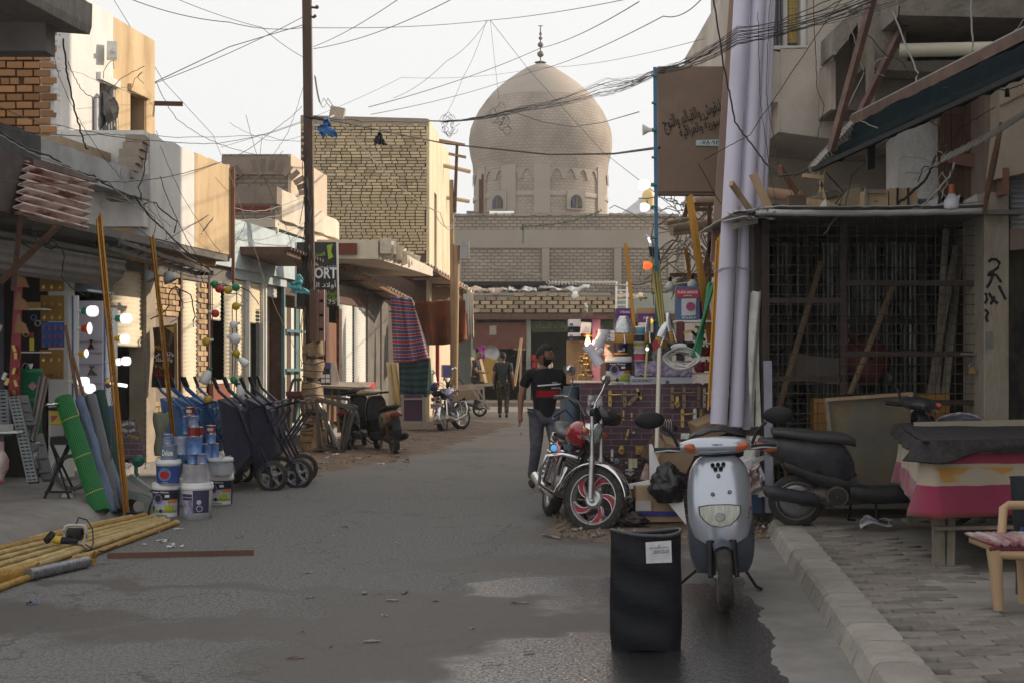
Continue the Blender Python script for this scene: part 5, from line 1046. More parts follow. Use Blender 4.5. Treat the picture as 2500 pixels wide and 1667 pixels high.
for k,(px,py) in enumerate(((1420,882),(1432,875),(1438,905),(1424,916),(1444,918),(1434,890))):
 t=thing('brass_faucet',('uppermost left','upper right','middle right','lower left','lowest right','central')[k]+' brass tap in the cluster beside the pink plank','tap',P(px,py,14.1),'brass taps beside the pink plank');c=P(px,py,14.1);b=MB();b.ball(c,.025,8);b.cyl(c,c+V((.0,-.01,.05)),.009,n=6);b.tube([c,c+V((-.05,0,.01)),c+V((-.06,0,-.04))],.009,6);b.mk('body',brass if k%2 else brz,t);b=MB();b.beam(c+V((-.025,0,.05)),c+V((.03,0,.055)),.008);b.mk('handle',brass,t)
b=MB();pxbox(b,1395,1500,929,933,14.05,14.4);tag(b.mk('shelf_strip',whm),'thin white shelf at the top of the printed board','shelf')
pvc=M('white_pvc',(.66,.64,.70),.35,var=.04,bump=0)
t=thing('pipe_elbow','white plastic pipe elbow hanging on the pink plank','pipe fitting',P(1466,826,13.9));b=MB();b.tube([P(1473,808,13.9),P(1471,822,13.9),P(1458,843,13.9)],.050,18);b.mk('bend',pvc,t);b=MB();b.cyl(P(1474,805,13.9),P(1473,818,13.9),.056,n=18);b.mk('collar',pvc,t);b=MB();b.cyl(P(1462,836,13.9),P(1455,849,13.9),.056,n=18);b.mk('collar',pvc,t)
t=thing('pipe_tee','white plastic pipe branch below the elbow','pipe fitting',P(1452,865,13.9));b=MB();b.cyl(P(1437,848,13.85),P(1461,885,13.85),.045,n=18);b.cyl(P(1452,866,13.87),P(1468,852,13.9),.042,n=18);b.mk('branch',pvc,t);b=MB();b.cyl(P(1433,843,13.85),P(1441,855,13.85),.052,n=18);b.cyl(P(1456,878,13.85),P(1464,890,13.85),.052,n=18);b.mk('collar',pvc,t)
b=MB();b.tube([P(1480,840,14.2),P(1476,856,14.2),P(1490,872,14.2)],.045,14);tag(b.mk('pipe_elbow',M('peach_pvc',(.66,.54,.50),.4,bump=0)),'peach tinted plastic elbow behind the white branch','pipe fitting')
def blade(px,py,w_,h_,lb,rot=0,yaw=0,shaft=None,m2=None,Z=13.85):
 t=thing('shovel',lb,'shovel',P(px,py,Z));k=F/Z; w=w_/k; h=h_/k
 def f(u,v):
  x=(u-.5)*w*(sin(pi*min(.5,.12+v*.75))**.8);z=h*(.5-v);y=-.025*(1-(2*u-1)**2)+.01*v
  p=MR(yaw,3,'Z')@V((x,y,z));p=MR(rot,3,'Y')@p; return P(px,py,Z)+p
 steel=M('shovel_steel',(.62,.62,.63),.28,metal=.9,var=.15);b=MB();b.grid(lambda u,v:f(u,v*.66),14,12);b.mk('blade',steel,t,solid=.004)
 b=MB();b.grid(lambda u,v:f(u,.66+v*.34),14,6);b.mk('painted_end',m2 or M('orange_lacquer',(.40,.20,.04),.35,metal=.3),t,solid=.004)
 b=MB();a=f(.5,.55)+V((0,-.012,0));c=f(.5,1.0)+V((0,-.015,0));b.tube([a,(a+c)/2+V((0,-.01,0)),c],[.004,.009,.014],8);b.mk('socket',steel,t)
 if shaft: b=MB();b.cyl(P(*shaft[0]),P(*shaft[1]),shaft[2],n=10);b.mk('shaft',shaft[3],t)
ivory=M('ivory_shaft',(.60,.56,.46),.5,var=.12,scale=6,stretch=(1,1,.2))
blade(1524,805,46,66,'broad silver shovel blade with orange base facing forward');blade(1582,805,30,62,'narrow edge on shovel blade behind the cable spools',yaw=1.1,shaft=((1581,840,13.9),(1575,925,13.85),.012,M('yellow_shaft',(.5,.42,.2),.5)))
blade(1620,818,34,64,'dark grey shovel blade with long ivory shaft standing in front',rot=.35,yaw=.3,shaft=((1610,850,13.8),(1603,1105,13.3),.021,ivory));blade(1638,800,26,74,'back shovel blade half hidden behind the dark grey one',rot=-.25,yaw=.8)
b=MB();pxprism(b,[(1592,838),(1602,828),(1612,844),(1598,858)],13.78,.04);tag(b.mk('red_wrapper',redp),'red wrapped packet beside the grey shovel','packet')
b=MB();b.ball(P(1580,852,13.7),.018,10);tag(b.mk('small_lit_bulb',litm),'tiny glowing white bulb in front of the spools','bulb')
pur=M('purple_card',(.12,.035,.20),.6,var=.05,bump=0)
for k,(x0,x1,y0,y1) in enumerate(((1505,1541,753,770),(1505,1541,770,788),(1558,1600,752,788))):
 t=tb('purple_carton',('upper','lower','right open')[k]+' purple carton printed STRONG above the shovel blades','carton',x0,x1,y0,y1-.5,14.6,.18,pur if k<2 else card,'purple cartons printed STRONG')
 if k==2: b=MB();pxbox(b,x0-1,x1+1,766,y1-.5,14.59,14.6);b.mk('front_panel',pur,t)
 text('STRONG',.10,txtw,t,P((x0+x1)/2+3,(y0+y1)/2+(7 if k==2 else 1),14.588),bold=.015,height=.024)
b=MB();pxbox(b,1560,1595,788,812,14.55,14.7);tag(b.mk('white_carton',white),'white carton under the right purple carton','carton')
t=tb('timer_carton','blue and red carton printed PLAINS MARKER on the upper shelf','carton',1651,1707,700,781,14.3,.14,M('blue_card',(.075,.13,.24),.5,var=.12,scale=8,bump=0))
b=MB();pxbox(b,1650.5,1707.5,707,727,14.29,14.3);b.mk('red_band',M('red_card',(.42,.04,.06),.5,bump=0),t);text('PLAINS MARKER',.20,txtw,t,P(1679,714,14.285),bold=.01,height=.028);text('عدة المهن',.09,txtw,t,P(1679,722,14.285),bold=.01)
b=MB();pxprism(b,[(1664,730),(1700,729),(1698,770),(1664,772)],14.29,.01);b.mk('picture',M('pale_picture',(.50,.50,.55),.5,bump=0),t);b=MB();b.cyl(P(1686,749,14.29),P(1686,749,14.28),.045,n=24);b.mk('disc',M('mauve_disc',(.30,.05,.12),.5,bump=0),t);text('METAL BOX N°',.14,txtw,t,P(1682,776,14.285),bold=.01,height=.02)
b=MB();pxbox(b,1650,1740,782,787,14.15,14.45);tag(b.mk('shelf_strip',whm),'upper white shelf carrying the blue and red carton','shelf')
for k,py in enumerate((836,909)): b=MB();pxbox(b,1690,1738,py,py+4,14.1,14.5);tag(b.mk('shelf_strip',whm),('middle','lower')[k]+' white shelf beside the lilac pipes','shelf')
b=MB();pxbox(b,1655,1668,785,838,14.1,14.14);tag(b.mk('red_bracket',M('dark_red_bracket',(.15,.02,.03),.5)),'dark red slotted bracket under the blue and red carton','bracket')
for k,(px,py) in enumerate(((1722,858),(1725,893),(1705,857),(1708,897))):
 t=thing('red_pot',('upper right','lower right','upper left','lower left')[k]+' red pot on the shelves beside the lilac pipes','pot',P(px,py+12,14.3),'red pots on the shelves');c=P(px,py,14.3);b=MB();b.lathe((c.x,c.y,0),[(.0,c.z-.05),(.045,c.z-.045),(.06,c.z),(.055,c.z+.04),(.06,c.z+.045)],14);b.mk('body',M('pot_red',(.30,.04,.05),.45),t);b=MB();b.ball(c+V((0,0,.055)),.012,6);b.mk('knob',black,t)
t=tb('purple_box','purple box behind the blue and red carton','box',1708,1722,738,780,14.5,.1,pur)
t=tb('igosonic_carton','long white carton printed IGOSONICI on the stall','carton',1538,1690,917,941,14.05,.3,M('white_card',(.60,.59,.62),.6,var=.06,bump=0));text('IGOSONICI',.19,txtb,t,P(1566,928,14.04),bold=.012,height=.03);text('GCE\n178',.06,greym,t,P(1597,930,14.04))
b=MB();pxbox(b,1625,1634,928,940,14.045,14.05);b.mk('sticker',M('blue_card'),t)
b=MB();b.grid(lambda u,v: P(1549+u*140,881+v*38,14.05)+V((0,-.03*sin(pi*v)-.02*nZ(V((u*14,v*4,0))),.012*nZ(V((u*9,v*5,3))))),50,12)
t=thing('wrapped_packages','long lavender plastic wrapped packages lying on the white carton','packages',P(1620,917,14.1));b.mk('wrap',M('lavender_film',(.34,.24,.48),.25,var=.4,scale=9,bump=.4,bs=25,col2=(.50,.46,.55),c2s=14),t,solid=.01);b=MB();pxbox(b,1549,1660,900,918,14.04,14.3);b.mk('black_strip',black,t);text('PULSAR',.13,txtw,t,P(1577,913,14.03),bold=.015,height=.02);b=MB();pxbox(b,1660,1690,896,918,14.04,14.3);b.mk('pink_end',M('pinkish_film',(.45,.30,.38),.4),t);text('SAGO',.09,txtw,t,P(1676,914,14.03),height=.02)
for k,(y0,y1,cc,lb) in enumerate(((817,835,(.03,.035,.06),'dark blue'),(836,847,(.28,.34,.04),'lime green'),(848,861,(.45,.40,.42),'pale pink'),(862,880,(.40,.06,.10),'crimson'))):
 t=thing('cable_spool',lb+' cable spool in the stack right of the shovel blade','spool',P(1563,y1,14.0),'stack of cable spools'); c0,c1=P(1563,y1,14.0),P(1563,y0,14.0);b=MB();b.cyl(c0,c1,.062,n=20);b.mk('winding',M('wire_'+lb.replace(' ','_'),cc,.5,bump=.6,bs=60,stretch=(.3,.3,4)),t)
 for c_ in(c0,c1): b=MB();b.cyl(c_-V((0,0,.003)),c_+V((0,0,.003)),.07,n=20);b.mk('flange',M('flange',(.55,.53,.55),.4),t)
t=thing('blue_tub','small sky blue tub behind the spools','tub',P(1566,817,14.2));c=P(1566,817,14.2);b=MB();b.lathe((c.x,c.y,c.z),[(0,0),(.05,0),(.06,.075)],16);b.mk('body',M('sky_blue',(.10,.35,.55),.5),t);b=MB();b.lathe((c.x,c.y,c.z),[(.062,.07),(.064,.082),(0,.083)],16);b.mk('lid',whm,t)
def bucket(px,py,Z,w_,h_,lb,style='ap',lid=white,grp=None,rimtop=None,base=None):
 c=V(base) if base is not None else P(px,py,Z);k=F/c.y; r=w_/k/2; h=h_/k; t=thing('paint_bucket',lb,'bucket',c,grp)
 b=MB();b.lathe(c,[(0,0),(r*.88,0),(r*.96,h*.82)],28);b.mk('body',M('bucket_white',(.60,.60,.62),.4,var=.06,bump=0),t)
 b=MB();b.lathe(c,[(r*.97,h*.80),(r*1.03,h*.81),(r*1.03,h*.90),(r,h*.91),(r*1.01,h*.97),(r*.97,h),(r*.85,h*.975),(0,h*.975)],28);b.mk('lid',lid,t)
 Zc=c.y
 def lab(a0,a1,z0,z1,m,o=.002,nm='label'):
  b=MB();n=max(3,int(abs(a1-a0)/7));rr=lambda z: r*(.88+.08*z/.82)+o
  b.add([c+V((rr(z)*sin(R(a0+(a1-a0)*i/n)),-rr(z)*cos(R(a0+(a1-a0)*i/n)),z*h)) for z in(z0,z1) for i in range(n+1)],[(i,i+1,n+2+i,n+1+i) for i in range(n)],True); return b.mk(nm,m,t)
 def tx(s,a,z,wd,m,hh=None,bold=.01):
  rr=r*(.88+.08*z/.82)+.006; ar=R(a); return text(s,wd*r,m,t,c+V((rr*sin(ar),-rr*cos(ar),z*h)),x=(cos(ar),sin(ar),0),height=hh*h if hh else None,bold=bold)
 def disc(a,z,rd,m,o=.006,nm='emblem'):
  rr=r*(.88+.08*z/.82)+o; ar=R(a);q=c+V((rr*sin(ar),-rr*cos(ar),z*h));b=MB();b.cyl(q,q+V((sin(ar),-cos(ar),0))*.0015,rd*r,n=18);b.mk(nm,m,t)
 if style=='ap':
  nv_=M('ink_navy',(.02,.02,.05),.45,bump=0);lab(-88,70,.52,.80,nv_);lab(-88,70,.05,.52,M('print_room',(.42,.42,.50),.5,var=.3,scale=25,bump=0));lab(-88,70,.05,.16,M('print_white',(.6,.6,.63),.5,bump=0),.004);lab(-60,60,.16,.24,M('print_green',(.20,.32,.04),.5,var=.3,scale=20,bump=0),.004);lab(-85,-45,.16,.34,nv_,.004);lab(20,70,.44,.54,M('print_orange',(.5,.20,.03),.5,bump=0),.004);lab(5,45,.24,.38,M('print_yellow',(.42,.42,.03),.5,var=.3,scale=30,bump=0),.005);lab(70,105,.05,.8,nv_,.003)
  tx('Super Deluxe',-8,.745,1.15,txtw,.07);disc(-22,.55,.36,M('print_rainbow',(.35,.10,.30),.5,bump=0,col2=(.05,.30,.35),c2s=14));disc(-22,.57,.25,nv_,.008);tx('AP',-22,.57,.3,txtw,.1);tx('Emulsion',-8,.105,.9,txtk,.075)
  disc(-10,.22,.13,nv_,.009,'badge');lab(8,26,.60,.67,txtw,.005,'sticker')
 elif style=='apple':
  lab(-88,88,.06,.76,M('print_blue',(.035,.075,.26),.4,var=.3,scale=8,bump=0));disc(-4,.42,.52,M('print_halo',(.10,.20,.42),.4,bump=0),.004);disc(-9,.40,.30,M('apple_red',(.40,.01,.02),.35,bump=0),.009);disc(1,.40,.30,M('apple_red'),.0095,'emblem');b=MB();q=c+V((r*.05,-r*1.0,.60*h));b.ball(q,(r*.16,.003,h*.05),8,(0,-.6,0));b.mk('leaf_print',M('leaf_green',(.08,.25,.03),.4,bump=0),t);tx('ـــ',-3,.10,.5,txtw,.012)
 elif style=='house':
  nv_=M('ink_violet',(.05,.045,.10),.5,bump=0,var=.2,scale=30);lab(-5,62,.18,.80,nv_);lab(-62,-5,.15,.52,M('print_house',(.16,.15,.24),.5,var=.5,scale=30,bump=0,col2=(.45,.43,.55),c2s=18),.002);lab(-60,-8,.62,.70,nv_,.003);lab(-60,-8,.53,.60,nv_,.003);disc(18,.48,.15,M('print_grey',(.5,.5,.53),.5,bump=0));disc(20,.30,.20,M('print_grey'),.005);disc(20,.30,.16,nv_,.0065)
 elif style=='navy': lab(-90,90,.05,.80,M('ink_navy',(.02,.02,.05),.45,bump=0));lab(-90,90,.22,.34,M('print_orange',(.5,.20,.03),.5,bump=0),.004);tx('النور',-5,.5,1.0,txtw,.25)
 elif style=='wrapped':
  lab(-90,90,.08,.78,M('print_grey2',(.30,.34,.42),.4,var=.3,scale=10,bump=0))
 b=MB();n=14; b.tube([c+V((r*1.0*cos(R(a)),-r*.9*abs(sin(R(a)))-.01,h*(.84-.42*sin(R(a)) if style!='ap' else .84-.5*sin(R(a))**1))) for a in range(180,361,12)],.0022,5); 
 if style in('house',): b.mk('handle',wireg,t)
 return t
bucket(1510,942,14.1,66,72,'paint bucket printed Super Deluxe standing on the stall','ap');bucket(1516,873,14.15,36,36,'small navy and orange paint tub on top of the stall bucket','navy',lid=M('ink_navy',(.02,.02,.05),.45,bump=0))
t=thing('cable_coil','loose coil of white cable resting at the right of the stall','cable coil',P(1660,900,13.9))
for i in range(14):
 pts=[]; rr=1-.07*(i%5);ph=rU(0,6)
 for j in range(33):
  a=2*pi*j/32; pts.append(P(1664+46*rr*cos(a),878+(24-.5*i)*rr*sin(a)+3*sin(3*a+ph)-abs(i-7)*.6,13.9-.10*sin(a)+.01*(i-7)))
 b=MB();b.tube(pts,.007,6);b.mk('turn',M('white_cable',(.52,.50,.47),.5,bump=0),t)
b=MB();c=P(1662,850,14.05);b.grid(lambda u,v: c+V(((u-.5)*.24*(1+.1*sin(v*9)),-.06*sin(pi*u)*sin(pi*v),(.5-v)*.12+.015*nZ(V((u*6,v*6,1))))),20,12);tag(b.mk('black_bag',M('black_bag',(.02,.02,.025),.3,bump=.6,bs=20,bd=.02),solid=.02),'black plastic bag on top of the white cable coil','bag')
b=MB();b.ball(P(1657,846,13.97),(.085,.02,.032),12,(0,-.1,0));tag(b.mk('white_label',white),'oval white label on the black bag','label')
b=MB();
for i in range(60): a=P(1602+rU(-8,12),858+rU(0,26),13.98);b.cyl(a,a+V((rU(-.03,.03),0,rU(.02,.05))),.003,n=4,caps=False)
tag(b.mk('rag_bundle',M('speckled_rag',(.40,.38,.40),.8)),'speckled rag bundle between the ivory shaft and the coil','rag',kind='stuff')
for k in range(9):
 px,py=1672+rU(0,55),793+rU(0,38);b=MB();b.box(P(px,py,14.2),(rU(.05,.11),.03,rU(.015,.03)),(0,rU(-.9,.9),0));tag(b.mk('metal_fitting',(brz,black,brass,greym)[k%4]),('first','second','third','fourth','fifth','sixth','seventh','eighth','ninth')[k]+' loose metal door part built into the jumble under the upper shelf','metal part','jumble of metal parts')
t=tb('maroon_box','dark maroon box with a blue emblem below the pink plank','box',1430,1462,934,972,13.98,.1,M('maroon_card',(.10,.02,.03),.5));b=MB();b.lathe(P(1446,960,13.97),[(0,0),(.05,0),(.05,.004),(0,.004)],20,(0,-1,0));b.mk('emblem',M('blue_card'),t)
b=MB();b.grid(crumple((0,0,0),.15,.2,.05,8),12,12);b.v=[tuple(P(1452,990,13.85)+V((x,z,y))) for x,y,z in b.v]; tag(b.mk('clear_bag',cloudy,solid=.006),'clear plastic bag hanging below the maroon box','bag')
b=MB();c=P(1396,1150,15.2);b.cyl((c.x,c.y,0),(c.x,c.y,P(1396,942,15.2).z),.09,n=20);tag(b.mk('blue_roll',M('slate_blue_roll',(.09,.13,.18),.6)),'slate blue upright roll behind the walking man','roll')
b=MB();b.tube([P(1378,1148,15.6),P(1378,960,15.6)],.05,12);tag(b.mk('grey_post',concd),'grey post behind the man beside the blue roll','post')
b=MB();pxprism(b,[(1692,936),(1702,922),(1722,934),(1716,938),(1702,930)],13.9,.03);tag(b.mk('white_bracket',white),'white folded bracket at the right end of the long carton','bracket')
t=thing('torn_post','leaning post wrapped in torn white poster paper at the cage corner','post',P(1840,1245,13.3));b=MB();b.cyl(P(1842,1250,13.35),P(1852,720,13.5),.06,.05,n=10);b.mk('post',concd,t);b=MB();b.grid(lambda u,v: P(1832+u*26-4*sin(v*3),712+v*330+6*nZ(V((u*5,v*8,0))),13.2)+V((0,.03*sin(u*6+v*5),0)),8,40);b.mk('poster',M('torn_poster',(.48,.48,.44),.8,var=.25,scale=6,col2=(.30,.16,.13),c2s=5,c2t=.68,bump=.5),t);b=MB();b.grid(lambda u,v: P(1822+u*40-5*sin(v*4),1062+v*150+6*nZ(V((u*5,v*8,4))),13.15)+V((0,.04*sin(u*6+v*5),0)),8,20);b.mk('poster',M('torn_poster'),t)
def carton(px,py,Z,s,rot,lb,m=card,open_=False,**k):
 t=thing('cardboard_box',lb,'box',P(px,py,Z));c=P(px,py,Z);s=tuple(q*1.1 for q in s);b=MB();b.box(c,s,rot)
 b.mk('body',m,t,bevel=.003)
 E_=Euler(rot).to_matrix()
 for sx in((-1,1) if open_ else ()): b=MB();b.box(c+E_@V((sx*s[0]*.62,-s[1]*.1,s[2]*.6)),(s[0]*.35,s[1],.006),(E_@MR(-sx*.7,3,'Y')));b.mk('flap',m,t)
 return t
t=carton(1602,1225,13.15,(.40,.3,.30),(0,0,.1),'brown carton with blue tape under the black rubbish bag');b=MB();pxbox(b,1556,1660,1248,1258,12.95,12.99);b.mk('tape',M('blue_tape',(.03,.03,.22),.35,bump=0),t);b=MB();pxbox(b,1552,1590,1222,1246,12.95,12.98);b.mk('label',M('torn_label',(.45,.42,.40),.8),t)
carton(1640,1105,13.65,(.30,.25,.20),(.3,.35,.3),'tan carton with open flaps above the black bag',open_=True);carton(1732,1040,13.85,(.30,.22,.16),(.15,-.35,.2),'plain tan carton resting high behind the silver scooter');carton(1600,1098,13.75,(.16,.2,.22),(0,.5,0),'small dark carton behind the white foam panel',M('dark_card',(.14,.09,.06),.9))
b=MB();pxprism(b,[(1585,1085),(1592,1083),(1616,1150),(1618,1174),(1586,1176)],13.35,.03);tag(b.mk('foam_sheet',white),'upright white foam panel left of the tan cartons','foam panel')
b=MB();b.beam(P(1508,1192,13.15),P(1592,1176,13.15),.10,.04,roll=0);tag(b.mk('foam_slab',white),'long white foam slab lying level beside the motorcycle wheel','foam slab')
b=MB();pxprism(b,[(1562,1170),(1578,1128),(1584,1136),(1584,1174)],13.45,.03);tag(b.mk('red_white_box',M('redwhite_card',(.38,.05,.05),.6,col2=(.5,.48,.46),c2s=9)),'torn red and white box end behind the foam panel','box')
b=MB();pxprism(b,[(1630,1226),(1668,1218),(1676,1280),(1672,1276)],12.85,.02);tag(b.mk('white_sheet',white),'white triangular sheet sliding down beside the silver scooter','sheet')
def bag(px,py,Z,sx,sy,sz,seed,lb,m):
 b=MB();c=P(px,py,Z);n=40; sx,sy,sz=sx*1.1,sy*1.1,sz*1.1
 def f(u,v):
  th=2*pi*u; ph=pi*v; d=V((sin(ph)*cos(th),sin(ph)*sin(th),cos(ph)));q=nZ(d*2.2+V((seed,0,0)))*.28+nZ(d*6+V((0,seed,0)))*.12+.06*sin(th*11+4*nZ(d*3))*max(0,d.z)**.5*1.0
  r_=1+q; zz=d.z*(1+.25*max(0,d.z)**8) ; return c+V((d.x*sx*r_,d.y*sy*r_,max(-.85,zz*r_)*sz))
 b.grid(f,n,n); return tag(b.mk('rubbish_bag',m),lb,'rubbish bag')
bbm=M('black_bin_liner',(.010,.010,.012),.22,var=.2,bump=.9,bs=16,bd=.02,spec=.6)
bag(1628,1188,12.85,.145,.13,.15,3,'full black plastic rubbish bag tied at the top beside the silver scooter',bbm);bag(1532,1238,13.05,.075,.08,.12,8,'small crumpled black bag behind the motorcycle wheel',bbm);bag(1545,1268,12.85,.12,.1,.05,5,'flattened dark bag low on the ground beside the carton',M('dark_red_bag',(.035,.022,.02),.5,bump=.6,bs=20))
t=carton(1822,1150,13.25,(.26,.2,.22),(.2,-.45,-.2),'white carton with red writing right of the silver scooter',M('white_card'));text('Gree',.10,M('red_ink'),t,P(1826,1150,13.09),x=(1,0,-.45),bold=.01)
carton(1835,1228,13.25,(.16,.16,.16),(0,0,.2),'dark blue carton on the ground behind the silver scooter',M('blue_card2',(.04,.08,.16),.7)); 
b=MB();c=P(1832,1184,12.95);b.grid(lambda u,v: c+V(((u-.5)*.22,-.07*(1-(2*u-1)**2)*(1-(2*v-1)**2),(.5-v)*.14+.05*(u-.5))),10,10);tag(b.mk('foam_tray',white,solid=.01),'curved white foam tray right of the silver scooter','tray')
b=MB();b.grid(crumple((0,0,0),.17,.20,.08,14),18,18);b.v=[tuple(P(1832,1168,12.80)+V((x,z,y+.4*x))) for x,y,z in b.v]; tag(b.mk('pink_bag',M('pinkish_bag',(.55,.42,.42),.3,bump=.7,bs=20,bd=.02),solid=.006),'crumpled pale pink bag on the foam tray','bag')
# ================================================================== left: goods on the pavement
def roll(pts,r,m,lb,name='mesh_roll',cat='roll',ties=(),tm=None,grp=None,n=28,wob=.0,stuffmesh=None):
 a,c=pts; t=thing(name,lb,cat,c,grp);b=MB();k=26; ring=[]; ax=(c-a).normalized();x=ax.cross(V((0,1,0))).normalized();y=ax.cross(x)
 for i in range(k+1):
  p=a.lerp(c,i/k);ring.append([p+(x*cos(q)+y*sin(q))*r*(1+wob*nZ(V((cos(q)*1.5,sin(q)*1.5,i*.4)))) for q in [2*pi*j/n for j in range(n)]])
 b.loft(ring,True,False)
 for rr in(.86,.6,.3): b.torus(a+ax*-.0,r*rr,.004,ax,18,4)
 b.mk('roll',m,t,solid=.004)
 if stuffmesh:
  b=MB();rw,nn=stuffmesh[1:]; L_=(c-a).length
  for j in range(nn): q=2*pi*j/nn; o=(x*cos(q)+y*sin(q))*r*1.02; b.beam(a+o,c+o,rw,rw)
  kk=int(L_/(2*pi*r/nn))
  for i in range(kk+1): b.torus(a.lerp(c,i/kk),r*1.02,rw*.7,ax,24,3)
  b.mk('mesh_strands',stuffmesh[0],t,kind='stuff')
 for v in ties: b=MB();b.torus(a.lerp(c,v),r*1.06,.007,ax+V((0,.25,0)),24,4);b.mk('tie',tm,t)
 return t
roll((P(155,972,14.2),P(247,1250,13.75)),.083,M('green_backing',(.012,.10,.03),.6),'bright green plastic mesh roll with three yellow ties, leftmost of the leaning rolls',ties=(.19,.52,.83),tm=M('yellow_tie',(.52,.48,.13),.5),stuffmesh=(M('green_strand',(.03,.24,.06),.45,bump=0),.006,30))
roll((P(196,972,14.5),P(276,1252,14.0)),.048,M('slate_film',(.12,.165,.26),.5,var=.2),'slate blue sheet roll between the green and grey mesh rolls','sheet_roll',wob=.3)
roll((P(221,966,14.6),P(288,1246,14.1)),.055,M('grey_net',(.09,.09,.10),.6),'grey chicken wire roll in the middle of the leaning rolls',stuffmesh=(M('zinc_wire',(.24,.24,.26),.4,metal=.6,bump=0),.003,26))
roll((P(241,958,14.8),P(303,1240,14.25)),.062,M('dark_net',(.008,.04,.035),.6),'dark green mesh roll, rightmost of the leaning rolls',stuffmesh=(M('dark_green_strand',(.012,.075,.06),.5,bump=0),.0045,24))
roll((P(268,1120,14.4),P(312,1255,14.0)),.03,M('slate_film'),'short slate blue roll end at the foot of the leaning rolls','sheet_roll',wob=.2)
for k,(q0,q1) in enumerate(((( 160,794),(190,975)),((178,870),(205,970)))): b=MB();b.cyl(P(*q0,14.9),P(*q1,14.9),.018,n=8);tag(b.mk('tool_shaft',woodb),('long','short')[k]+' dark wooden shaft rising behind the mesh rolls','shaft','wooden shafts behind the mesh rolls')
rails(((241,535),(308,1258)),'tall triple gold rail leaning before the lit bulb display',3,.012,Z0=14.6,Z1=13.9,grp='gold rails on the left pavement',gap=.02);rails(((371,582),(424,1075)),'second gold rail leaning by the torn banner',2,.012,Z0=15.6,Z1=15.2,grp='gold rails on the left pavement',gap=.02)
def grating(p0,p1,p2,lb,nm=24):       # p0 top-left, p1 top-right, p2 bottom-left
 t=thing('drain_grating',lb,'grating',p2);gm_=M('grey_plastic',(.24,.26,.27),.5,var=.12); U=p1-p0; D=p2-p0; n_=U.cross(D).normalized(); 
 if n_.y>0: n_=-n_
 f=lambda u,v,o=0: p0+U*u+D*v+n_*o
 b=MB();
 for u0,u1 in((0,.14),(.44,.56),(.86,1)): b.add([f(u0,0),f(u1,0),f(u1,1),f(u0,1)],[(0,1,2,3)],False)
 for i in range(nm+1):
  v=i/nm; w=.30/nm; v0,v1=max(0,v-w),min(1,v+w);b.add([f(.14,v0),f(.44,v0),f(.44,v1),f(.14,v1)],[(0,1,2,3)],False);b.add([f(.56,v0),f(.86,v0),f(.86,v1),f(.56,v1)],[(0,1,2,3)],False)
 b.mk('slotted_plate',gm_,t,solid=.012)
 b=MB();b.add([f(0,0),f(0,1),f(0,1,-.06),f(0,0,-.06)],[(0,1,2,3)],False);b.add([f(.02,0,-.05),f(.98,0,-.05),f(.98,1,-.05),f(.02,1,-.05)],[(0,1,2,3)],False);b.add([f(1,0),f(1,1),f(1,1,-.06),f(1,0,-.06)],[(0,1,2,3)],False);b.mk('channel',M('dark_grey_plastic',(.09,.10,.10),.6),t)
grating(P(20,968,14.8),P(46,966,14.8),P(66,1176,14.3),'long grey slotted drain grating leaning at the front of the hardware shop');grating(P(-22,952,15.1),P(18,950,15.1),P(-16,1060,14.9),'grey slotted drain grating cut off by the left edge',12)
for k,(q0,q1) in enumerate((((55,968),(74,1040)),((92,1060),(117,1172)))):
 b=MB();b.beam(P(*q0,15),P(*q1,14.8),.10,.06);t=b.mk('plastic_channel',M('grey_channel',(.16,.165,.17),.6));tag(t,('upper','lower')[k]+' plain grey plastic channel leaning beside the drain grating','channel','plain channels by the grating')
 for v in(.2,.5,.8): b=MB();b.beam(P(*q0,15).lerp(P(*q1,14.8),v-.03)-V((0,.05,0)),P(*q0,15).lerp(P(*q1,14.8),v+.03)-V((0,.05,0)),.11,.03);b.mk('rib',M('grey_channel'),t)
t=thing('metal_profiles','bundle of thin grey and red metal profiles leaning by the green drum','profiles',P(80,1070,14.9))
for i in range(6): b=MB();b.beam(P(98+i*4,918+2*(i%3),15.0),P(70+i*3.2,1072+3*(i%2),14.8),.012,.02);b.mk('profile',(greym,rust,greym,M('pale_profile',(.4,.4,.4),.5),woodb,greym)[i],t)
dg=M('green_drum',(.008,.16,.07),.35,var=.12,bump=.05)
for k,(px,py0,py1,w_) in enumerate(((74,899,992,58),(76,968,1085,52))):
 c=P(px,py1,15.6);h=(py1-py0)*15.6/F; r=w_/2*15.6/F; t=thing('green_drum',('upper','lower')[k]+' green plastic drum with sticker stacked by the padlock cards','drum',c,'stacked green drums');b=MB();b.lathe(c,[(0,0),(r*.93,0),(r*.97,h*.5),(r*.99,h*.52),(r*.98,h*.85),(r*1.02,h*.86),(r*1.03,h*.93)],24);b.mk('body',dg,t);b=MB();b.lathe(c,[(r*1.05,h*.92),(r*1.05,h*.98),(r*.9,h),(0,h)],24);b.mk('lid',dg,t)
 q=c+V((r*.5,-r*.9,h*.55));b=MB();b.box(q,(.07,.006,.07),(0,.8,.5));b.mk('sticker',M('drum_sticker',(.35,.20,.22),.5,var=.5,scale=30,bump=0),t)
b=MB();b.lathe(P(75,899,15.6),[(.015,0),(.028,.055)],12);tag(b.mk('glass',bulbo),'small glass standing upside on the upper green drum','glass')
for k,(py,m_) in enumerate(((1100,M('grey_label_jar',(.30,.30,.32),.5)),(1124,whm),(1142,M('yellow_jar',(.42,.42,.18),.5)))):
 t=thing('small_jar',('top grey','middle white','bottom yellow')[k]+' jar in the stack behind the drain grating','jar',P(85,py,14.9),'stack of small jars');b=MB();c=P(85,py,14.9);b.lathe(c,[(0,0),(.046,0),(.048,.08)],18);b.mk('body',m_,t);b=MB();b.lathe(c,[(.052,.075),(.052,.095),(0,.096)],18);b.mk('lid',greym,t)
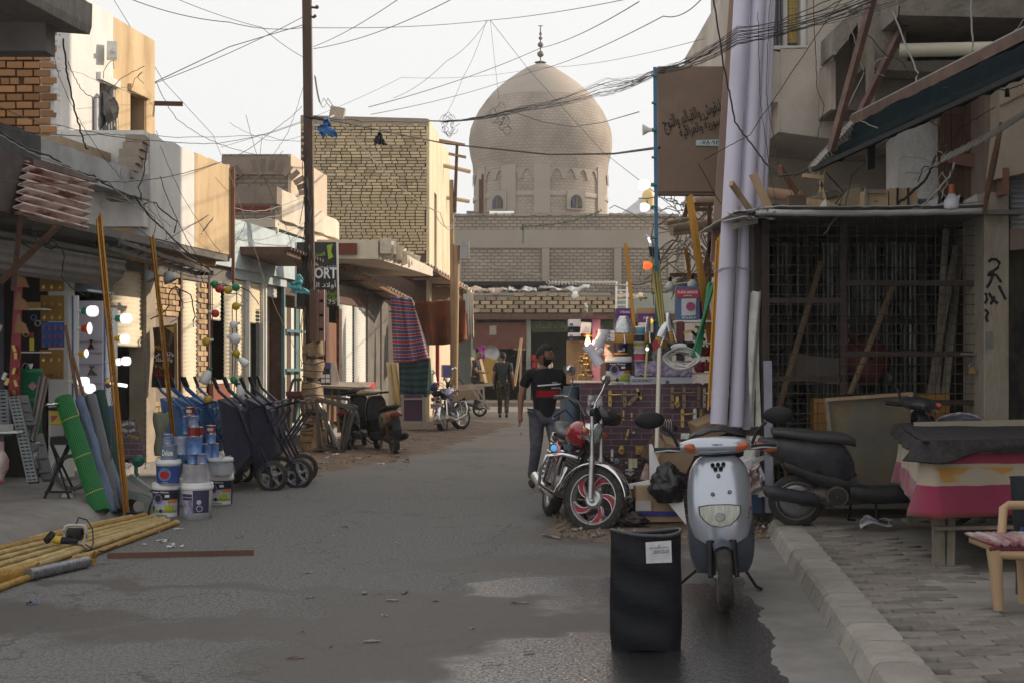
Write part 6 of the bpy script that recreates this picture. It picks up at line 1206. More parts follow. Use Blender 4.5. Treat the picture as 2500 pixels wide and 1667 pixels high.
t=thing('folding_stand','black folding stand with crossed legs beside the green mesh roll','stand',P(140,1225,14.0))
for a,c in(((124,1080,14.2),(172,1225,13.9)),((168,1080,14.2),(103,1228,13.9)),((128,1085,14.6),(180,1195,14.6)),((172,1085,14.6),(120,1198,14.6))): b=MB();b.tube([P(*a),P(*c),P(c[0]+(4 if c[0]>150 else -6),c[1]+2,c[2])],.013,6);b.mk('leg',black,t)
b=MB();pxbox(b,122,172,1066,1085,14.1,14.6);b.mk('tray',black,t);b=MB();b.beam(P(110,1200,13.9),P(176,1200,13.9),.02);b.mk('crossbar',black,t)
yl=M('tool_yellow',(.52,.36,.02),.4);t=thing('tool_box','yellow plastic tool box on the folding stand','tool box',P(137,1040,14.3));b=MB();pxbox(b,120,155,1000,1036,14.3,14.5);b.mk('body',yl,t,bevel=.01);b=MB();pxprism(b,[(124,1014),(140,1014),(126,1030)],14.29,.01);b.mk('sticker',M('mauve_disc'),t);b=MB();pxbox(b,118,157,994,1001,14.28,14.5);b.mk('lid',black,t)
b=MB();pxbox(b,124,156,1036,1066,14.3,14.5);tag(b.mk('white_tool_case',M('grey_case',(.30,.29,.27),.6)),'pale grey case under the yellow tool box','case')
b=MB();b.lathe(P(128,990,14.1),[(0,0),(.07,.0),(.085,.03),(.08,.03),(.06,.01)],18);tag(b.mk('steel_pan',chrome),'shiny steel pan above the yellow tool box','pan')
b=MB()
for i in range(16): b.torus(P(176+rU(-6,6),1152,14.5)+V((0,0,0)),.17+rU(-.02,.02),.004,V((.35+rU(-.25,.25),-1,rU(-.3,.3))).normalized(),28,4)
tag(b.mk('wire_coil',M('dark_zinc',(.13,.13,.13),.5,metal=.6)),'coil of razor wire between the stand and the green roll','wire coil')
for k,px in enumerate((150,166,184)): b=MB();b.cyl(P(px,1212,14.2),P(px+7,1210,14.1),.028,n=14);tag(b.mk('small_metal_disc',dchrome),('left','middle','right')[k]+' small metal wheel on the ground under the stand','wheel','small wheels under the stand')
t=thing('display_board','tilted board of purple printed bricks with hinges behind the gold rail','board',P(320,1122,15.3)); A0,B0,C0,D0=P(272,1030,15.6),P(331,1024,15.6),P(290,1125,15.2),P(354,1112,15.2);b=MB();b.add([A0,B0,D0,C0],[(0,1,2,3)]);b.mk('panel',pbr,t,solid=.02)
for i,(px,py) in enumerate(((306,1034),(322,1032),(305,1050),(322,1050),(318,1064),(332,1068),(277,1072))): b=MB();b.box(P(px,py,15.2),(.06,.02,.03),(0,(-.3,.2,.4)[i%3],0));b.mk('hinge',(slv,brass)[i>3],t)
t=thing('hand_blower','dark green round hand blower on the folded metal brackets','blower',P(337,1140,14.2));c=P(337,1124,14.2);gp_=M('pump_green',(.01,.10,.07),.3);b=MB();b.lathe(c,[(0,-.03),(.05,-.03),(.062,-.015),(.062,.015),(.045,.03),(.015,.032),(0,.04)],20,(.2,-1,0));b.mk('housing',gp_,t);b=MB();b.tube([c+V((-.02,0,-.03)),c+V((-.02,0,-.12)),c+V((.0,0,-.15))],.02,8);b.mk('spout',gp_,t);b=MB();b.box(c+V((-.11,0,-.05)),(.05,.05,.05),(0,.5,0));b.mk('white_cap',white,t)
gg=M('greygreen_sheet',(.20,.23,.22),.4,metal=.4,var=.15)
for k,(q,sz,ry) in enumerate((((343,1180),(.26,.10,.05),.62),((343,1212),(.26,.12,.07),.30),((360,1238),(.05,.1,.16),.2))):
 t=thing('sheet_bracket',('upper sloping','lower sloping','short upright')[k]+' grey green sheet metal bracket by the buckets','bracket',P(*q,14.2),'sheet metal brackets by the buckets');c=P(*q,14.2); E_=Euler((0,ry,0)).to_matrix();b=MB();b.box(c+E_@V((0,0,sz[2]/2)),(sz[0],sz[1],.006),E_);b.mk('web',gg,t)
 for sy in(-1,1): b=MB();b.box(c+E_@V((0,sy*sz[1]/2,0)),(sz[0],.006,sz[2]),E_);b.mk('flange',gg,t)
b=MB();b.torus(P(340,1235,14.3),.09,.03,(.3,-1,.2),20,8);tag(b.mk('rubber_hose',rubber),'black rubber ring under the sheet metal brackets','ring')
b=MB();b.grid(lambda u,v: P(394+(17-4*v+3*sin(v*9))*sin((u-.5)*pi),1006+v*104,16.3)+V((0,-.12*cos((u-.5)*pi),.02*nZ(V((u*6,v*5,0))))),20,14);tag(b.mk('green_sack',M('sack_olive',(.22,.23,.16),.7,bump=1,bs=9,bd=.04),solid=.01),'pale olive plastic sack standing by the brick pier','sack')
for k,(px,y0,y1,Z) in enumerate(((355,645,1150,15.0),(272,640,1240,14.3))):
 t=thing('hanging_chain',('right','left')[k]+' long steel chain hanging in front of the shops','chain',P(px,y1,Z),'long hanging chains');b=MB();n=int((y1-y0)*Z/F/.032)
 for i in range(n): c=P(px,y0,Z)-V((0,0,.032*i));b.torus(c,.011,.003,(0,1,0) if i%2 else (1,0,0),8,4)
 b.mk('links',M('chain_steel',(.16,.16,.16),.45,metal=.6,bump=0),t,kind='stuff')
t=thing('bulb_display_stand','white display stand with blue edges carrying lit bulbs','stand',P(225,1000,16.2));wb=M('peg_white',(.62,.60,.68),.6,var=.05)
for nm,x0,x1,y0,y1,Z,m_ in(('left_panel',177,190,722,1040,16.0,white),('left_edge',175,178.5,722,1040,15.98,bluep),('back_board',190,250,735,965,16.4,wb),('lower_board',190,250,966,1010,16.35,wb),('right_panel',256,284,752,990,15.9,white),('right_edge',253,256.5,752,990,15.88,bluep),('blue_base',256,284,990,1040,15.9,bluep)): b=MB();pxbox(b,x0,x1,y0,y1,Z,Z+.05);b.mk(nm,m_,t)
for py in(833,860,888,935): b=MB();pxbox(b,190,250,py,py+1.5,16.38,16.4);b.mk('groove',M('groove_grey',(.25,.24,.27),.7),t)
def dbulb(px,py,w_,h_,bc,lb,disc_=False,Z=15.7,lit=True):
 t=thing('display_bulb',lb,'bulb',P(px,py,Z),'bulbs on the white display stand');k=F/Z; w=w_/k; h=h_/k; c=P(px,py,Z);ax=(1,-.15,0)
 b=MB();b.lathe(c,[(0,w*.5),(h*.42,w*.5),(h*.5,w*.3),(h*.5,-w*.2),(h*.38,-w*.45)] if not disc_ else [(0,w*.5),(h*.3,w*.4),(h*.5,0),(h*.3,-w*.4)],18,ax);b.mk('globe',litm if lit else bulbo,t);b=MB();b.lathe(c,[(h*.36,-w*.45),(h*.33,-w*.45-.05),(h*.25,-w*.45-.07)],14,ax);b.mk('neck',bc,t);b=MB();b.cyl(c-V((w*.45+.07,0,0)),c-V((w*.45+.12,0,0)),h*.15);b.mk('socket',whm,t)
gC,oC,yC=M('bulb_green',(.02,.32,.20),.4,bump=0),M('bulb_orange',(.60,.08,.01),.4,bump=0),M('bulb_yellow',(.65,.40,.01),.4,bump=0)
for q in((225,760,24,27,gC,'upper left lit bulb with green neck on the display stand'),(219,802,8,30,oC,'lit disc bulb with orange neck on the display stand',True),(211,862,8,22,yC,'lit disc bulb with yellow neck on the display stand',True),(307,778,24,25,gC,'upper right lit bulb with green neck on the display stand'),(304,827,20,22,yC,'lit bulb with yellow neck on the right of the stand'),(307,881,20,22,whm,'lit white bulb low on the right of the stand'),(289,883,12,18,whm,'small lit white bulb beside the low right one'),(219,948,22,25,whm,'round lit bulb at the bottom of the stand'),(203,930,26,22,whm,'lit cone bulb at the bottom left of the stand')): dbulb(*q)
t=thing('rosette_lamp','small tube lamp in an ornate gold rosette on the display stand','lamp',P(262,934,15.7));b=MB();b.lathe(P(262,934,15.7),[(0,.0),(.05,0),(.058,.012),(.04,.02),(.02,.05)],16,(1,-.4,0));b.mk('rosette',brass,t);b=MB();b.cyl(P(270,935,15.65),P(290,938,15.6),.014,n=10);b.cyl(P(290,938,15.6),P(309,941,15.55),.02,n=10);b.mk('tube',litm,t)
for k,(px,py,cs) in enumerate(((222,840,(redp,black)),(222,903,(redp,bluep,M('leaf_green',(.08,.25,.03),.4)))  )):
 t=thing('pliers_set',('upper','lower')[k]+' bunch of coloured pliers hanging on the white board','pliers',P(px,py,16.3),'pliers on the white board')
 for i,m_ in enumerate(cs*2): b=MB();b.tube([P(px-3+i*2.2,py-10,16.3),P(px-1+i*.5,py-2,16.28),P(px-7+i*4.5,py+13,16.3)],.008,5);b.mk('handle',m_,t)
t=thing('bracket_board','narrow red board with varnished wooden shelf brackets','board',P(38,960,15.3));b=MB();pxprism(b,[(38,648),(54,650),(46,970),(20,970)],15.3,.03);b.mk('board',redp,t)
vb=M('varnished_wood',(.33,.13,.03),.3,var=.15,stretch=(1,1,.3))
for py in(672,728,785): b=MB();pxprism(b,[(44,py-18),(48,py-2),(60,py+6),(68,py+28),(67,py+30),(34,py+28),(38,py)],15.15,.04);b.mk('bracket',vb,t)
for i,py in enumerate((850,868,905,935,960)): b=MB();b.box(P(32+4*(i%2)+3,py,15.25),(.03,.03,.07),(0,.3*(i%3-1),0));b.mk('brass_latch',brass,t)
yc=M('ochre_card',(.28,.15,.03),.7,var=.1,bump=0)
def lockcard(x0,x1,y0,y1,m_,lb,rows=2,lm=brass,cols=3):
 t=thing('padlock_card',lb,'card',P((x0+x1)/2,y1,16.0),'cards of padlocks');b=MB();pxbox(b,x0,x1,y0,y1,16.0,16.02);b.mk('card',m_,t)
 for r_ in range(rows):
  for q in range(cols):
   c=P(x0+(x1-x0)*(q+.5)/cols,y0+(y1-y0)*(r_+.62)/rows,15.98);b=MB();b.box(c-V((0,0,.015)),(.028,.015,.03));b.torus(c+V((0,0,.008)),.011,.003,(0,1,0),10,4);b.mk('padlock',lm,t)
lockcard(97,156,642,712,yc,'topmost ochre card of brass padlocks',2);lockcard(99,156,722,785,yc,'second ochre card of brass padlocks',2);lockcard(101,156,787,848,M('blue_pack',(.02,.10,.35),.5,var=.3,scale=12,bump=0),'bright blue card of red and green padlocks',3,M('pink_lock',(.35,.06,.10),.4),4);lockcard(97,154,853,925,yc,'lowest ochre card of brass padlocks',2)
for k,py in enumerate((753,858)): b=MB();pxbox(b,50,104,py,py+3,15.6,15.9);t=tag(b.mk('shelf_strip',whm),('upper','lower')[k]+' thin white shelf inside the hardware shop','shelf')
b=MB();pxbox(b,53,92,738,752,15.7,15.8);tag(b.mk('level_case',M('ochre_card2',(.35,.20,.03),.5)),'black and orange case on the upper shop shelf','case')
t=thing('glue_tube','yellow and red glue tube standing on the lower shop shelf','tube',P(77,856,15.7));b=MB();pxbox(b,72,82,826,856,15.7,15.72);b.mk('body',M('lemon',(.55,.50,.03),.5),t);b=MB();pxbox(b,73,81,812,826,15.7,15.72);b.mk('top',redp,t)
for k in range(12):
 px,py=rC(((rU(-2,20),rU(650,950)),(rU(54,95),rU(775,830)),(rU(50,95),rU(880,960))));c=P(px,py,15.6);b=MB();(b.torus(c,.03,.008,(0,1,0),12,5) if k%3==0 else b.box(c,(.04,.03,.05+.03*(k%3)),(0,.4,0)));tag(b.mk('shop_hardware',(greym,brass,dchrome,yl,bluep)[k%5]),'small metal hardware hanging in the dark hardware shop','hardware','hardware hanging at the far left')
t=thing('tap_display','white and red painted vessel cut off at the left edge','vessel',P(0,1180,14.2));c=P(2,1180,14.2);b=MB();b.lathe(c,[(.0,0),(.05,.0),(.03,.06),(.075,.15),(.08,.24),(.05,.3),(.03,.33),(.035,.42)],18);b.mk('body',M('cream_red_vessel',(.50,.48,.42),.4,col2=(.28,.03,.04),c2s=5),t)
b=MB();pxbox(b,-30,41,1052,1057,14.4,14.6);tag(b.mk('shelf_strip',whm),'white shelf board jutting in at the left edge','shelf');b=MB();pxbox(b,-20,20,1036,1051,14.4,14.55);tag(b.mk('small_carton',M('greywhite_card',(.42,.42,.42),.7)),'small white carton on the jutting shelf at the left edge','carton')
t=thing('lattice_beam','black lattice beam of square tubes bound with wire over the bulb display','beam',P(380,640,17));ra=(P(283,588,15.2),P(517,666,19.0));rb=(P(258,604,15.0),P(478,668,18.6))
for a,c in(ra,rb): b=MB();b.beam(a,c,.045);b.mk('rail',M('dusty_black',(.07,.065,.06),.6),t)
for a,c in((P(233,595,15.1),P(291,595,15.1)),(P(476,668,18.7),P(518,667,18.9))): b=MB();b.beam(a,c,.06);b.mk('end_bar',black,t)
for i in range(9): b=MB();v=(i+.5)/9; b.cyl(ra[0].lerp(ra[1],v),rb[0].lerp(rb[1],v),.012,n=5);b.mk('rung',rust,t)
b=MB()
for i in range(60): v=random.random();a=(ra if i%2 else rb);c=a[0].lerp(a[1],v);b.tube([c+V((0,0,.04)),c+V((.03,0,-.01)),c+V((0,.02,-.03-rU(0,.05)))],.004,4)
b.mk('wire_bindings',wireg,t,kind='stuff')
for k,(px,py) in enumerate(((364,672),(411,675))): t=thing('dome_lamp',('left','right')[k]+' grey dome lamp hanging under the lattice beam','lamp',P(px,py,17),'dome lamps under the lattice beam');b=MB();b.lathe(P(px,py,17),[(.085,-.07),(.07,-.02),(.03,.05),(0,.06)],16,(-.5,0,1));b.mk('shade',M('grey_shade',(.30,.31,.30),.5),t,solid=.006);b=MB();b.tube([P(px,py-6,17),P(px+2,py-22,17)],.006,5);b.mk('cord',wirem,t)
GB={'green':M('ball_green',(.02,.22,.08),.35,bump=0),'red':M('ball_red',(.50,.04,.04),.35,bump=0),'yellow':M('ball_yellow',(.52,.33,.02),.35,bump=0),'white':bulbo}
for k,(px,py,r_,cn,lb) in enumerate(((525,695,10,'green','topmost green ball lamp on the left string'),(535,706,10,'red','red ball lamp between the top green and yellow ones'),(557,709,10,'yellow','yellow ball lamp at the top between the strings'),(576,702,10,'green','topmost green ball lamp on the right string'),(576,748,10,'yellow','upper yellow ball lamp on the right string'),(526,766,10,'red','red ball lamp in the middle of the left string'),(570,793,9.5,'white','white ball lamp on the right string'),(574,827,14,'white','large translucent ball lamp on the right string'),(504,834,10.5,'yellow','yellow ball lamp in the middle of the left string'),(577,862,9.5,'yellow','lower yellow ball lamp on the right string'),(571,927,9.5,'green','low green ball lamp above the barrow handles'),(508,975,11,'yellow','lowest yellow ball lamp on the left string'),(574,993,9.5,'red','red ball lamp behind the navy barrow handles'))):
 Z=17.2; t=thing('ball_lamp',lb,'lamp',P(px,py,Z),'coloured ball lamps on strings');c=P(px,py,Z);r=r_*Z/F; b=MB();b.ball(c,r,18);b.mk('globe',GB[cn],t);b=MB();d=V((-.8 if k%2 else .8,0,.25)).normalized();b.cyl(c+d*r*.9,c+d*(r+.035),.018,n=10);b.mk('cap',whm,t)
for k,(px,py,an) in enumerate(((593,881,.9),(504,918,-.5),(586,952,.2))):
 Z=17.2; t=thing('hanging_bulb',('upper right','large left','lower right')[k]+' unlit white bulb hanging on the lamp strings','bulb',P(px,py,Z),'unlit bulbs on the lamp strings');c=P(px,py,Z);h=(.075,.10,.08)[k]; ax=V((sin(an),0,-cos(an)));b=MB();b.lathe(c,[(0,h),(h*.55,h*.95),(h*.62,h*.6),(h*.6,-.1*h),(h*.25,-h*.8)],16,ax);b.mk('globe',bulbo,t);b=MB();b.cyl(c-ax*h*.75,c-ax*(h*1.15),h*.25,n=10);b.mk('neck',gs,t)
for k,(pts,m_) in enumerate((([(514,690),(515,800),(518,1000)],gs),([(518,700),(519,830)],redp),([(578,702),(577,830),(570,1000)],gs),([(567,750),(568,900),(564,960)],redp))): b=MB();b.tube([P(x,y,17.25) for x,y in pts],.006,5);tag(b.mk('lamp_string',m_),('green cord of the left lamp string','red cord of the left lamp string','green cord of the right lamp string','red cord of the right lamp string')[k],'cord')
bucket(406,1265,13.9,68,86,'paint bucket printed Super Deluxe at the bottom left of the pyramid','ap',base=G(406,1262));bucket(482,1266,13.9,76,88,'violet bucket printed with a house in the front row','house',base=G(482,1264));bucket(540,1233,15.2,64,77,'paint bucket printed Super Deluxe beside the wheelbarrows','ap',base=G(538,1232));bucket(411,1181,14.0,61,61,'bucket with a red apple on blue standing on the left bucket','apple');bucket(539,1158,15.1,60,42,'bucket wrapped in cloudy film on the right bucket','wrapped')
bucket(468,1236,15.3,60,70,'plain white bucket behind the violet house bucket','wrapped',base=G(466,1236))
b=MB();b.grid(lambda u,v: P(539+34*(.75+.3*v)*sin(2*pi*u),1112+v*44+4*nZ(V((u*8,v*3,0))),15.1)+V((0,-.14*(.75+.3*v)*cos(2*pi*u),0)),36,8);b.ball(P(540,1110,14.9),.045,10);tag(b.mk('cloudy_wrap',cloudy),'knotted cloudy plastic film over the right hand bucket','film')
cb=M('can_blue',(.05,.13,.38),.35,var=.5,scale=9,bump=0,col2=(.17,.29,.52),c2s=7);cr=M('can_maroon',(.22,.02,.02),.35,var=.2,bump=0);cg=M('can_grey',(.16,.20,.26),.4,var=.2,bump=0);tin=M('tin_rim',(.55,.55,.56),.25,metal=1,bump=0)
def can(px,py,w_,h_,m_,lb,word=None,Z=14.05,wm=None):
 t=thing('paint_can',lb,'can',P(px,py,Z),'pyramid of paint cans');c=P(px,py,Z);k=F/Z; r=w_/k/2; h=h_/k; b=MB();b.cyl(c,c+V((0,0,h)),r,n=24);b.mk('body',m_,t)
 for z in(0,h-.008): b=MB();b.lathe(c+V((0,0,z)),[(r*.97,0),(r*1.03,.002),(r*1.03,.007),(r*.9,.009),(r*.88,.004),(0,.004)],24);b.mk('rim',tin,t)
 if word: text(word,r*1.3,wm or txtw,t,c+V((r*.1,-r-.003,h*.5)),bold=.02,height=h*.38)
 return t
oi=M('orange_ink',(.55,.25,.02),.5,bump=0)
for q in((412,1122,39,38,cg,'grey can printed Deluxe on the apple bucket','Deluxe'),(409,1083,25,25,cb,'small blue can on the grey can','C',14.05,oi),(470,1131,25,25,cb,'left small blue can printed Color low in the pyramid',None),(493,1131,25,25,cb,'right small blue can printed Color low in the pyramid','Color',14.0,oi),(475,1107,38,42,cb,'large blue can in the middle of the pyramid',None),(442,1107,34,40,cb,'large blue can wrapped in film at the pyramid left',None,14.15),(505,1117,24,35,cb,'left tall blue can on the right side of the pyramid',None,14.2),(523,1117,22,36,cb,'right tall blue can at the pyramid edge',None,14.25),(515,1081,24,23,cb,'small blue can under the right maroon can',None,14.2),(515,1057,23,20,cr,'maroon can printed MERANO at the right peak','MERANO',14.2),(472,1065,25,24,cr,'left maroon can in the middle row',None,14.0),(490,1064,15,23,cr,'narrow maroon can right of the middle row',None,14.1),(453,1058,14,43,cb,'narrow blue can stack left of the middle',None,14.15),(472,1040,25,26,cb,'blue can printed Color under the top maroon can','lor',14.0,oi),(452,1030,14,15,cb,'tiny blue can left of the top',None,14.2),(463,1013,21,21,cr,'topmost maroon can of the pyramid','MERA',14.05)): can(*q)
for k,(px,py,w_,h_,Z) in enumerate(((462,1180,28,46,14.0),(490,1180,28,46,14.05))):
 can(px,py,w_,h_,M('can_lilac',(.22,.20,.26),.4,var=.5,scale=14,bump=0),('left','right')[k]+' lilac can under cloudy film on the violet bucket',None,Z)
b=MB();b.grid(lambda u,v: P(477+36*(.85+.2*v)*sin(2*pi*u),1130+v*50+3*nZ(V((u*9,v*3,0))),14.05)+V((0,-.13*cos(2*pi*u),0)),36,8);tag(b.mk('cloudy_wrap',cloudy),'cloudy plastic film round the two lilac cans','film')
b=MB();b.grid(lambda u,v: P(443+22*sin(2*pi*u),1064+v*44+3*nZ(V((u*9,v*3,2))),14.15)+V((0,-.10*cos(2*pi*u),0)),30,8);tag(b.mk('cloudy_wrap',cloudy),'cloudy plastic film round the wrapped blue can','film')
ym=M('yellow_wrap',(.50,.37,.15),.45,var=.25,scale=9,bump=.9,bs=24,bd=.02,col2=(.42,.27,.10),c2s=6,c2t=.56);om=M('orange_wrap',(.42,.24,.05),.4,var=.25,scale=12,bump=1,bs=20,bd=.03)
rods=[((352,1258),(-260,1398),.036),((296,1266),(-260,1378),.030),((372,1262),(-260,1412),.034),((384,1268),(-260,1432),.03),((398,1268),(-260,1450),.034),((412,1270),(-260,1474),.036),((404,1274),(-260,1496),.036),((322,1262),(-260,1388),.03),((430,1276),(-260,1530),.032)]
for k,(q0,q1,r_) in enumerate(rods):
 r_*=.74; a,c=G(*q0,r_),G(*q1,r_);n_=46; pts=[]; rs=[]
 for i in range(n_+1):
  v=i/n_; p=a.lerp(c,v);p.z=r_*(1.05+.35*((k*3)%4==1));pts.append(p+V((0,.012*sin(v*9+k),0)));rs.append(r_*(1+.13*((i*7+k)%3==0)+.1*nZ(V((v*20,k,0)))))
 b=MB();b.tube(pts,rs,10);t=thing('wrapped_rods','one of the long rods wrapped in yellow paper lying at the road edge','rod',pts[0],'yellow wrapped rods on the ground'); t['label']=('rearmost','second rearmost','third from the back','fourth from the back','middle','fifth from the back','frontmost','short back','orange front')[k]+' long rod wrapped in yellow paper at the road edge'; b.mk('wrap',ym if k not in(0,8) else om,t)
 if k%2==0: b=MB();b.ball(pts[0],(r_*1.6,r_*1.3,r_*1.3),9);b.mk('gathered_end',om if k==0 else ym,t)
 if k==8:
  b=MB();i0,i1=16,27; b.tube([p+V((0,-.005,0)) for p in pts[i0:i1]],r_*.95,12); 
a,c=G(270,1400,.04),G(560,0+1272,.04)
t=thing('grey_wrapped_pipe','grey film wrapped pipe with orange paper ends in front of the yellow rods','pipe',G(150,1400)); A_=G(70,1402,.045); B_=G(212,1370,.045);b=MB();b.tube([A_.lerp(B_,i/12) for i in range(13)],[.044+.004*(i%2) for i in range(13)],12);b.mk('film',M('silver_film',(.22,.22,.24),.28,metal=.5,var=.4,scale=15,bump=.8,bs=20),t)
for c_,sx in((G(205,1368,.05),.13),(G(40,1402,.05),.24)):
 b=MB();n=18; b.grid(lambda u,v: c_+(B_-A_).normalized()*((v-.5)*sx*2)+V((0,0,0))+MR(0,3,'Z')@V((.0,cos(u*2*pi)*.065*(1+.35*nZ(V((u*5,v*6,1)))),sin(u*2*pi)*.06*(1+.35*nZ(V((u*5,v*6,5)))))),n,16);b.mk('orange_paper',om,t,solid=.004)
t=thing('cable_reel','white plastic hand reel with black cable standing on the yellow rods','cable reel',P(183,1320,11.75));c=P(184,1303,11.75);b=MB()
pts=[]; 
for i in range(33): a=2*pi*i/32; q=abs(cos(a))**.5*(1 if cos(a)>0 else -1);w_=abs(sin(a))**.5*(1 if sin(a)>0 else -1);pts.append(c+V((q*.092,0,w_*.075)))
b.tube(pts,.013,8);b.mk('frame',M('translucent_white',(.45,.47,.48),.3,bump=.1),t)
for i in range(9): b=MB();b.torus(c+V((-.055+.013*i,0,0)),.045,.009,(1,0,0),18,6);b.mk('winding',wirem,t)
t=thing('angle_grinder','yellow and black angle grinder lying by the cable reel','power tool',P(150,1318,11.5));c=P(150,1318,11.5);b=MB();b.cyl(c+V((-.06,0,.01)),c+V((.0,0,.0)),.034,.03,n=14);b.mk('gear_head',yl,t);b=MB();b.cyl(c+V((0,0,0)),c+V((.13,.0,-.012)),.03,.024,n=14);b.mk('body',black,t);b=MB();b.lathe(c+V((-.09,0,.02)),[(0,-.012),(.052,-.012),(.056,.0),(.05,.03),(0,.035)],18,(-.7,-.3,.65));b.mk('guard',black,t)
b=MB();b.tube([P(168,1326,11.4),P(200,1330,11.4),P(214,1345,11.2),P(226,1338,11.3),P(208,1328,11.4),P(212,1342,11.3),P(255,1345,11.3),P(286,1330,11.5)],.006,6);b.tube([P(186,1278,11.75),P(192,1262,11.75),P(212,1268,11.75),P(226,1290,11.6),P(228,1325,11.45),P(222,1338,11.3)],.006,6);b.tube([G(-20,1270,.2),P(50,1272,13.4),P(62,1300,12.8),P(74,1318,12.4),G(92,1332,.01),G(110,1318,.01)],.006,6);tag(b.mk('power_cable',wirem),'black power cord looping round the cable reel and the kerb','cord')
b=MB();b.beam(G(262,1359,.012),G(620,1351,.012),.022,.065,roll=0);tag(b.mk('brown_plank',M('red_brown_plank',(.14,.075,.055),.85,stretch=(.2,1,1),var=.25)),'long thin brown plank lying on the road beside the yellow rods','plank')
# ================================================================== street pole and what hangs on it
t=thing('street_pole','tall rusty brown iron pole on the left side of the street','pole',G(748,1102));zp=23.8
b=MB();b.beam(P(762,1095,zp),P(749,-40,zp),.145,.145);b.mk('shaft',M('pole_brown',(.075,.040,.030),.65,var=.25,scale=1.5,bump=.3,stretch=(1,1,.3),dust=.08),t)
b=MB();n=26; pts=[P(764+5*sin(i*.5)+(8 if i>20 else 0),835+i*10.6,zp-.1) for i in range(n)]; rs=[.150+.010*sin(i*1.3)+.008*sin(i*2.9)+(.05 if i>20 else 0)+(.012*(i>8)) for i in range(n)]; b.tube(pts,rs,18)
wr=b.mk('wrapping',M('sacking_wrap',(.33,.25,.175),.92,var=.3,scale=5,bump=1,bs=9,bd=.06,col2=(.36,.20,.08),c2s=1.6,c2t=.6),t)
for vv in wr.data.vertices: vv.co+=noise.noise_vector(vv.co*3)*.05
b=MB()
for i in range(14): py=870+i*16; b.tube([P(738,py+rU(-9,9),zp-.28),P(764,py+rU(-4,4),zp-.33),P(792,py+rU(-9,9),zp-.2)],.010,5)
b.mk('ropes',M('dark_rope',(.10,.075,.055),.9),t)
b=MB();b.add([P(776,1010,zp-.3),P(792,1080,zp-.35),P(802,1100,zp-.3),P(760,1098,zp-.4),P(768,1030,zp-.3)],[(0,1,2,3,4)],False);b.mk('loose_flap',M('sacking_wrap'),t,solid=.02)
b=MB()
for i in range(26): a=P(748+rU(-8,9),rU(330,830),zp-.1);b.tube([a,a+V((rU(-.05,.09),-.03,-rU(.2,.6))),a+V((rU(-.08,.08),0,-rU(.7,1.5)))],.006,4)
b.mk('clinging_wires',wirem,t,kind='stuff')
b=MB();b.cyl(P(757,18,zp),P(775,20,zp),.02,n=6);b.ball(P(774,18,zp),.035,8);b.cyl(P(757,40,zp),P(768,44,zp),.02,n=6);b.ball(P(769,40,zp),.03,8);b.mk('insulators',M('dark_insulator',(.06,.04,.035),.5),t)
t=thing('slotted_box','brown louvred sheet metal box fixed on the street pole','box',P(776,835,23.4));bxm=M('brown_box_paint',(.17,.095,.075),.6,var=.1);b=MB();pxbox(b,757,777,708,832,23.2,23.5);b.mk('left_side',bxm,t);b=MB();pxbox(b,779.5,793,708,832,23.35,23.6);b.mk('front',blackpaint,t)
for y0,y1 in((709,732),(739,767),(774,801),(808,832)): b=MB();pxbox(b,779,790,y0,y1,23.3,23.34);b.mk('louvre',M('box_pinkish',(.32,.19,.15),.6),t)
for px in(757.5,762,767,772,776): b=MB();b.beam(P(px,707,23.18),P(px,833,23.18),.012);b.mk('rib',bxm,t)
b=MB();b.box(P(791.5,770,23.3),(.012,.1,.84));b.mk('flange',M('box_pinkish'),t)
t=thing('shop_banner','tall dark grey shop banner with ORT and green Arabic lettering behind the pole','banner',P(775,745,25));b=MB();pxbox(b,722,826,592,748,25.2,25.24);b.mk('cloth',M('charcoal_cloth',(.040,.045,.050),.7,var=.15),t);b=MB();b.beam(P(823,592,25.15),P(826,748,25.15),.03);b.beam(P(722,592,25.15),P(722,750,25.15),.03);b.mk('rim',whm,t)
gi=M('lime_ink',(.30,.45,.04),.6,bump=0);text('المدن',.20,gi,t,P(779,622,25.14),bold=.02);text('تكتشف مدن',.32,txtw,t,P(797,652,25.14));text('ORT',.40,txtw,t,P(795,667,25.14),bold=.03,height=.2);text('أولاد الم',.44,txtw,t,P(790,697,25.14),bold=.01,height=.16);text('لتجارة',.22,gi,t,P(806,717,25.14),bold=.01);text('والكهربا',.30,gi,t,P(803,729,25.14),bold=.01);text('575',.20,txtw,t,P(805,738,25.14),height=.07)
b=MB();pxprism(b,[(798,600),(812,596),(808,615),(814,628),(802,634),(800,618)],25.12,.01);b.mk('green_emblem',gi,t)
for k,(px,py,cc,sz) in enumerate(((795,312,(.03,.13,.35),1.0),(726,696,(.10,.36,.42),1.0),(926,338,(.03,.03,.035),.7))):
 b=MB();Z=22.8; b.grid(lambda u,v: P(px,py,Z)+V((((u-.5)*.26+.05*sin(v*9)+.06*nZ(V((u*4,v*4,k*9.))))*sz*(.25+v),.08*nZ(V((u*5,v*5,k*3.))),(.5-v)*.28*sz+.07*nZ(V((u*5,v*3,k+5.))))),16,16);tag(b.mk('plastic_bag',M('bag_%d'%k,cc,.35,var=.3,scale=10,bump=.6,bs=15,bd=.02),solid=.006),('blue plastic rag caught on wires beside the pole top','turquoise plastic bag snagged on the wires left of the pole','black rag hanging on the thick cable before the brick building')[k],'bag')
t=thing('carton_printed','black carton with white print on the red edged table','carton',P(789,938,25.5));b=MB();pxbox(b,768,806,884,940,25.4,25.7);b.mk('body',M('black_card',(.03,.03,.032),.6,bump=0),t);b=MB();pxbox(b,794,808,884,899,25.38,25.4);b.mk('blue_patch',M('violet_patch',(.11,.10,.30),.6,bump=0),t);text('akidoki',.20,txtw,t,P(780,890,25.37),bold=.02)
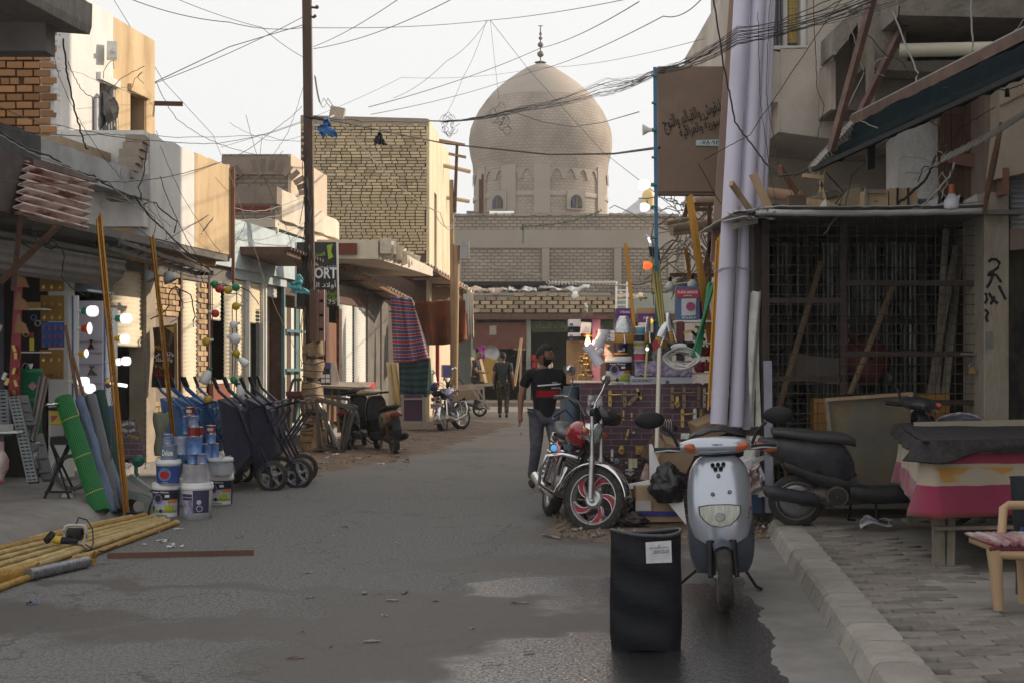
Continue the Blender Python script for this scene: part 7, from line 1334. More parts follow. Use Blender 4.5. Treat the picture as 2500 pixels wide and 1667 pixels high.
for i in range(4): b=MB();pxbox(b,784+11*(i%2),793+11*(i%2),913+11*(i//2),922+11*(i//2),25.37,25.39);b.mk('print_square',txtw,t)
b=MB();pxprism(b,[(808,884),(819,884),(829,938),(808,938)],25.5,.1);tag(b.mk('clear_packet',cloudy),'wedge shaped clear packet right of the black carton','packet')
t=thing('red_edged_table','table with tan top and red cloth edge beside the white shutters','table',P(850,1040,25.8));b=MB();b.loft([[P(762,940,24.9),P(760,944,24.9),P(880,952,25.0),P(882,944,25.0)],[P(800,931,27),P(800,936,27),P(915,938,27),P(916,932,27)]],False);b.mk('top',M('dusty_tan_top',(.33,.27,.21),.8),t)
b=MB();b.grid(lambda u,v: P(872+u*44,944-12*u+v*(18+8*sin(u*7)),25.0+1.9*u)-V((0,.05,0)),14,5);b.mk('red_cloth',M('bright_red_cloth',(.42,.035,.03),.7),t,solid=.01)
b=MB();b.loft([[P(875,958,25.4),P(905,955,26.4),P(903,955,26.8),P(873,956,26.0)],[P(878,1035,25.4),P(902,1028,26.4),P(900,1028,26.8),P(876,1033,26.0)]],False);b.mk('bin',M('smoky_plastic',(.14,.13,.11),.35,var=.3,stretch=(4,4,.4)),t)
for a,c in(((812,950),(810,1060)),((828,950),(827,1055)),((882,1015),(930,1008)),((905,1010),(905,1042))): b=MB();b.beam(P(*a,25.3),P(*c,25.3),.07,.05);b.mk('leg',wood,t)
b=MB();pxbox(b,790,860,946,965,26.2,26.5);b.mk('blue_box',M('mid_blue',(.05,.11,.26),.6),t)
t=thing('goggles_bunch','bunch of black goggles hanging beside the pole over the carton','goggles',P(783,875,24.8))
for i in range(7): b=MB();c=P(772+4*i%15+i,858+5*i,24.8);b.torus(c,.05,.02,(rU(-.5,.5),-1,.2),12,6);b.mk('goggle',black,t)
t=thing('aluminium_stack','stack of dark aluminium window frames leaning beside the pole','frames',P(820,1100,23.5))
al=M('dark_anodised',(.10,.095,.09),.4,metal=.6,var=.2,dust=.15)
def fr4(q,Z,w_,off=(0,0)):
 for i in range(4): a,c=q[i],q[(i+1)%4]; b=MB();b.beam(P(a[0]+off[0],a[1]+off[1],Z),P(c[0]+off[0],c[1]+off[1],Z),w_,.05);b.mk('frame_bar',al,t)
fr4([(772,975),(866,998),(838,1106),(780,1092)],23.3,.05); fr4([(776,972),(858,992),(836,1100),(790,1085)],23.6,.045); fr4([(790,966),(852,974),(846,1095),(800,1080)],24.0,.04)
for a,c in(((780,990),(822,1090)),((790,1000),(815,1088)),((778,985),(830,1095)),((802,985),(796,1080)),((857,1000),(838,1095)),((848,990),(832,1090))): b=MB();b.beam(P(*a,23.4),P(*c,23.2),.035,.05);b.mk('loose_bar',(al,greym)[a[0]<785],t)
t=thing('mesh_chair','old metal chair with reddish seat standing left of the pole','chair',P(718,1030,25)); 
for a,c,w_ in(((712,970),(690,1030),.04),((722,972),(716,1030),.04),((736,972),(742,1030),.04),((702,968),(745,970),.05),((705,962),(716,926),.04),((716,926),(736,926),.05),((728,966),(728,926),.03)): b=MB();b.beam(P(*a,24.9),P(*c,24.9),w_,w_);b.mk('leg' if c[1]==1030 else 'frame_bar',M('chair_brown',(.12,.06,.05),.6),t)
b=MB();b.box(P(722,960,24.9),(.30,.3,.08));b.mk('seat',M('maroon_seat',(.15,.05,.05),.8,bump=.8),t)
b=MB()
for i in range(8): b.lathe(P(655+i*5.2,1098,20.5),[(0,0),(.028,0),(.028,.14),(.012,.19),(.012,.21),(0,.21)],8)
tag(b.mk('bottle_pack',M('clear_bottles',(.30,.38,.44),.15,alpha=.6,bump=0)),'pack of clear water bottles on the ground left of the pole','bottles')
b=MB();b.ball(G(702,1105,.06),(.12,.1,.10),8);b.box(G(690,1098,.05),(.5,.2,.12),(0,0,.2));tag(b.mk('kerb_rubble',M('pale_rubble',(.40,.31,.22),.95,bump=1)),'pale lump of broken kerb left of the pole foot','rubble')
def cloth(name,lb,quad,Z,m_,wv=.04,n=16,cat='cloth'):
 q=[P(x,y,Z+(dz_ if True else 0)) for (x,y),dz_ in zip(quad,(0,0,0,0))]; b=MB();b.grid(lambda u,v: q[0].lerp(q[1],u).lerp(q[3].lerp(q[2],u),v)+V((0,wv*sin(u*17+2*v)*(.3+v),-.04*sin(pi*u)*v)),n*2,n)
 uv=None; o=b.mk(name,m_,solid=.006); o['label']=lb; o['category']=cat; ORG[o.name]=V((0,0,0))
 ul=o.data.uv_layers.new(name='u');nn=n*2+1
 for p in o.data.polygons:
  for li,vi in zip(p.loop_indices,p.vertices): ul.data[li].uv=((vi%nn)/(n*2),1-(vi//nn)/n)
 return o
def stripes(name,cols,nv,vert=None,rough=.85):
 m=BM.new(name);m.use_nodes=True; t=m.node_tree; N=t.nodes.new; L=t.links.new; b=t.nodes['Principled BSDF']; b.inputs['Roughness'].default_value=rough; tc=N('ShaderNodeTexCoord');s=N('ShaderNodeSeparateXYZ'); L(tc.outputs['UV'],s.inputs[0])
 def ramp(src,n,cs):
  k=N('ShaderNodeMath');k.operation='MULTIPLY'; L(src,k.inputs[0]);k.inputs[1].default_value=n; f=N('ShaderNodeMath');f.operation='FRACT'; L(k.outputs[0],f.inputs[0]);r=N('ShaderNodeValToRGB');r.color_ramp.interpolation='CONSTANT'; L(f.outputs[0],r.inputs[0])
  e=r.color_ramp.elements; e[0].position=cs[0][0]; e[0].color=(*cs[0][1],1); e[1].position=cs[1][0]; e[1].color=(*cs[1][1],1)
  for p_,c_ in cs[2:]: x=e.new(p_);x.color=(*c_,1)
  return r.outputs[0]
 c=ramp(s.outputs[1],nv,cols)
 if vert:
  c2=ramp(s.outputs[0],vert[0],vert[1]);mm=N('ShaderNodeMix');mm.data_type='RGBA'; mm.blend_type='MULTIPLY'; mm.inputs[0].default_value=1; L(c,mm.inputs[6]); L(c2,mm.inputs[7]);c=mm.outputs[2]
 L(c,b.inputs['Base Color']); return m
cloth('striped_curtain','red white and blue checked cloth hanging from the tin awning',[(953,722),(1006,730),(1047,874),(960,884)],30.5,stripes('check_cloth',[(0,(.50,.06,.07)),(.28,(.62,.58,.58)),(.36,(.09,.11,.25)),(.82,(.62,.58,.58)),(.9,(.5,.06,.07))],10,(5,[(0,(1,1,1)),(.06,(.75,.72,.85)),(.4,(1,1,1)),(.46,(.65,.62,.8)),(.8,(1,1,1))])),.05)
cloth('striped_blanket','dark green and navy striped blanket over the purple cabinet',[(973,880),(1048,872),(1044,968),(976,962)],30.6,stripes('green_blanket',[(0,(.012,.085,.065)),(.45,(.012,.018,.045)),(.95,(.02,.10,.08))],6),.03);cloth('sunlit_blanket_edge','edge of the striped blanket with sunlight put into its pale green colour',[(1047,873),(1051,873),(1056,954),(1044,962)],30.65,M('sunlit_blanket_green',(.30,.42,.36),.85),.02)  # pale strip along the blanket edge: sunlight painted as a lighter green
cloth('orange_tarpaulin','rust orange tarpaulin sagging below the corner awning',[(1009,738),(1136,733),(1141,832),(1042,842)],34.5,M('rust_tarpaulin',(.23,.055,.012),.7,var=.25,scale=1.5,bump=.4,bs=6,bd=.05,col2=(.10,.035,.012),c2s=1.2),.12)
cloth('cream_cloth','narrow cream cloth hanging at the outer corner of the awning',[(1139,695),(1155,716),(1157,823),(1143,824)],33.6,M('cream_cloth',(.66,.60,.50),.85,bump=.4,bs=10),.06,8)
t=thing('purple_cabinet','purple cabinet with pale wooden frame under the striped blanket','cabinet',P(1010,1042,30.4));b=MB();pxbox(b,986,1032,962,1030,30.4,30.9);b.mk('panel',M('purple_panel',(.085,.045,.085),.6),t)
for x0,x1,y0,y1 in((979,986,962,1042),(1031,1039,968,1042),(979,1039,971,975),(986,1031,1027,1033)): b=MB();pxbox(b,x0,x1,y0,y1,30.35,30.39 if y1-y0<10 else 30.38);b.mk('frame',M('bleached_wood',(.36,.33,.28),.8),t)
for k in range(7): b=MB();b.beam(P(946+k*4,885+3*(k%3),31.5),P(958+k*4.2,985+3*(k%2),30.8),.05,.03);tag(b.mk('leaning_lath',(tan,M('yellow_lath',(.55,.38,.10),.7),wood)[k%3]),('leftmost','second','third','middle','fifth','sixth','rightmost')[k]+' thin lath leaning between the concrete pier and the cabinet','lath','laths leaning by the cabinet')
b=MB();b.cyl(P(1068,840,36),P(1068,945,36),.05,n=8);tag(b.mk('red_pole',redp),'bright red pole under the orange tarpaulin','pole')
b=MB();b.box(P(1098,905,37),(.40,.3,.32),(0,0,.2));tag(b.mk('blue_crate',M('violet_crate',(.10,.11,.32),.6)),'small violet blue crate beside the crooked pole','crate')
t=thing('handcart','pale wooden handcart with long shafts beside the crooked pole','handcart',P(1150,950,38))
for a,c,w_ in(((1110,943),(1205,938),.07),((1120,950),(1180,946),.06),((1180,940),(1182,985),.05),((1165,945),(1195,1000),.04),((1150,945),(1188,998),.04)): b=MB();b.beam(P(*a,37.5),P(*c,37.5),w_,w_);b.mk('shaft',M('pale_frame',(.42,.39,.34),.7),t)
b=MB();pxbox(b,1112,1168,945,975,38,38.5);b.mk('box',M('dusty_box',(.27,.22,.17),.9),t)
t=thing('bicycle','old bicycle leaning against the plaster wall under the awning','bicycle',P(1105,960,40))
for px in(1075,1112): b=MB();b.torus(P(px,944,40),.24,.018,(0.3,-1,0),20,5);b.mk('wheel',rubber,t)
for a,c in(((1075,944),(1085,920)),((1085,920),(1105,920)),((1105,920),(1112,944)),((1085,920),(1093,944)),((1093,944),(1105,920)),((1105,920),(1108,908)),((1085,918),(1084,912))): b=MB();b.beam(P(*a,40),P(*c,40),.025,.025);b.mk('tube',black,t)
# ================================================================== vehicles
def wheel(t,c,r,w,lb='wheel',style='disc',ax=(0,1,0),knob=0,rimm=None,n=30,fat=.72):
 c=V(c); A=V(ax).normalized();wh=MB();pr=[(r*fat,-w*.40),(r*.90,-w*.5),(r*.985,-w*.28),(r,0),(r*.985,w*.28),(r*.90,w*.5),(r*fat,w*.40)]; wh.lathe(c,pr,n,A);o=wh.mk(lb,rubber,t)
 if knob:
  b=MB();q=A.to_track_quat('Z','Y').to_matrix()
  for i in range(knob):
   for s,off in((-.36,0),(0,.5),(.36,0)):
    a=2*pi*(i+off)/knob; d=q@V((cos(a),sin(a),0));tn=q@V((-sin(a),cos(a),0));m=Matrix((tn,A,d)).transposed();b.box(c+d*(r*(1.0 if s==0 else .975))+A*(s*w),(r*.11,w*.24,r*.07),m)
  b.mk('tread_blocks',rubber,o,kind='stuff')
 rm_=rimm or greym; b=MB();b.lathe(c,[(r*fat,-w*.40),(r*(fat+.03),-w*.42),(r*(fat-.05),-w*.2),(r*(fat-.05),w*.2),(r*(fat+.03),w*.42),(r*fat,w*.40)],n,A);b.mk('rim',rm_,o)
 q=A.to_track_quat('Z','Y').to_matrix()
 if style=='disc': b=MB();b.lathe(c,[(0,-w*.1),(r*.5,-w*.1),(r*.68,-w*.02),(r*.68,w*.02),(r*.5,w*.1),(0,w*.1)],n,A);b.mk('disc',rm_,o)
 elif style=='spokes':
  for i in range(5):
   a=2*pi*i/5; b=MB()
   for s in(-1,1): 
    pts=[]
    for k in range(7):
     v=k/6; rr=r*(.16+.54*v);aa=a+.75*v**1.5; pts.append((rr,aa,v))
    L_=[c+q@V((rr*cos(aa-.10-.16*v),rr*sin(aa-.10-.16*v),0))+A*(s*w*.14) for rr,aa,v in pts]; R_=[c+q@V((rr*cos(aa+.10+.16*v),rr*sin(aa+.10+.16*v),0))+A*(s*w*.14) for rr,aa,v in pts]
    b.add(L_+R_,[(k,k+1,8+k,7+k) for k in range(6)],False)
    b.k=1
    for E in(L_,R_): b.tube(E,r*.016,5)
    b.k=0
   b.mk('spoke',[M('spoke_red',(.30,.02,.04),.4,bump=0),rm_],o)
 elif style=='five':
  for i in range(5): a=2*pi*i/5; d=q@V((cos(a),sin(a),0));b=MB();b.beam(c+d*r*.15,c+d*r*.7,r*.14,w*.3,0);b.mk('spoke',rm_,o)
 b=MB();b.cyl(c-A*w*.5,c+A*w*.5,r*.2,n=16);b.cyl(c-A*w*.7,c+A*w*.7,r*.07,n=8);b.mk('hub',rm_,o); return o
def ringY(x,z,hw,hz,n=16,pw=2.4):     # superellipse ring in the y/z plane
 out=[]
 for i in range(n):
  a=2*pi*i/n; cx_0,sx_0=cos(a),sin(a);out.append(V((x,hw*abs(cx_0)**(2/pw)*(1 if cx_0>=0 else -1),z+hz*abs(sx_0)**(2/pw)*(1 if sx_0>=0 else -1))))
 return out
def scooter(name,label,col,lower,seatm=black,steer=0.,mirrors=True,front=True,rack=False,bag=False,mud=False):
 t=thing(name,label,'scooter')
 wheel(t,(-.59,0,.215),.215,.085,'rear_wheel')
 Rz=Matrix.Translation(V((.5,0,0)))@MR(steer,4,'Z')@Matrix.Translation(V((-.5,0,0)))
 st_=[wheel(t,(.60,0,.215),.215,.085,'front_wheel')]
 for s in(-1,1):
  b=MB();b.cyl((.60,s*.072,.215),(.515,s*.065,.43),.02,.024,n=10);st_.append(b.mk('fork',dchrome if not front else black,t))
 b=MB();b.grid(lambda u,v: V((.60+.235*cos(R(62+90*u)),(v-.5)*.11,.215+.235*sin(R(62+90*u))-.03*abs(2*v-1)**2)),14,6);st_.append(b.mk('mudguard',lower,t,solid=.006))
 b=MB();rings=[]
 for i in range(13):
  v=i/12; y=(v-.5)*.42; k=1-abs(2*v-1)**3; x0=.30; z0=1.02+.0*v
  rings.append([V((x0+(.045+.055*k)*cos(a)+.02*k, y, z0+(.028+.034*k)*sin(a)*(1 if sin(a)>0 else .9))) for a in [2*pi*j/14 for j in range(14)]])
 b.loft(rings);st_.append(b.mk('handlebar_cover',col,t)); 
 for s in(-1,1):
  b=MB();b.cyl((.28,s*.20,1.0),(.22,s*.36,1.0),.018,n=10);st_.append(b.mk('grip',black,t));b=MB();b.tube([V((.31,s*.2,.99)),V((.32,s*.28,1.0)),V((.29,s*.36,.99))],.007,5);st_.append(b.mk('lever',greym,t))
  if mirrors is True or mirrors==s:
   b=MB();b.tube([V((.27,s*.22,1.02)),V((.27,s*.25,1.10)),V((.26,s*.31,1.16))],.011,6);b.ball(V((.25,s*.385,1.20)),(.028,.095,.058),14,(0,0,-s*.15));st_.append(b.mk('mirror',black,t))
  b=MB();b.ball(V((.385,s*.142,1.015)),(.026,.058,.030),12,(s*.25,0,-s*.5));st_.append(b.mk('indicator',M('amber_lens',(.42,.085,.02),.2,bump=0,coat=.5),t))
 if front:
  prof=[(.955,.095,.36,.06),(.93,.135,.40,.10),(.88,.165,.43,.13),(.80,.182,.465,.15),(.70,.188,.495,.16),(.60,.190,.515,.17),(.52,.185,.520,.17),(.46,.178,.515,.17)]
  def half(hw,xf,d,z,n=22,zz=0): return [V((xf-d*(1-cos(R(-90+180*i/n)))**1.1,hw*sin(R(-90+180*i/n))*(1+0*abs(sin(R(-90+180*i/n)))),z-zz*cos(R(-90+180*i/n))**2)) for i in range(n+1)]
  b=MB();vs=[]; rr=[half(hw,xf,d,z,zz=(.0 if z>.6 else (.6-z)*.55)) for z,hw,xf,d in prof]; n=len(rr[0])
  for r_ in rr: vs+=r_
  b.add(vs,[(j*n+i,j*n+i+1,(j+1)*n+i+1,(j+1)*n+i) for j in range(len(rr)-1) for i in range(n-1)],True);b.mk('front_shield',col,t,solid=.008,sub=1)
  lo=[(.56,.194,.505,.17),(.46,.196,.50,.15),(.36,.194,.485,.13),(.27,.180,.46,.11),(.205,.150,.42,.08)]
  for s in(-1,1):
   b=MB();vs=[]; q=[]
   for z,hw,xf,d in lo: q.append([V((xf-d*(1-cos(R(a))),s*hw*sin(R(a)),z)) for a in ((2,15,30,50,70,90) if z>.5 else (21,32,45,58,72,90))])
   n=6
   for r_ in q: vs+=r_
   b.add(vs,[(j*n+i,j*n+i+1,(j+1)*n+i+1,(j+1)*n+i) for j in range(4) for i in range(5)],True);b.mk('lower_shield',lower,t,solid=.008,sub=1)
  b=MB();vs=[]; rr=[half(hw,xf,d,z,n=18) for z,hw,xf,d in((.53,.186,.508,.17),(.45,.188,.498,.17),(.385,.182,.480,.17))]; n=len(rr[0])
  for r_ in rr: vs+=r_
  b.add(vs,[(j*n+i,j*n+i+1,(j+1)*n+i+1,(j+1)*n+i) for j in range(2) for i in range(n-1)],True);b.mk('lower_band',lower,t,solid=.006);b=MB();b.box((.30,0,.38),(.05,.30,.36));b.mk('wheel_bay',M('hole_black',(.004,.004,.004),.9,bump=0,var=0),t)
  b=MB();pts=[(-.115,.648),(-.05,.658),(.05,.658),(.115,.648),(.112,.60),(.09,.565),(.055,.535),(0,.523),(-.055,.535),(-.09,.565),(-.112,.60)]
  bow=lambda y,o:.528+o-.30*y*y*2.2
  for k_,(o_,sc,m_,nm) in enumerate(((.008,1.09,M('lamp_seal',(.08,.08,.08),.5),'headlight_seal'),(.016,1.0,M('headlight_lens',(.48,.48,.43),.10,var=.35,scale=30,bump=.5,bs=60,coat=.6,stretch=(1,3,.4)),'headlight'))):
   b=MB();vv=[V((bow(y*sc,o_),y*sc,.59+(z-.59)*sc)) for y,z in pts]; c0=V((bow(0,o_+.008),0,.59));b.add(vv+[c0],[(i,(i+1)%11,11) for i in range(11)],True);b.mk(nm,m_,t)
  b=MB();b.cyl(V((.545,0,.585)),V((.560,0,.585)),.03,.024,n=18);b.mk('bulb_cover',dchrome,t)
  for y,z in((-.032,.905),(0,.907),(.032,.909),(-.016,.88),(.016,.882)): b=MB();xx=.432+.008-(.905-z)*-.3; b.cyl((.40,y,z),(.437+(.905-z)*.5,y,z),.0125,n=14);b.mk('vent_hole',M('hole_black',(.004,.004,.004),.9,bump=0,var=0),t)
  for y,z,x in((0,.84,.463),(-.038,.725,.498),(.062,.735,.488)): b=MB();b.cyl((x-.02,y,z),(x+.004,y,z),.0115,n=12);b.mk('screw_seat',black,t);b=MB();b.cyl((x,y,z),(x+.006,y,z),.007,n=10);b.mk('screw',greym,t)
 b=MB();b.loft([ringY(x,z,hw,hz,14) for x,z,hw,hz in((.40,.62,.17,.30),(.34,.62,.16,.30))]);b.mk('leg_shield',lower,t)
 b=MB();b.loft([[V((.36,y*.16,z)),V((.05,y*.17,z-.02)),V((-.22,y*.16,z))] and [V((x,y*hw,z+dz_)) for y,dz_ in((-1,0),(-.9,.05),(.9,.05),(1,0),(.9,-.06),(-.9,-.06))] for x,hw,z in((.40,.15,.33),(.2,.165,.28),(0,.165,.27),(-.2,.15,.30))]);b.mk('floorboard',lower,t)
 body=[(-.16,.42,.09,.13),(-.22,.50,.135,.20),(-.34,.54,.15,.20),(-.50,.57,.155,.17),(-.66,.62,.14,.13),(-.80,.67,.10,.075),(-.88,.70,.05,.035)]
 b=MB();b.loft([ringY(x,z,hw,hz,18,2.8) for x,z,hw,hz in body]);b.mk('body',col,t,sub=1)
 b=MB();b.loft([ringY(x,z,hw,hz,14,3) for x,z,hw,hz in((-.14,.36,.10,.09),(-.30,.38,.14,.08),(-.5,.44,.145,.06),(-.7,.53,.12,.04))]);b.mk('side_skirt',lower,t)
 seat=[(-.15,.70,.08,.035),(-.22,.735,.125,.05),(-.36,.745,.14,.05),(-.5,.755,.14,.05),(-.66,.78,.13,.045),(-.78,.79,.09,.03)]
 b=MB();b.loft([ringY(x,z,hw,hz,16,2.6) for x,z,hw,hz in seat]);b.mk('seat',seatm,t,sub=1)
 b=MB();b.loft([ringY(x,z,hw,hz,14,2.4) for x,z,hw,hz in((-.78,.66,.115,.045),(-.88,.675,.085,.038),(-.905,.68,.06,.025))]);b.mk('tail_light',M('tail_red',(.22,.03,.025),.25,bump=0,coat=.4),t)
 for s in(-1,1): b=MB();b.ball((-.80,s*.105,.66),(.06,.028,.035),10);b.mk('rear_indicator',M('amber_lens'),t)
 b=MB();b.loft([ringY(x,z,hw,hz,10) for x,z,hw,hz in((-.05,.24,.05,.05),(-.2,.26,.08,.08),(-.42,.25,.09,.09),(-.58,.23,.06,.06))]);b.mk('engine',M('dusty_engine',(.10,.09,.08),.6,metal=.4,var=.4,scale=12,dust=.3,bump=.4),t)
 b=MB();c=V((-.30,-.12,.27));b.cyl(c,c+V((0,-.03,0)),.085,n=20);e=b.mk('fan_cover',M('dusty_engine'),t)
 for rr in(.02,.035,.05,.065): b=MB();b.torus(c+V((0,-.033,0)),rr,.004,(0,1,0),18,4);b.mk('fan_grille',black,e)
 b=MB();b.tube([V((-.32,-.13,.20)),V((-.42,-.14,.22)),V((-.46,-.145,.24))],.022,8);b.loft([[V((x,-.15+hw*cos(a),z+hw*sin(a))) for a in[2*pi*j/14 for j in range(14)]] for x,z,hw in((-.44,.24,.03),(-.47,.245,.055),(-.78,.30,.058),(-.84,.315,.045),(-.86,.32,.02))]);b.mk('exhaust',M('exhaust_dark',(.035,.037,.045),.5,metal=.3,var=.3,scale=8,dust=.12),t)
 b=MB();b.tube([V((-.62,.10,.25)),V((-.66,.11,.50))],.022,8);b.mk('shock_absorber',rust,t)
 b=MB();b.tube([V((-.15,.08,.24)),V((-.16,.20,.02))],.011,6);b.tube([V((-.16,.20,.02)),V((-.10,.23,.012))],.011,6);b.mk('side_stand',black,t)
 b=MB();b.tube([V((.0,-.10,.22)),V((-.02,-.24,.10)),V((.06,-.27,.08))],.010,6);b.mk('kick_lever',black,t)
 if rack: b=MB();b.tube([V((-.62,-.08,.82)),V((-.95,-.08,.80)),V((-.95,.08,.80)),V((-.62,.08,.82))],.008,5); [b.tube([V((x,-.08,.81)),V((x,.08,.81))],.006,5) for x in(-.7,-.78,-.86)]; b.mk('rack',black,t)
 if mud: b=MB();b.loft([[V((x,-.07,z)),V((x,.07,z)),V((x-.012,.07,z)),V((x-.012,-.07,z))] for x,z in((-.80,.60),(-.86,.42),(-.84,.30))],False);b.mk('mud_flap',M('flap_black',(.02,.02,.025),.5),t)
 for o in st_:
  o.matrix_basis = Rz @ o.matrix_basis
 return t
silver=M('silver_paint',(.42,.45,.51),.25,metal=.6,var=.04,scale=3,bump=0,coat=.4)
gun=M('dark_blue_plastic',(.045,.055,.075),.42,var=.15,scale=6,bump=.05,dust=.08)
s1=scooter('silver_scooter','silver and dark blue scooter facing the camera on the wet road',silver,gun,steer=.06)
def yaw(v): return atan2(v[1],v[0])
gp_=G(1768,1492); s1.location=(gp_.x-.02,gp_.y+.78,0);f_=V((-.02,-1,0)); s1.rotation_euler=(R(2.5),0,atan2(-1,-.15)); s1.location=V((gp_.x,gp_.y,0))-MR(atan2(-1,-.15),3,'Z')@V((.66,0,0))
ORG[s1.name]=V((0,0,0))
text('YAMAHA',.065,txtk,s1,V((.427,0,1.035)),x=(0,1,0),up=(0,0,1),bold=.02);text('JOG',.075,txtk,s1,V((.435,.163,.60)),x=(-.35,.42,.85),up=(0,-1,.6),bold=.03)
s1.scale=(1.07,1.07,.985)
b=MB();b.grid(lambda u,v: V((.22,(u-.5)*.34,1.06+.05*sin(u*3.1)+ .02*nZ(V((u*6,v*6,0)))))+V((-v*.16,0,.02*v)),10,6);b.mk('black_cover',black,s1,solid=.01)
bk_=M('black_scooter_paint',(.022,.024,.032),.33,var=.2,scale=5,bump=.03,dust=.14)
s2=scooter('black_scooter','dusty black scooter parked side on along the mesh cage',bk_,M('black_lower',(.020,.021,.026),.5,dust=.15),seatm=M('worn_seat',(.045,.045,.048),.5,dust=.1,bump=.2),mirrors=1,front=True,steer=.25)
c=G(1943,1283,.12); s2.location=c-MR(R(-3),3,'Z')@V((-.59*1.12,0,0)); s2.rotation_euler=(R(4),0,R(-3)); s2.scale=(1.12,1,1.04)
b=MB();b.loft([[V((-.92-.0,-.04,.52)),V((-.92,.04,.52)),V((-.91,.04,.535)),V((-.91,-.04,.535))],[V((-1.12,-.04,.30)),V((-1.12,.04,.30)),V((-1.10,.04,.31)),V((-1.10,-.04,.31))]],False);b.beam(V((-.78,0,.60)),V((-.93,0,.53)),.05,.03);b.mk('plate_holder',M('pale_plate_holder',(.30,.30,.29),.5),s2)
goldm=M('champagne_paint',(.42,.34,.25),.3,metal=.6,var=.1,coat=.3,dust=.1)
s3=scooter('champagne_scooter','champagne and black scooter seen from behind on the left of the street',goldm,M('black_lower'),rack=True,mud=True,mirrors=False,front=True,steer=-.5)
c=G(965,1108);yw=atan2(.95,-.36); s3.rotation_euler=(R(-6),0,yw); s3.location=V((c.x,c.y,0))-MR(yw,3,'Z')@V((-.59,0,0))
s4=scooter('black_scooter','black scooter half hidden behind the aluminium frames near the pole',bk_,M('black_lower'),mirrors=False,front=True,steer=.2)
c=G(855,1102);yw=atan2(.97,.12); s4.rotation_euler=(R(-5),0,yw); s4.location=V((c.x,c.y,0))-MR(yw,3,'Z')@V((-.59,0,0))
def moto(name,label,tankm,steer=0.,lean=0.,spk='spokes',bars_=True,knob=22,plate=None):
 t=thing(name,label,'motorcycle'); FWX,RWX,r=.64,-.64,.30
 g=[]; 
 wf=wheel(t,(FWX,0,r),r,.105,'front_wheel',spk,knob=knob,rimm=M('silver_rim',(.62,.62,.63),.35,metal=.7,bump=0));g.append(wf)
 b=MB();b.lathe(V((FWX,0,r)),[(0,-.055),(.075,-.05),(.085,-.02),(.085,.02),(.075,.05),(0,.055)],20,(0,1,0));g.append(b.mk('brake_hub',M('brushed',(.5,.5,.5),.35,metal=.8),t))
 wheel(t,(RWX,0,r),r,.115,'rear_wheel','five' if spk!='spokes' else spk,rimm=M('silver_rim'))
 for s in(-1,1):
  b=MB();b.cyl((FWX,s*.085,r),(FWX-.07,s*.085,r+.36),.027,.027,n=12);b.cyl((FWX-.065,s*.085,r+.34),(FWX-.15,s*.085,r+.70),.018,n=12);g.append(b.mk('fork_leg',(dchrome),t))
  b=MB();b.ball((FWX-.13,s*.17,r+.56),(.025,.045,.035),12);b.cyl((FWX-.18,s*.08,r+.55),(FWX-.14,s*.15,r+.56),.010,n=6);g.append(b.mk('indicator',M('amber_lens'),t))
 b=MB();b.grid(lambda u,v: V((FWX+(r+.035)*cos(R(15+165*u)),(v-.5)*.15,r+(r+.035)*sin(R(15+165*u))-.035*abs(2*v-1)**2)),24,8);g.append(b.mk('front_mudguard',chrome,t,solid=.004))
 b=MB();c=V((FWX-.12,0,r+.56));b.lathe(c,[(.0,-.13),(.07,-.11),(.095,-.03),(.10,.0),(.098,.012)],22,(1,0,-.05));g.append(b.mk('headlamp_shell',chrome,t));b=MB();b.lathe(c,[(.094,.008),(.07,.026),(0,.035)],22,(1,0,-.05));g.append(b.mk('headlamp_lens',M('lamp_glass',(.30,.33,.32),.08,var=.5,scale=25,bump=.4,bs=30,coat=.5),t))
 b=MB();b.cyl(V((FWX-.2,0,r+.72)),V((FWX-.15,0,r+.74)),.05,n=16);b.cyl(V((FWX-.2,.07,r+.70)),V((FWX-.15,.07,r+.72)),.04,n=14);g.append(b.mk('gauges',black,t))
 for s in(-1,1):
  b=MB();b.tube([V((FWX-.24,s*.05,r+.70)),V((FWX-.27,s*.16,r+.80)),V((FWX-.34,s*.26,r+.82)),V((FWX-.40,s*.32,r+.80))],.011,8);g.append(b.mk('handlebar',chrome,t));b=MB();b.cyl(V((FWX-.35,s*.25,r+.82)),V((FWX-.41,s*.35,r+.795)),.018,n=10);g.append(b.mk('grip',M('grip_chrome',(.25,.25,.26),.3,metal=.8),t))
  b=MB();b.tube([V((FWX-.33,s*.25,r+.82)),V((FWX-.30,s*.28,r+.95)),V((FWX-.30,s*.30,r+1.02))],.006,6);b.ball(V((FWX-.31,s*.33,r+1.05)),(.03,.075,.045),12);g.append(b.mk('mirror',chrome,t))
  b=MB();b.tube([V((FWX-.3,s*.28,r+.80)),V((FWX-.2,s*.2,r+.72)),V((FWX-.16,s*.06,r+.5)),V((FWX-.25,0,r+.3))],.006,5);g.append(b.mk('brake_cable',black,t))
 b=MB();b.loft([ringY(x,z,hw,hz,18,2.2) for x,z,hw,hz in((.30,.80,.05,.05),(.24,.82,.12,.12),(.08,.83,.155,.135),(-.08,.80,.13,.11),(-.18,.76,.07,.06))]);b.mk('fuel_tank',tankm,t,sub=1)
 for s in(-1,1): b=MB();b.loft([[V((x,s*(.12+dy),z+dz_)) for dy,dz_ in((0,-h),(.02,0),(0,h),(-.02,0))] for x,z,h in((-.12,.60,.03),(-.2,.60,.10),(-.36,.62,.11),(-.46,.66,.04))]);b.mk('side_cover',tankm,t)
 b=MB();b.loft([ringY(x,z,hw,hz,16,2.6) for x,z,hw,hz in((-.12,.78,.08,.04),(-.25,.77,.13,.05),(-.48,.79,.14,.055),(-.60,.85,.14,.06),(-.72,.87,.12,.04))]);b.mk('seat',M('leather_black',(.02,.02,.035),.4,bump=.1),t,sub=1)
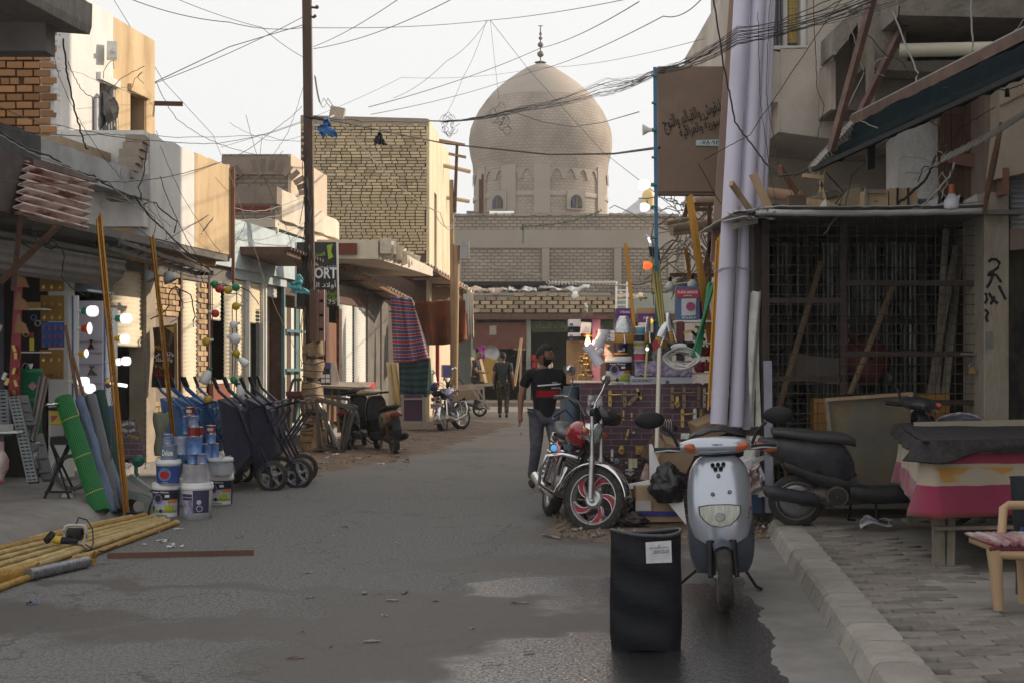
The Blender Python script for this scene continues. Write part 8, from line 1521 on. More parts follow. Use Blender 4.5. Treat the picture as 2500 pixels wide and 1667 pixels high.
 b=MB();b.cyl((.05,0,.34),(.15,0,.62),.085,n=16)
 for i in range(8): b.cyl(V((.075+.012*i,0,.42+.028*i)),V((.078+.012*i,0,.428+.028*i)),.115,n=18)
 b.loft([ringY(x,z,hw,hz,12,3) for x,z,hw,hz in((.20,.33,.09,.08),(0,.32,.15,.10),(-.2,.33,.13,.09))]);b.mk('engine',M('engine_alloy',(.22,.22,.22),.4,metal=.7,var=.4,scale=14,dust=.1),t)
 b=MB();
 for a,c_ in(((.36,0,.86),(.24,0,.42)),((.24,0,.42),(.1,0,.25)),((.34,0,.78),(-.2,0,.66)),((-.2,.1,.66),(-.70,.1,.74)),((-.2,-.1,.66),(-.70,-.1,.74)),((-.15,0,.3),(-.64,.12,.3)),((-.15,0,.3),(-.64,-.12,.3)),((-.2,0,.66),(-.18,0,.3))): b.beam(V(a),V(c_),.03)
 b.mk('frame',black,t)
 for s in(-1,1): b=MB();b.cyl((-.64,s*.13,.30),(-.52,s*.13,.68),.028,n=10); [b.torus((-.62+.02*i,s*.13,.36+.05*i),.036,.006,(.3,0,1),12,4) for i in range(6)]; b.mk('shock_absorber',chrome,t)
 b=MB();b.tube([V((.16,-.10,.50)),V((.26,-.14,.36)),V((.10,-.16,.22)),V((-.3,-.16,.24))],.022,8);b.cyl((-.28,-.165,.25),(-.80,-.175,.33),.045,.05,n=14);b.mk('exhaust',chrome,t)
 if bars_:
  for s in(-1,1):
   b=MB();b.tube([V((.36,s*.03,.62)),V((.36,s*.20,.62)),V((.34,s*.33,.58)),V((.30,s*.35,.44)),V((.26,s*.33,.32)),V((.18,s*.18,.26)),V((.12,s*.05,.25))],.0165,9);b.mk('crash_bar',chrome,t)
   b=MB();b.tube([V((.34,s*.20,.60)),V((.32,s*.22,.45)),V((.24,s*.20,.30))],.012,8); [b.beam(V((.34,s*(.17+.035*i),.56)),V((.30,s*(.17+.035*i),.36)),.007) for i in range(5)]; b.mk('bar_grille',dchrome,t)
   b=MB();b.lathe(V((.37,s*.29,.66)),[(0,-.03),(.03,-.025),(.036,.015)],14,(1,0,0));b.mk('fog_lamp',black,t);b=MB();b.lathe(V((.37,s*.29,.66)),[(.030,.016),(0,.022)],14,(1,0,0));b.mk('fog_lens',M('ice_blue_lens',(.16,.45,.85),.2,bump=0,emit=.5) if s<0 else M('grey_lens',(.12,.14,.16),.15,bump=0),t)
 b=MB();b.grid(lambda u,v: V((-.64-(r+.05)*cos(R(70-150*u+10)),(v-.5)*.16,r+(r+.05)*sin(R(70-150*u+10))-.03*abs(2*v-1)**2)) if False else V((RWX+(r+.05)*cos(R(60+135*u)),(v-.5)*.16,r+(r+.05)*sin(R(60+135*u))-.03*abs(2*v-1)**2)),18,6);b.mk('rear_mudguard',chrome,t,solid=.004)
 b=MB();b.box((-.83,0,.74),(.06,.20,.09));o=b.mk('tail_lamp_bar',chrome,t,bevel=.01)
 for y in(-.06,.06): b=MB();b.lathe(V((-.862,y,.745)),[(.036,0),(.03,.012),(0,.014)],14,(-1,0,0));b.mk('tail_lens',M('tail_red'),o)
 if plate: b=MB();b.box((-.90,0,.60),(.01,.24,.10));o=b.mk('number_plate',M('pale_plate',(.45,.43,.45),.5,bump=0),t);text(plate,.18,M('maroon_ink',(.25,.02,.04),.6,bump=0),o,V((-.908,0,.60)),x=(0,-1,0),bold=.03)
 b=MB();b.tube([V((-.72,-.12,.90)),V((-.86,-.12,.92)),V((-.90,0,1.02)),V((-.86,.12,.92)),V((-.72,.12,.90))],.010,6); (b.ball((-.84,0,.98),(.02,.09,.09),12) if plate else 0);b.mk('back_rest',M('navy_leather',(.03,.03,.10),.4),t)
 b=MB();b.tube([V((0,.1,.28)),V((-.04,.26,.01))],.012,6);b.mk('side_stand',black,t)
 Rz=Matrix.Translation(V((FWX-.16,0,0)))@MR(steer,4,'Z')@Matrix.Translation(V((-FWX+.16,0,0)))
 for o in g: o.matrix_basis=Rz@o.matrix_basis
 return t
m1=moto('red_motorcycle','red and chrome motorcycle with red spoked front wheel turned aside',M('tank_red',(.25,.010,.022),.22,var=.1,bump=0,coat=.6),steer=R(49))
fw=G(1426,1294);yw=R(-81); Rm=MR(yw,3,'Z'); 
m1.rotation_euler=(R(-12),0,yw); m1.scale=(1.05,)*3; off=MR(yw,3,'Z')@V(((.48+.16*cos(R(49)))*1.05,.16*sin(R(49))*1.05-.04,0)); m1.location=V((fw.x,fw.y,0))-off
b=MB();b.grid(lambda u,v: V((.36+.10*cos(2*pi*u)*sin(pi*v),.12+.14*sin(2*pi*u)*sin(pi*v),1.02+.07*cos(pi*v)+.02*nZ(V((u*8,v*6,0))))),20,12);b.mk('black_bag',bbm,m1)
m2=moto('parked_motorcycle','chrome motorcycle with navy seat seen from behind by the purple cabinet',M('tank_violet',(.13,.10,.20),.25,coat=.5,bump=0),steer=-.5,spk='five',knob=0,plate='PARV')
c=G(1083,1056);yw=atan2(.97,.22); m2.rotation_euler=(R(-9),0,yw); m2.location=V((c.x,c.y,0))-MR(yw,3,'Z')@V((-.64,0,0))
def barrow(name,label,m_,grp):
 t=thing(name,label,'wheelbarrow',group=grp);w_=wheel(t,(.62,0,.19),.19,.09,'wheel','five' ,rimm=M('zinc_rim',(.26,.26,.27),.4,metal=.6))
 for s in(-1,1):
  b=MB();b.tube([V((-.60,s*.30,.70)),V((-.46,s*.29,.66)),V((-.24,s*.27,.46)),V((.10,s*.2,.38)),V((.62,s*.07,.19)),V((.86,s*.10,.21))],.018,8);b.mk('side_rail',m_,t);b=MB();b.cyl(V((-.62,s*.30,.705)),V((-.49,s*.29,.67)),.023,n=10);b.mk('grip',black,t)
  b=MB();b.tube([V((-.20,s*.26,.44)),V((-.26,s*.26,.04)),V((-.12,s*.26,.02)),V((.24,s*.17,.32))],.014,6);b.mk('leg',m_,t)
 b=MB();b.tube([V((-.26,-.26,.04)),V((-.26,.26,.04))],.012,6);b.mk('leg_brace',m_,t)
 b=MB();lo=[(-.18,-.20),(.34,-.17),(.34,.17),(-.18,.20)]; hi=[(-.36,-.34),(.60,-.30),(.60,.30),(-.36,.34)]
 vs=[V((x,y,.40)) for x,y in lo]+[V((x,y,.66)) for x,y in hi]; b.add(vs,[(0,1,2,3),(0,1,5,4),(1,2,6,5),(2,3,7,6),(3,0,4,7)],False);b.mk('tray',m_,t,solid=.006);b=MB();b.tube([V((x,y,.66)) for x,y in hi+hi[:1]],.010,6);b.mk('tray_rim',m_,t); return t
w1=barrow('navy_wheelbarrow','first navy wheelbarrow tipped upright, nearest the paint buckets',navy,'wheelbarrows stacked upright')
def stand(o,px,py,Z,yawd=180,tilt=96,roll=0):
 o.rotation_euler=Euler((0,0,0)); Rm=MR(R(yawd),4,'Z')@MR(R(tilt),4,'Y');o.matrix_basis=Matrix.Translation(V(((px-1250)/F*Z,Z,.80)))@Rm
stand(w1,690,0,17.0)
for k,(px,Z,lb) in enumerate(((752,17.4,'second navy wheelbarrow tipped upright behind the first'),(708,17.9,'third navy wheelbarrow tipped upright in the stack'),(764,18.3,'rearmost navy wheelbarrow tipped upright nearest the pole'))): q=copy_tree(w1); q['label']=lb; stand(q,px,0,Z)
w2=barrow('blue_wheelbarrow','first blue wheelbarrow tipped upright behind the cans',bluep,'wheelbarrows stacked upright');stand(w2,548,0,17.4)
for k,(px,Z,lb) in enumerate(((580,17.7,'second blue wheelbarrow tipped upright behind the cans'),(610,18.0,'third blue wheelbarrow tipped upright next to the navy ones'))): q=copy_tree(w2); q['label']=lb; stand(q,px,0,Z)
w3=barrow('navy_wheelbarrow','single navy wheelbarrow standing level beside the far motorcycle',M('barrow_blue',(.02,.035,.09),.4,dust=.1),'wheelbarrows');c=G(1172,1016); w3.rotation_euler=(0,0,R(-8)); w3.scale=(1.1,1,1.15); w3.location=V((c.x-.68,c.y,0))
# ================================================================== barrel, table, chair
t=thing('black_barrel','squashed open topped black plastic barrel with a white label','barrel',G(1581,1590));c=G(1581,1590);c=V((c.x,c.y+.10,0))
bp_=M('barrel_black',(.006,.007,.010),.55,var=.35,scale=6,bump=.25,bs=12,bd=.02,stretch=(1,1,3),spec=.2)
def br(a,z,o=0):
 h=.625; k=z/h; w_=.192+.003*sin(k*5);d=.085+.035*(1-k)
 ca,sa=cos(a),sin(a);e=1.25 if k>.8 else 1.0
 x=w_*abs(ca)**.75*(1 if ca>=0 else -1);y=d*abs(sa)**e*(1 if sa>=0 else -1)
 if k<.12: x*=1-.5*(.12-k)*(.6+.5*sin(a*3)); 
 return c+V((x*(1-o),y*(1-o)+.008*sin(z*30+a*2),z+(.012*sin(a*2+1) if k>.9 else 0)+(.012*sin(a*3) if k<.05 else 0)))
b=MB();nz=26; n=56
rings=[[br(2*pi*j/n,.625*i/nz) for j in range(n)] for i in range(nz+1)]; b.loft(rings,True,False);b.loft([[br(2*pi*j/n,.625-.5*i/6,.06) for j in range(n)] for i in range(7)],True,False);b.mk('shell',bp_,t)
b=MB();b.tube([br(2*pi*j/n,.625)+V((0,0,.0)) for j in range(n+1)],.010,7);b.mk('rim',M('barrel_rim',(.05,.05,.055),.35),t)
b=MB();q=[br(2*pi*j/n,.02) for j in range(n)]; b.add(q,[tuple(range(n))]);b.mk('base',bp_,t)
xl,xr_=c.x+.0,c.x+.133; yl=c.y-.105
def lb_(px,py): return P(px,py,c.y-.128)
b=MB();b.add([lb_(1577,1324)+V((0,.022,0)),lb_(1641,1321)+V((0,.045,0)),lb_(1642,1374)+V((0,.032,0)),lb_(1578,1375)+V((0,.010,0))],[(0,3,2,1)],False);la=b.mk('label',M('aged_label',(.50,.50,.52),.6,var=.18,scale=14,bump=0),t)
xx=(lb_(1641,1321)+V((0,.045,0))-lb_(1577,1324)-V((0,.022,0)));kx=xx.normalized()
for s_,py,wd,m_ in(('ETI',1332,.014,txtk),('ELEKTROMETAL SAN.A.S',1337,.105,txtk),('ADANA TEL: 3.22',1344,.085,txtk),('KUMANDA DOLABI ETIKETI',1349,.085,txtk),('————————————',1358,.105,greym),('————————————',1364,.105,greym)): text(s_,wd,m_,la,lb_(1610+(5 if 1340<py<1352 else 0),py)+V((0,.022,0)),x=kx,bold=.015,height=.0085 if '—' not in s_ else .001,th=.004)
b=MB();q=lb_(1588,1347)+V((0,.020,0));b.add([q+V((-.010,0,-.011)),q+V((.010,.006,-.011)),q+V((.010,.006,.011)),q+V((-.010,0,.011))],[(0,1,2,3)],False);b.mk('orange_mark',M('mark_orange',(.45,.14,.05),.6,bump=0),la)
zt0=.13; fl=G(2245,1386,zt0);bl_=G(2212,1352,zt0)
tT=thing('cloth_covered_table','wooden table covered with black rug and pink blanket on the pavement','table',fl);ft=V((2.86,9.75,0));bt_=V((3.38,12.25,0));rt=V((5.4,10.1,0));rb=V((5.9,12.5,0));zt=.985
tpl=[ft,rt,rb,bt_]
b=MB();b.loft([[p+V((0,0,zt-.03)) for p in tpl],[p+V((0,0,zt)) for p in tpl]],False);b.mk('top',woodg,tT)
for p,lbx in((ft,0),(bt_,0),(rt,0)):
 b=MB();d=.09; b.beam(V((p.x+d,p.y+d,zt0)),V((p.x+d,p.y+d,zt-.04)),.075,.06);b.mk('leg',woodg,tT)
b=MB();b.beam(V((ft.x+.16,ft.y+.07,zt0)),V((ft.x+.17,ft.y+.07,.62)),.07,.05);b.mk('leg',woodg,tT)
for a,c_,z in((ft,rt,.52),(ft,rt,.40),(ft,bt_,.50)): b=MB();e=(c_-a).normalized()*.05; b.beam(V((a.x,a.y+.02,z))+e,V((c_.x,c_.y,z)),.025,.10 if z!=.4 else .09,roll=R(90) if z else 0);b.mk('rail',woodg,tT)
def drape(name,m_,z1,z0f,off,lab,wav,topo=True,seed=0,th=.012):
 b=MB();path=[bt_,ft,rt]; L_=[0,(ft-bt_).length]; L_.append(L_[1]+(rt-ft).length); N_=120; nv=16
 def pp(s):
  if s<L_[1]: p=bt_.lerp(ft,s/L_[1]);d=(ft-bt_).normalized()
  else: p=ft.lerp(rt,(s-L_[1])/(L_[2]-L_[1]));d=(rt-ft).normalized()
  nn=V((d.y,-d.x,0)); 
  return p,(nn if nn.dot(p-(ft+rb)/2)>0 else -nn)
 def f(u,v):
  p,nn=pp(u*L_[2]);zz=z1+(z0f(u)-z1)*v; cr=math.exp(-((u*L_[2]-L_[1])/.18)**2)
  o=off+wav*(.4+v)*nZ(V((u*16,v*1.5,seed)))+.035*v+cr*.06*v; return V((p.x,p.y,zz))+nn*o
 b.grid(f,N_,nv);o=b.mk(name,m_,tT,solid=th); return o
pink=BM.new('pink_blanket');pink.use_nodes=True; nt_=pink.node_tree; bs_=nt_.nodes['Principled BSDF']; bs_.inputs['Roughness'].default_value=.95; bs_.inputs['Sheen Weight'].default_value=.3
gq=nt_.nodes.new('ShaderNodeTexCoord');sx_=nt_.nodes.new('ShaderNodeSeparateXYZ');nt_.links.new(gq.outputs['Generated'],sx_.inputs[0]);cr_=nt_.nodes.new('ShaderNodeValToRGB');cr_.color_ramp.interpolation='CONSTANT'
nn_=nt_.nodes.new('ShaderNodeTexNoise');nn_.inputs['Scale'].default_value=7; nt_.links.new(gq.outputs['Generated'],nn_.inputs['Vector']);md=nt_.nodes.new('ShaderNodeMath');md.operation='MULTIPLY_ADD'; md.inputs[1].default_value=.05; nt_.links.new(nn_.outputs[0],md.inputs[0]);nt_.links.new(sx_.outputs[2],md.inputs[2]);nt_.links.new(md.outputs[0],cr_.inputs[0])
e=cr_.color_ramp.elements; e[0].position=0; e[0].color=(.22,.03,.035,1); e[1].position=.10; e[1].color=(.25,.025,.065,1)
for p_,c_ in((.46,(.37,.31,.23,1)),(.76,(.25,.025,.06,1)),(.90,(.28,.16,.09,1))): x=e.new(p_);x.color=c_
n3=nt_.nodes.new('ShaderNodeTexNoise'); n3.inputs['Scale'].default_value=3.5; nt_.links.new(gq.outputs['Object'],n3.inputs['Vector']); mr3=nt_.nodes.new('ShaderNodeMapRange'); mr3.inputs[1].default_value=.54; mr3.inputs[2].default_value=.57; nt_.links.new(n3.outputs[0],mr3.inputs[0])
n4=nt_.nodes.new('ShaderNodeMix'); n4.data_type='RGBA'; nt_.links.new(cr_.outputs[0],n4.inputs[6]); n4.inputs[7].default_value=(.42,.22,.05,1)
gt=nt_.nodes.new('ShaderNodeMath');gt.operation='COMPARE'; gt.inputs[1].default_value=.61; gt.inputs[2].default_value=.10; nt_.links.new(md.outputs[0],gt.inputs[0]);ml=nt_.nodes.new('ShaderNodeMath');ml.operation='MULTIPLY'; nt_.links.new(gt.outputs[0],ml.inputs[0]);nt_.links.new(mr3.outputs[0],ml.inputs[1]);nt_.links.new(ml.outputs[0],n4.inputs[0]);nt_.links.new(n4.outputs[2],bs_.inputs['Base Color'])
drape('pink_blanket',pink,.97,lambda u:.50+.02*sin(u*9),.03,'',.05)
rug=M('black_rug',(.028,.026,.028),.97,var=.35,scale=14,bump=1,bs=70,bd=.01,dust=.12);drape('black_rug',rug,1.0,lambda u:.915+.02*nZ(V((u*22,3,0)))-(.06*math.exp(-((u-.50)/.03)**2)),.075,'',.03,seed=4)
b=MB();cen=(ft+rt+rb+bt_)/4; b.grid(lambda u,v: (bt_.lerp(rb,u)).lerp(ft.lerp(rt,u),v)+((bt_.lerp(rb,u)).lerp(ft.lerp(rt,u),v)-cen)*.045+V((0,0,1.0+.012*nZ(V((u*9,v*9,0))))),30,20);b.mk('rug_top',rug,tT,solid=.012)
b=MB();a_=P(2232,1037,11.8);b.beam(a_+V((0,0,.0)),V((5.7,11.9,a_.z+.05)),.025,.05);tag(b.mk('pale_strip',M('cream_strip',(.40,.36,.28),.7)),'long cream strip lying along the back of the table','strip')
b=MB();cc=P(2338,1035,12.2);b.grid(lambda u,v: cc+V(((u-.5)*.46,0,0))+V((0,-.1*sin(pi*v)+.0,0))+V((0,0,(.105*sin(pi*min(1,u*1.05))**.5*(1-(2*v-1)**2*.9)+.02*nZ(V((u*7,v*7,0)))-.005))),26,12);tag(b.mk('white_sack',M('lilac_sack',(.38,.36,.42),.9,bump=.8,bs=14,bd=.02),solid=.01),'crumpled pale lilac sack lying on the back of the table','sack')
t=thing('leaning_board','large grey board in a broken wooden frame leaning on the cage','board',P(2130,1250,12.9)); f4=[(2018,972),(2226,958),(2226,1265),(2095,1270),(2060,1100)]
b=MB();pxprism(b,[(2020,978),(2226,962),(2226,1240),(2016,1240)],12.95,.03);b.mk('panel',M('faded_board',(.15,.14,.115),.8,var=.3,scale=2,bump=.2,col2=(.20,.155,.08),c2s=2.4,c2t=.55,stretch=(1,1,1)),t)
b=MB();b.beam(P(2014,975,12.9),P(2228,960,12.9),.035,.03);b.mk('frame_strip',wood,t);b=MB();b.beam(P(2017,975,12.9),P(2026,1060,12.9),.03,.03);b.mk('frame_strip',woodg,t);b=MB();b.beam(P(2222,962,12.9),P(2230,1010,12.9),.03,.03);b.mk('frame_strip',wpaint,t)
ch=thing('plastic_chair','beige plastic chair with striped cushion cut off at the right edge','chair',P(2470,1490,8.0));bg_=M('beige_plastic',(.42,.28,.16),.45,var=.08,bump=.02,dust=.08)
Zc2=8.0; zg=.13
def cpt(px,py,Z=Zc2): return P(px,py,Z)
for q in([(2428,1340,7.95),(2432,1400,7.95),(2438,1487,7.95)],[(2500,1345,8.35),(2502,1480,8.35)],[(2600,1345,7.95),(2604,1490,7.95)]): b=MB();b.tube([P(*p) for p in q],[.045,.035,.028],10);b.mk('leg',bg_,ch)
b=MB();b.tube([P(2443,1330,8.2),P(2446,1290,8.25),P(2450,1240,8.3),P(2462,1232,8.3),P(2560,1232,8.3)],.026,10);b.mk('arm',bg_,ch); 
b=MB();b.grid(lambda u,v: P(2424,1340,7.95).lerp(P(2620,1340,7.95),u)+V((0,v*.42,.0-.05*sin(pi*u)*0)),10,6);b.mk('seat',bg_,ch,solid=.03);b=MB();b.tube([P(2424,1350,7.94),P(2500,1354,7.93),P(2620,1352,7.93)],.03,8);b.mk('seat_rim',bg_,ch)
b=MB();b.grid(lambda u,v: P(2418,1328,7.93).lerp(P(2625,1328,7.93),u)+V((0,v*.44,.018*sin(pi*v)**.5*sin(pi*min(1,u*1.0))**.3+.008*sin(u*60))),60,8);cu=b.mk('cushion',M('striped_cushion',(.42,.36,.34),.9,var=.2,col2=(.20,.02,.04),c2s=9,c2t=.52,stretch=(1,.3,1)),ch,solid=.02);b=MB();[b.tube([P(2418+i*8,1335,7.92),P(2419+i*8,1343,7.91)],.008,5) for i in range(24)]; b.mk('fringe',M('maroon_fringe',(.13,.012,.03),.9),ch)
t=thing('dark_bucket','tall dark bucket with blue cloth behind the plastic chair','bucket',P(2500,1330,9.0));c=P(2512,1330,9.0);b=MB();b.lathe(c,[(0,0),(.085,0),(.115,.42),(.12,.43)],24);b.mk('body',M('bucket_dark',(.03,.038,.045),.5,dust=.05),t);b=MB();b.box(c+V((-.05,-.1,.06)),(.09,.03,.12),(0,.2,0));b.mk('blue_cloth',M('royal_cloth',(.03,.06,.22),.8),t)
b=MB();b.cyl(P(2496,1480,8.6),P(2496,1330,8.8),.04,n=10);tag(b.mk('bucket_post',bk_),'dark post under the bucket behind the chair','post')
# ================================================================== people
def skin_mesh(name,joints,edges,m_,parent,sub=2):
 me=bpy.data.meshes.new(name);me.from_pydata([j[0] for j in joints],edges,[]);o=bpy.data.objects.new(name,me); COL.objects.link(o)
 md_=o.modifiers.new('s','SKIN');sv_=me.skin_vertices[0].data
 for i,j in enumerate(joints):
  r_=j[1]; sv_[i].radius=(r_,r_) if not isinstance(r_,tuple) else r_
  sv_[i].use_root=(i==0)
 md_.use_smooth_shade=True; s2_=o.modifiers.new('u','SUBSURF'); s2_.levels=sub; s2_.render_levels=sub
 dg=bpy.context.evaluated_depsgraph_get();bpy.context.view_layer.update();dg.update(); me2=bpy.data.meshes.new_from_object(o.evaluated_get(dg));bpy.data.objects.remove(o)
 me2.materials.clear(); me2.materials.append(m_); [setattr(p,'use_smooth',True) for p in me2.polygons]
 o=bpy.data.objects.new(name,me2); COL.objects.link(o)
 if parent: o.parent=parent
 ORG[o.name]=V((0,0,0)); return o
def person(label,loc,yaw_,pose,shirt,trouser,hair,skinc,shoe,H=1.74,beard=None,look=0.,pants_pat=None,stout=1.0,tilt=0.):
 """local frame: +x forward, +y the person's left, z up, feet at 0"""
 t=thing('person',label,'person'); J=pose; s=H/1.74
 sk=skinc; 
 def j(n,r_): 
  p=J[n]; return (V(p)*s,(r_[0]*s,r_[1]*s) if isinstance(r_,tuple) else r_*s)
 idx={}; js=[]; es=[]
 def addj(n,r_,frm=None):
  idx[n]=len(js);js.append(j(n,r_)); 
  if frm: es.append((idx[frm],idx[n]))
 addj('pelvis',(.10,.08));addj('waist',(.09,.07),'pelvis');addj('chest',(.11,.08),'waist');addj('neckb',.056,'chest');addj('neck',.05,'neckb')
 for sd in 'lr':
  addj('sh_'+sd,.05,'chest');addj('el_'+sd,.044,'sh_'+sd);addj('wr_'+sd,.028,'el_'+sd);addj('ha_'+sd,(.024,.036),'wr_'+sd)
  addj('hip_'+sd,.088,'pelvis');addj('kn_'+sd,.058,'hip_'+sd);addj('an_'+sd,.038,'kn_'+sd)
 body=skin_mesh('body',js,es,sk,t)
 hp=V(J['head'])*s; b=MB();rot=MR(look,3,'Z')@MR(tilt,3,'Y');n=28
 def hf(u,v):
  th=2*pi*u; ph=pi*v; d=V((sin(ph)*cos(th),sin(ph)*sin(th),cos(ph))); x,y,z=d.x*.098,d.y*.077,d.z*.122
  if z<-.02: y*=1-.28*(-z-.02)/.1; x*=1-.10*(-z-.02)/.1
  if d.x>.0:
   fr=max(0,d.x)**3; x+=fr*(.024*math.exp(-(y/.014)**2-((z+.012)/.022)**2)+.008*math.exp(-(y/.03)**2-((z+.052)/.014)**2)-.009*math.exp(-((abs(y)-.032)/.016)**2-((z-.012)/.014)**2)+.006*math.exp(-((z-.034)/.012)**2)+.010*math.exp(-(y/.03)**2-((z+.09)/.02)**2))
  return hp+rot@(V((x,y,z))*s)
 b.grid(hf,n*2,n);hd=b.mk('head',sk,t)
 for sy in(-1,1): b=MB();b.ball(hp+rot@(V((-.005,sy*.079,-.005))*s),(.018*s,.010*s,.030*s),8);b.mk('ear',sk,hd)
 for sy in(-1,1): b=MB();b.ball(hp+rot@(V((.083,sy*.031,.012))*s),.011*s,8);b.mk('eye',M('eye',(.12,.10,.09),.3,bump=0),hd);b=MB();b.box(hp+rot@(V((.093,sy*.031,.032))*s),(.010*s,.034*s,.007*s),rot);b.mk('eyebrow',hair,hd)
 b=MB();b.box(hp+rot@(V((.101,0,-.052))*s),(.006*s,.04*s,.006*s),rot);b.mk('mouth',M('lip',(.16,.07,.055),.6,bump=0),hd)
 def shell(nm,cond,grow,m_):
  b=MB();N1,N2=44,26; vs=[];ok=[]
  for q in range(N2+1):
   for p in range(N1):
    u,v=p/N1,q/N2; pt=hf(u,v);th=2*pi*u; ph=pi*v; d=V((sin(ph)*cos(th),sin(ph)*sin(th),cos(ph)));vs.append(pt+(rot@d)*(grow*s*(1+.35*nZ(d*9))));ok.append(cond(d))
  fs=[f for f in((q*N1+p,q*N1+(p+1)%N1,(q+1)*N1+(p+1)%N1,(q+1)*N1+p) for q in range(N2) for p in range(N1)) if all(ok[i] for i in f)]
  b.add(vs,fs,True);b.mk(nm,m_,t)
 shell('hair',lambda d:(d.z>.42 and d.x<.80) or (d.z>-.35 and d.x<-.02 and not(abs(d.y)>.85 and d.z<.15)) or (d.z>.0 and d.x<.25) or d.z>.72,.012,hair)
 if beard: shell('beard',lambda d:(d.z<-.28 and d.x>-.05 and (abs(d.y)>.2 or d.z<-.62 or -.45<d.z<-.34)) or (d.z<-.1 and -.05<d.x<.35) ,.010,beard)
 js=[];es=[];idx={}
 J['hem']=(0,0,.84);addj('hem',(.150*stout,.125*stout));addj('pelvis',(.145*stout,.122*stout),'hem');addj('waist',(.145*stout,.120*stout),'pelvis');addj('chest',(.155,.125),'waist');addj('neckb',.075,'chest')
 for sd in 'lr':
  addj('sh_'+sd,.082,'chest'); idx['m'+sd]=len(js);p=(V(J['sh_'+sd])*.35+V(J['el_'+sd])*.65)*s; js.append((p,.068*s));es.append((idx['sh_'+sd],idx['m'+sd]))
 sh=skin_mesh('shirt',js,es,shirt,t)
 js=[];es=[];idx={}
 addj('pelvis',(.128*stout,.108*stout))
 for sd in 'lr':
  addj('hip_'+sd,.100*stout,'pelvis');addj('kn_'+sd,.074,'hip_'+sd);addj('an_'+sd,.056,'kn_'+sd)
 js[0]=(js[0][0]+V((0,0,-.01)),js[0][1]);skin_mesh('trousers',js,es,trouser,t)
 for sd in 'lr':
  a=V(J['an_'+sd])*s; ft_=V(J.get('toe_'+sd,(J['an_'+sd][0]+.14,J['an_'+sd][1],0.04)))*s; js=[(a+V((-.03,0,-.02)),.045*s),(a+V((.02,0,-.05*s)),.045*s),(ft_,.034*s)]; q=skin_mesh('shoe',js,[(0,1),(1,2)],shoe,t,1)
  h=V(J['ha_'+sd])*s; w_=V(J['wr_'+sd])*s; d=(h-w_).normalized();sd_=d.cross(V((1,0,0))).normalized() if abs(d.x)<.9 else V((0,1,0))
  fx=d.cross(sd_).normalized()
  for k in range(4):
   o=fx*((k-1.5)*.019*s); L_=(.07,.078,.074,.058)[k]*s; p0=h+o*1.0-d*.01; p1=p0+d*L_*.5+sd_*.006*s; p2=p1+d*L_*.42+sd_*(.022*s);skin_mesh('finger',[(p0,.0095*s),(p1,.0088*s),(p2,.007*s)],[(0,1),(1,2)],sk,body,1)
  p0=w_+d*.03*s+fx*.028*s; skin_mesh('thumb',[(p0,.011*s),(p0+d*.03*s+fx*.022*s,.0095*s),(p0+d*.058*s+fx*.022*s+sd_*.01*s,.008*s)],[(0,1),(1,2)],sk,body,1)
 t.location=loc; t.rotation_euler=(0,0,yaw_); return t
def pose(ph=.0,**kw):
 J=dict(pelvis=(0,0,.95),waist=(0,0,1.09),chest=(.01,0,1.31),neckb=(-.01,0,1.47),neck=(0,0,1.53),head=(.02,0,1.625),
      sh_l=(-.01,.185,1.41),el_l=(-.06,.25,1.12),wr_l=(.0,.27,.88),ha_l=(.02,.27,.81),sh_r=(-.01,-.185,1.41),el_r=(-.05,-.25,1.12),wr_r=(.02,-.27,.88),ha_r=(.04,-.27,.81),
      hip_l=(0,.095,.89),kn_l=(.05,.10,.50),an_l=(-.02,.10,.09),hip_r=(0,-.095,.89),kn_r=(.03,-.10,.50),an_r=(.0,-.10,.09)); J.update(kw); return J
skn=M('skin',(.24,.125,.080),.5,var=.1,scale=12,bump=.1,bs=60,bd=.002);hairm=M('black_hair',(.010,.009,.009),.7,var=.4,scale=40,bump=.8,bs=90)
blk=M('black_tshirt',(.010,.010,.012),.9,var=.15,bump=.5,bs=9,bd=.03);jeans=M('grey_jeans',(.135,.13,.16),.9,var=.2,scale=4,bump=1,bs=7,bd=.04,col2=(.10,.10,.125),c2s=6,stretch=(1,1,2.2))
c=G(1329,1196)
p1=person('man in black and red t-shirt and grey jeans walking past the motorcycle',(c.x,c.y,0),atan2(-.88,.25),pose(an_l=(.20,.08,.10),kn_l=(.20,.09,.50),an_r=(-.22,-.10,.12),kn_r=(-.02,-.10,.49),toe_r=(-.10,-.11,.035),sh_r=(-.01,-.20,1.415),sh_l=(0,.20,1.40),el_r=(-.02,-.29,1.13),wr_r=(.02,-.31,.90),ha_r=(.04,-.31,.83),el_l=(.02,.29,1.13),wr_l=(.14,.34,.93),ha_l=(.18,.35,.87)),blk,jeans,hairm,skn,M('dark_shoe',(.035,.03,.028),.8),H=1.72,beard=hairm,look=R(58),stout=1.16)
def chest_patch(t,y0,y1,z0,z1,m_,nm,o=.004,skew=0.):
 sh=[c for c in t.children if c.name.startswith('shirt')][0]; from mathutils.bvhtree import BVHTree
 bv=BVHTree.FromPolygons([v.co for v in sh.data.vertices],[p.vertices for p in sh.data.polygons]);b=MB();nu,nv=14,4
 def f(u,v):
  y=y0+(y1-y0)*u; z=z0+(z1-z0)*v+skew*(u-.5);h=bv.ray_cast(V((1,y,z)),V((-1,0,0))); return (h[0]+h[1]*o) if h[0] else V((.13,y,z))
 b.grid(f,nu,nv);b.mk(nm,m_,t); return bv
bv=chest_patch(p1,-.13,.15,1.115,1.195,M('shirt_red',(.30,.008,.015),.9,bump=.3,bs=12),'red_panel');chest_patch(p1,-.12,.17,1.252,1.268,txtw,'white_stripe',skew=.02)
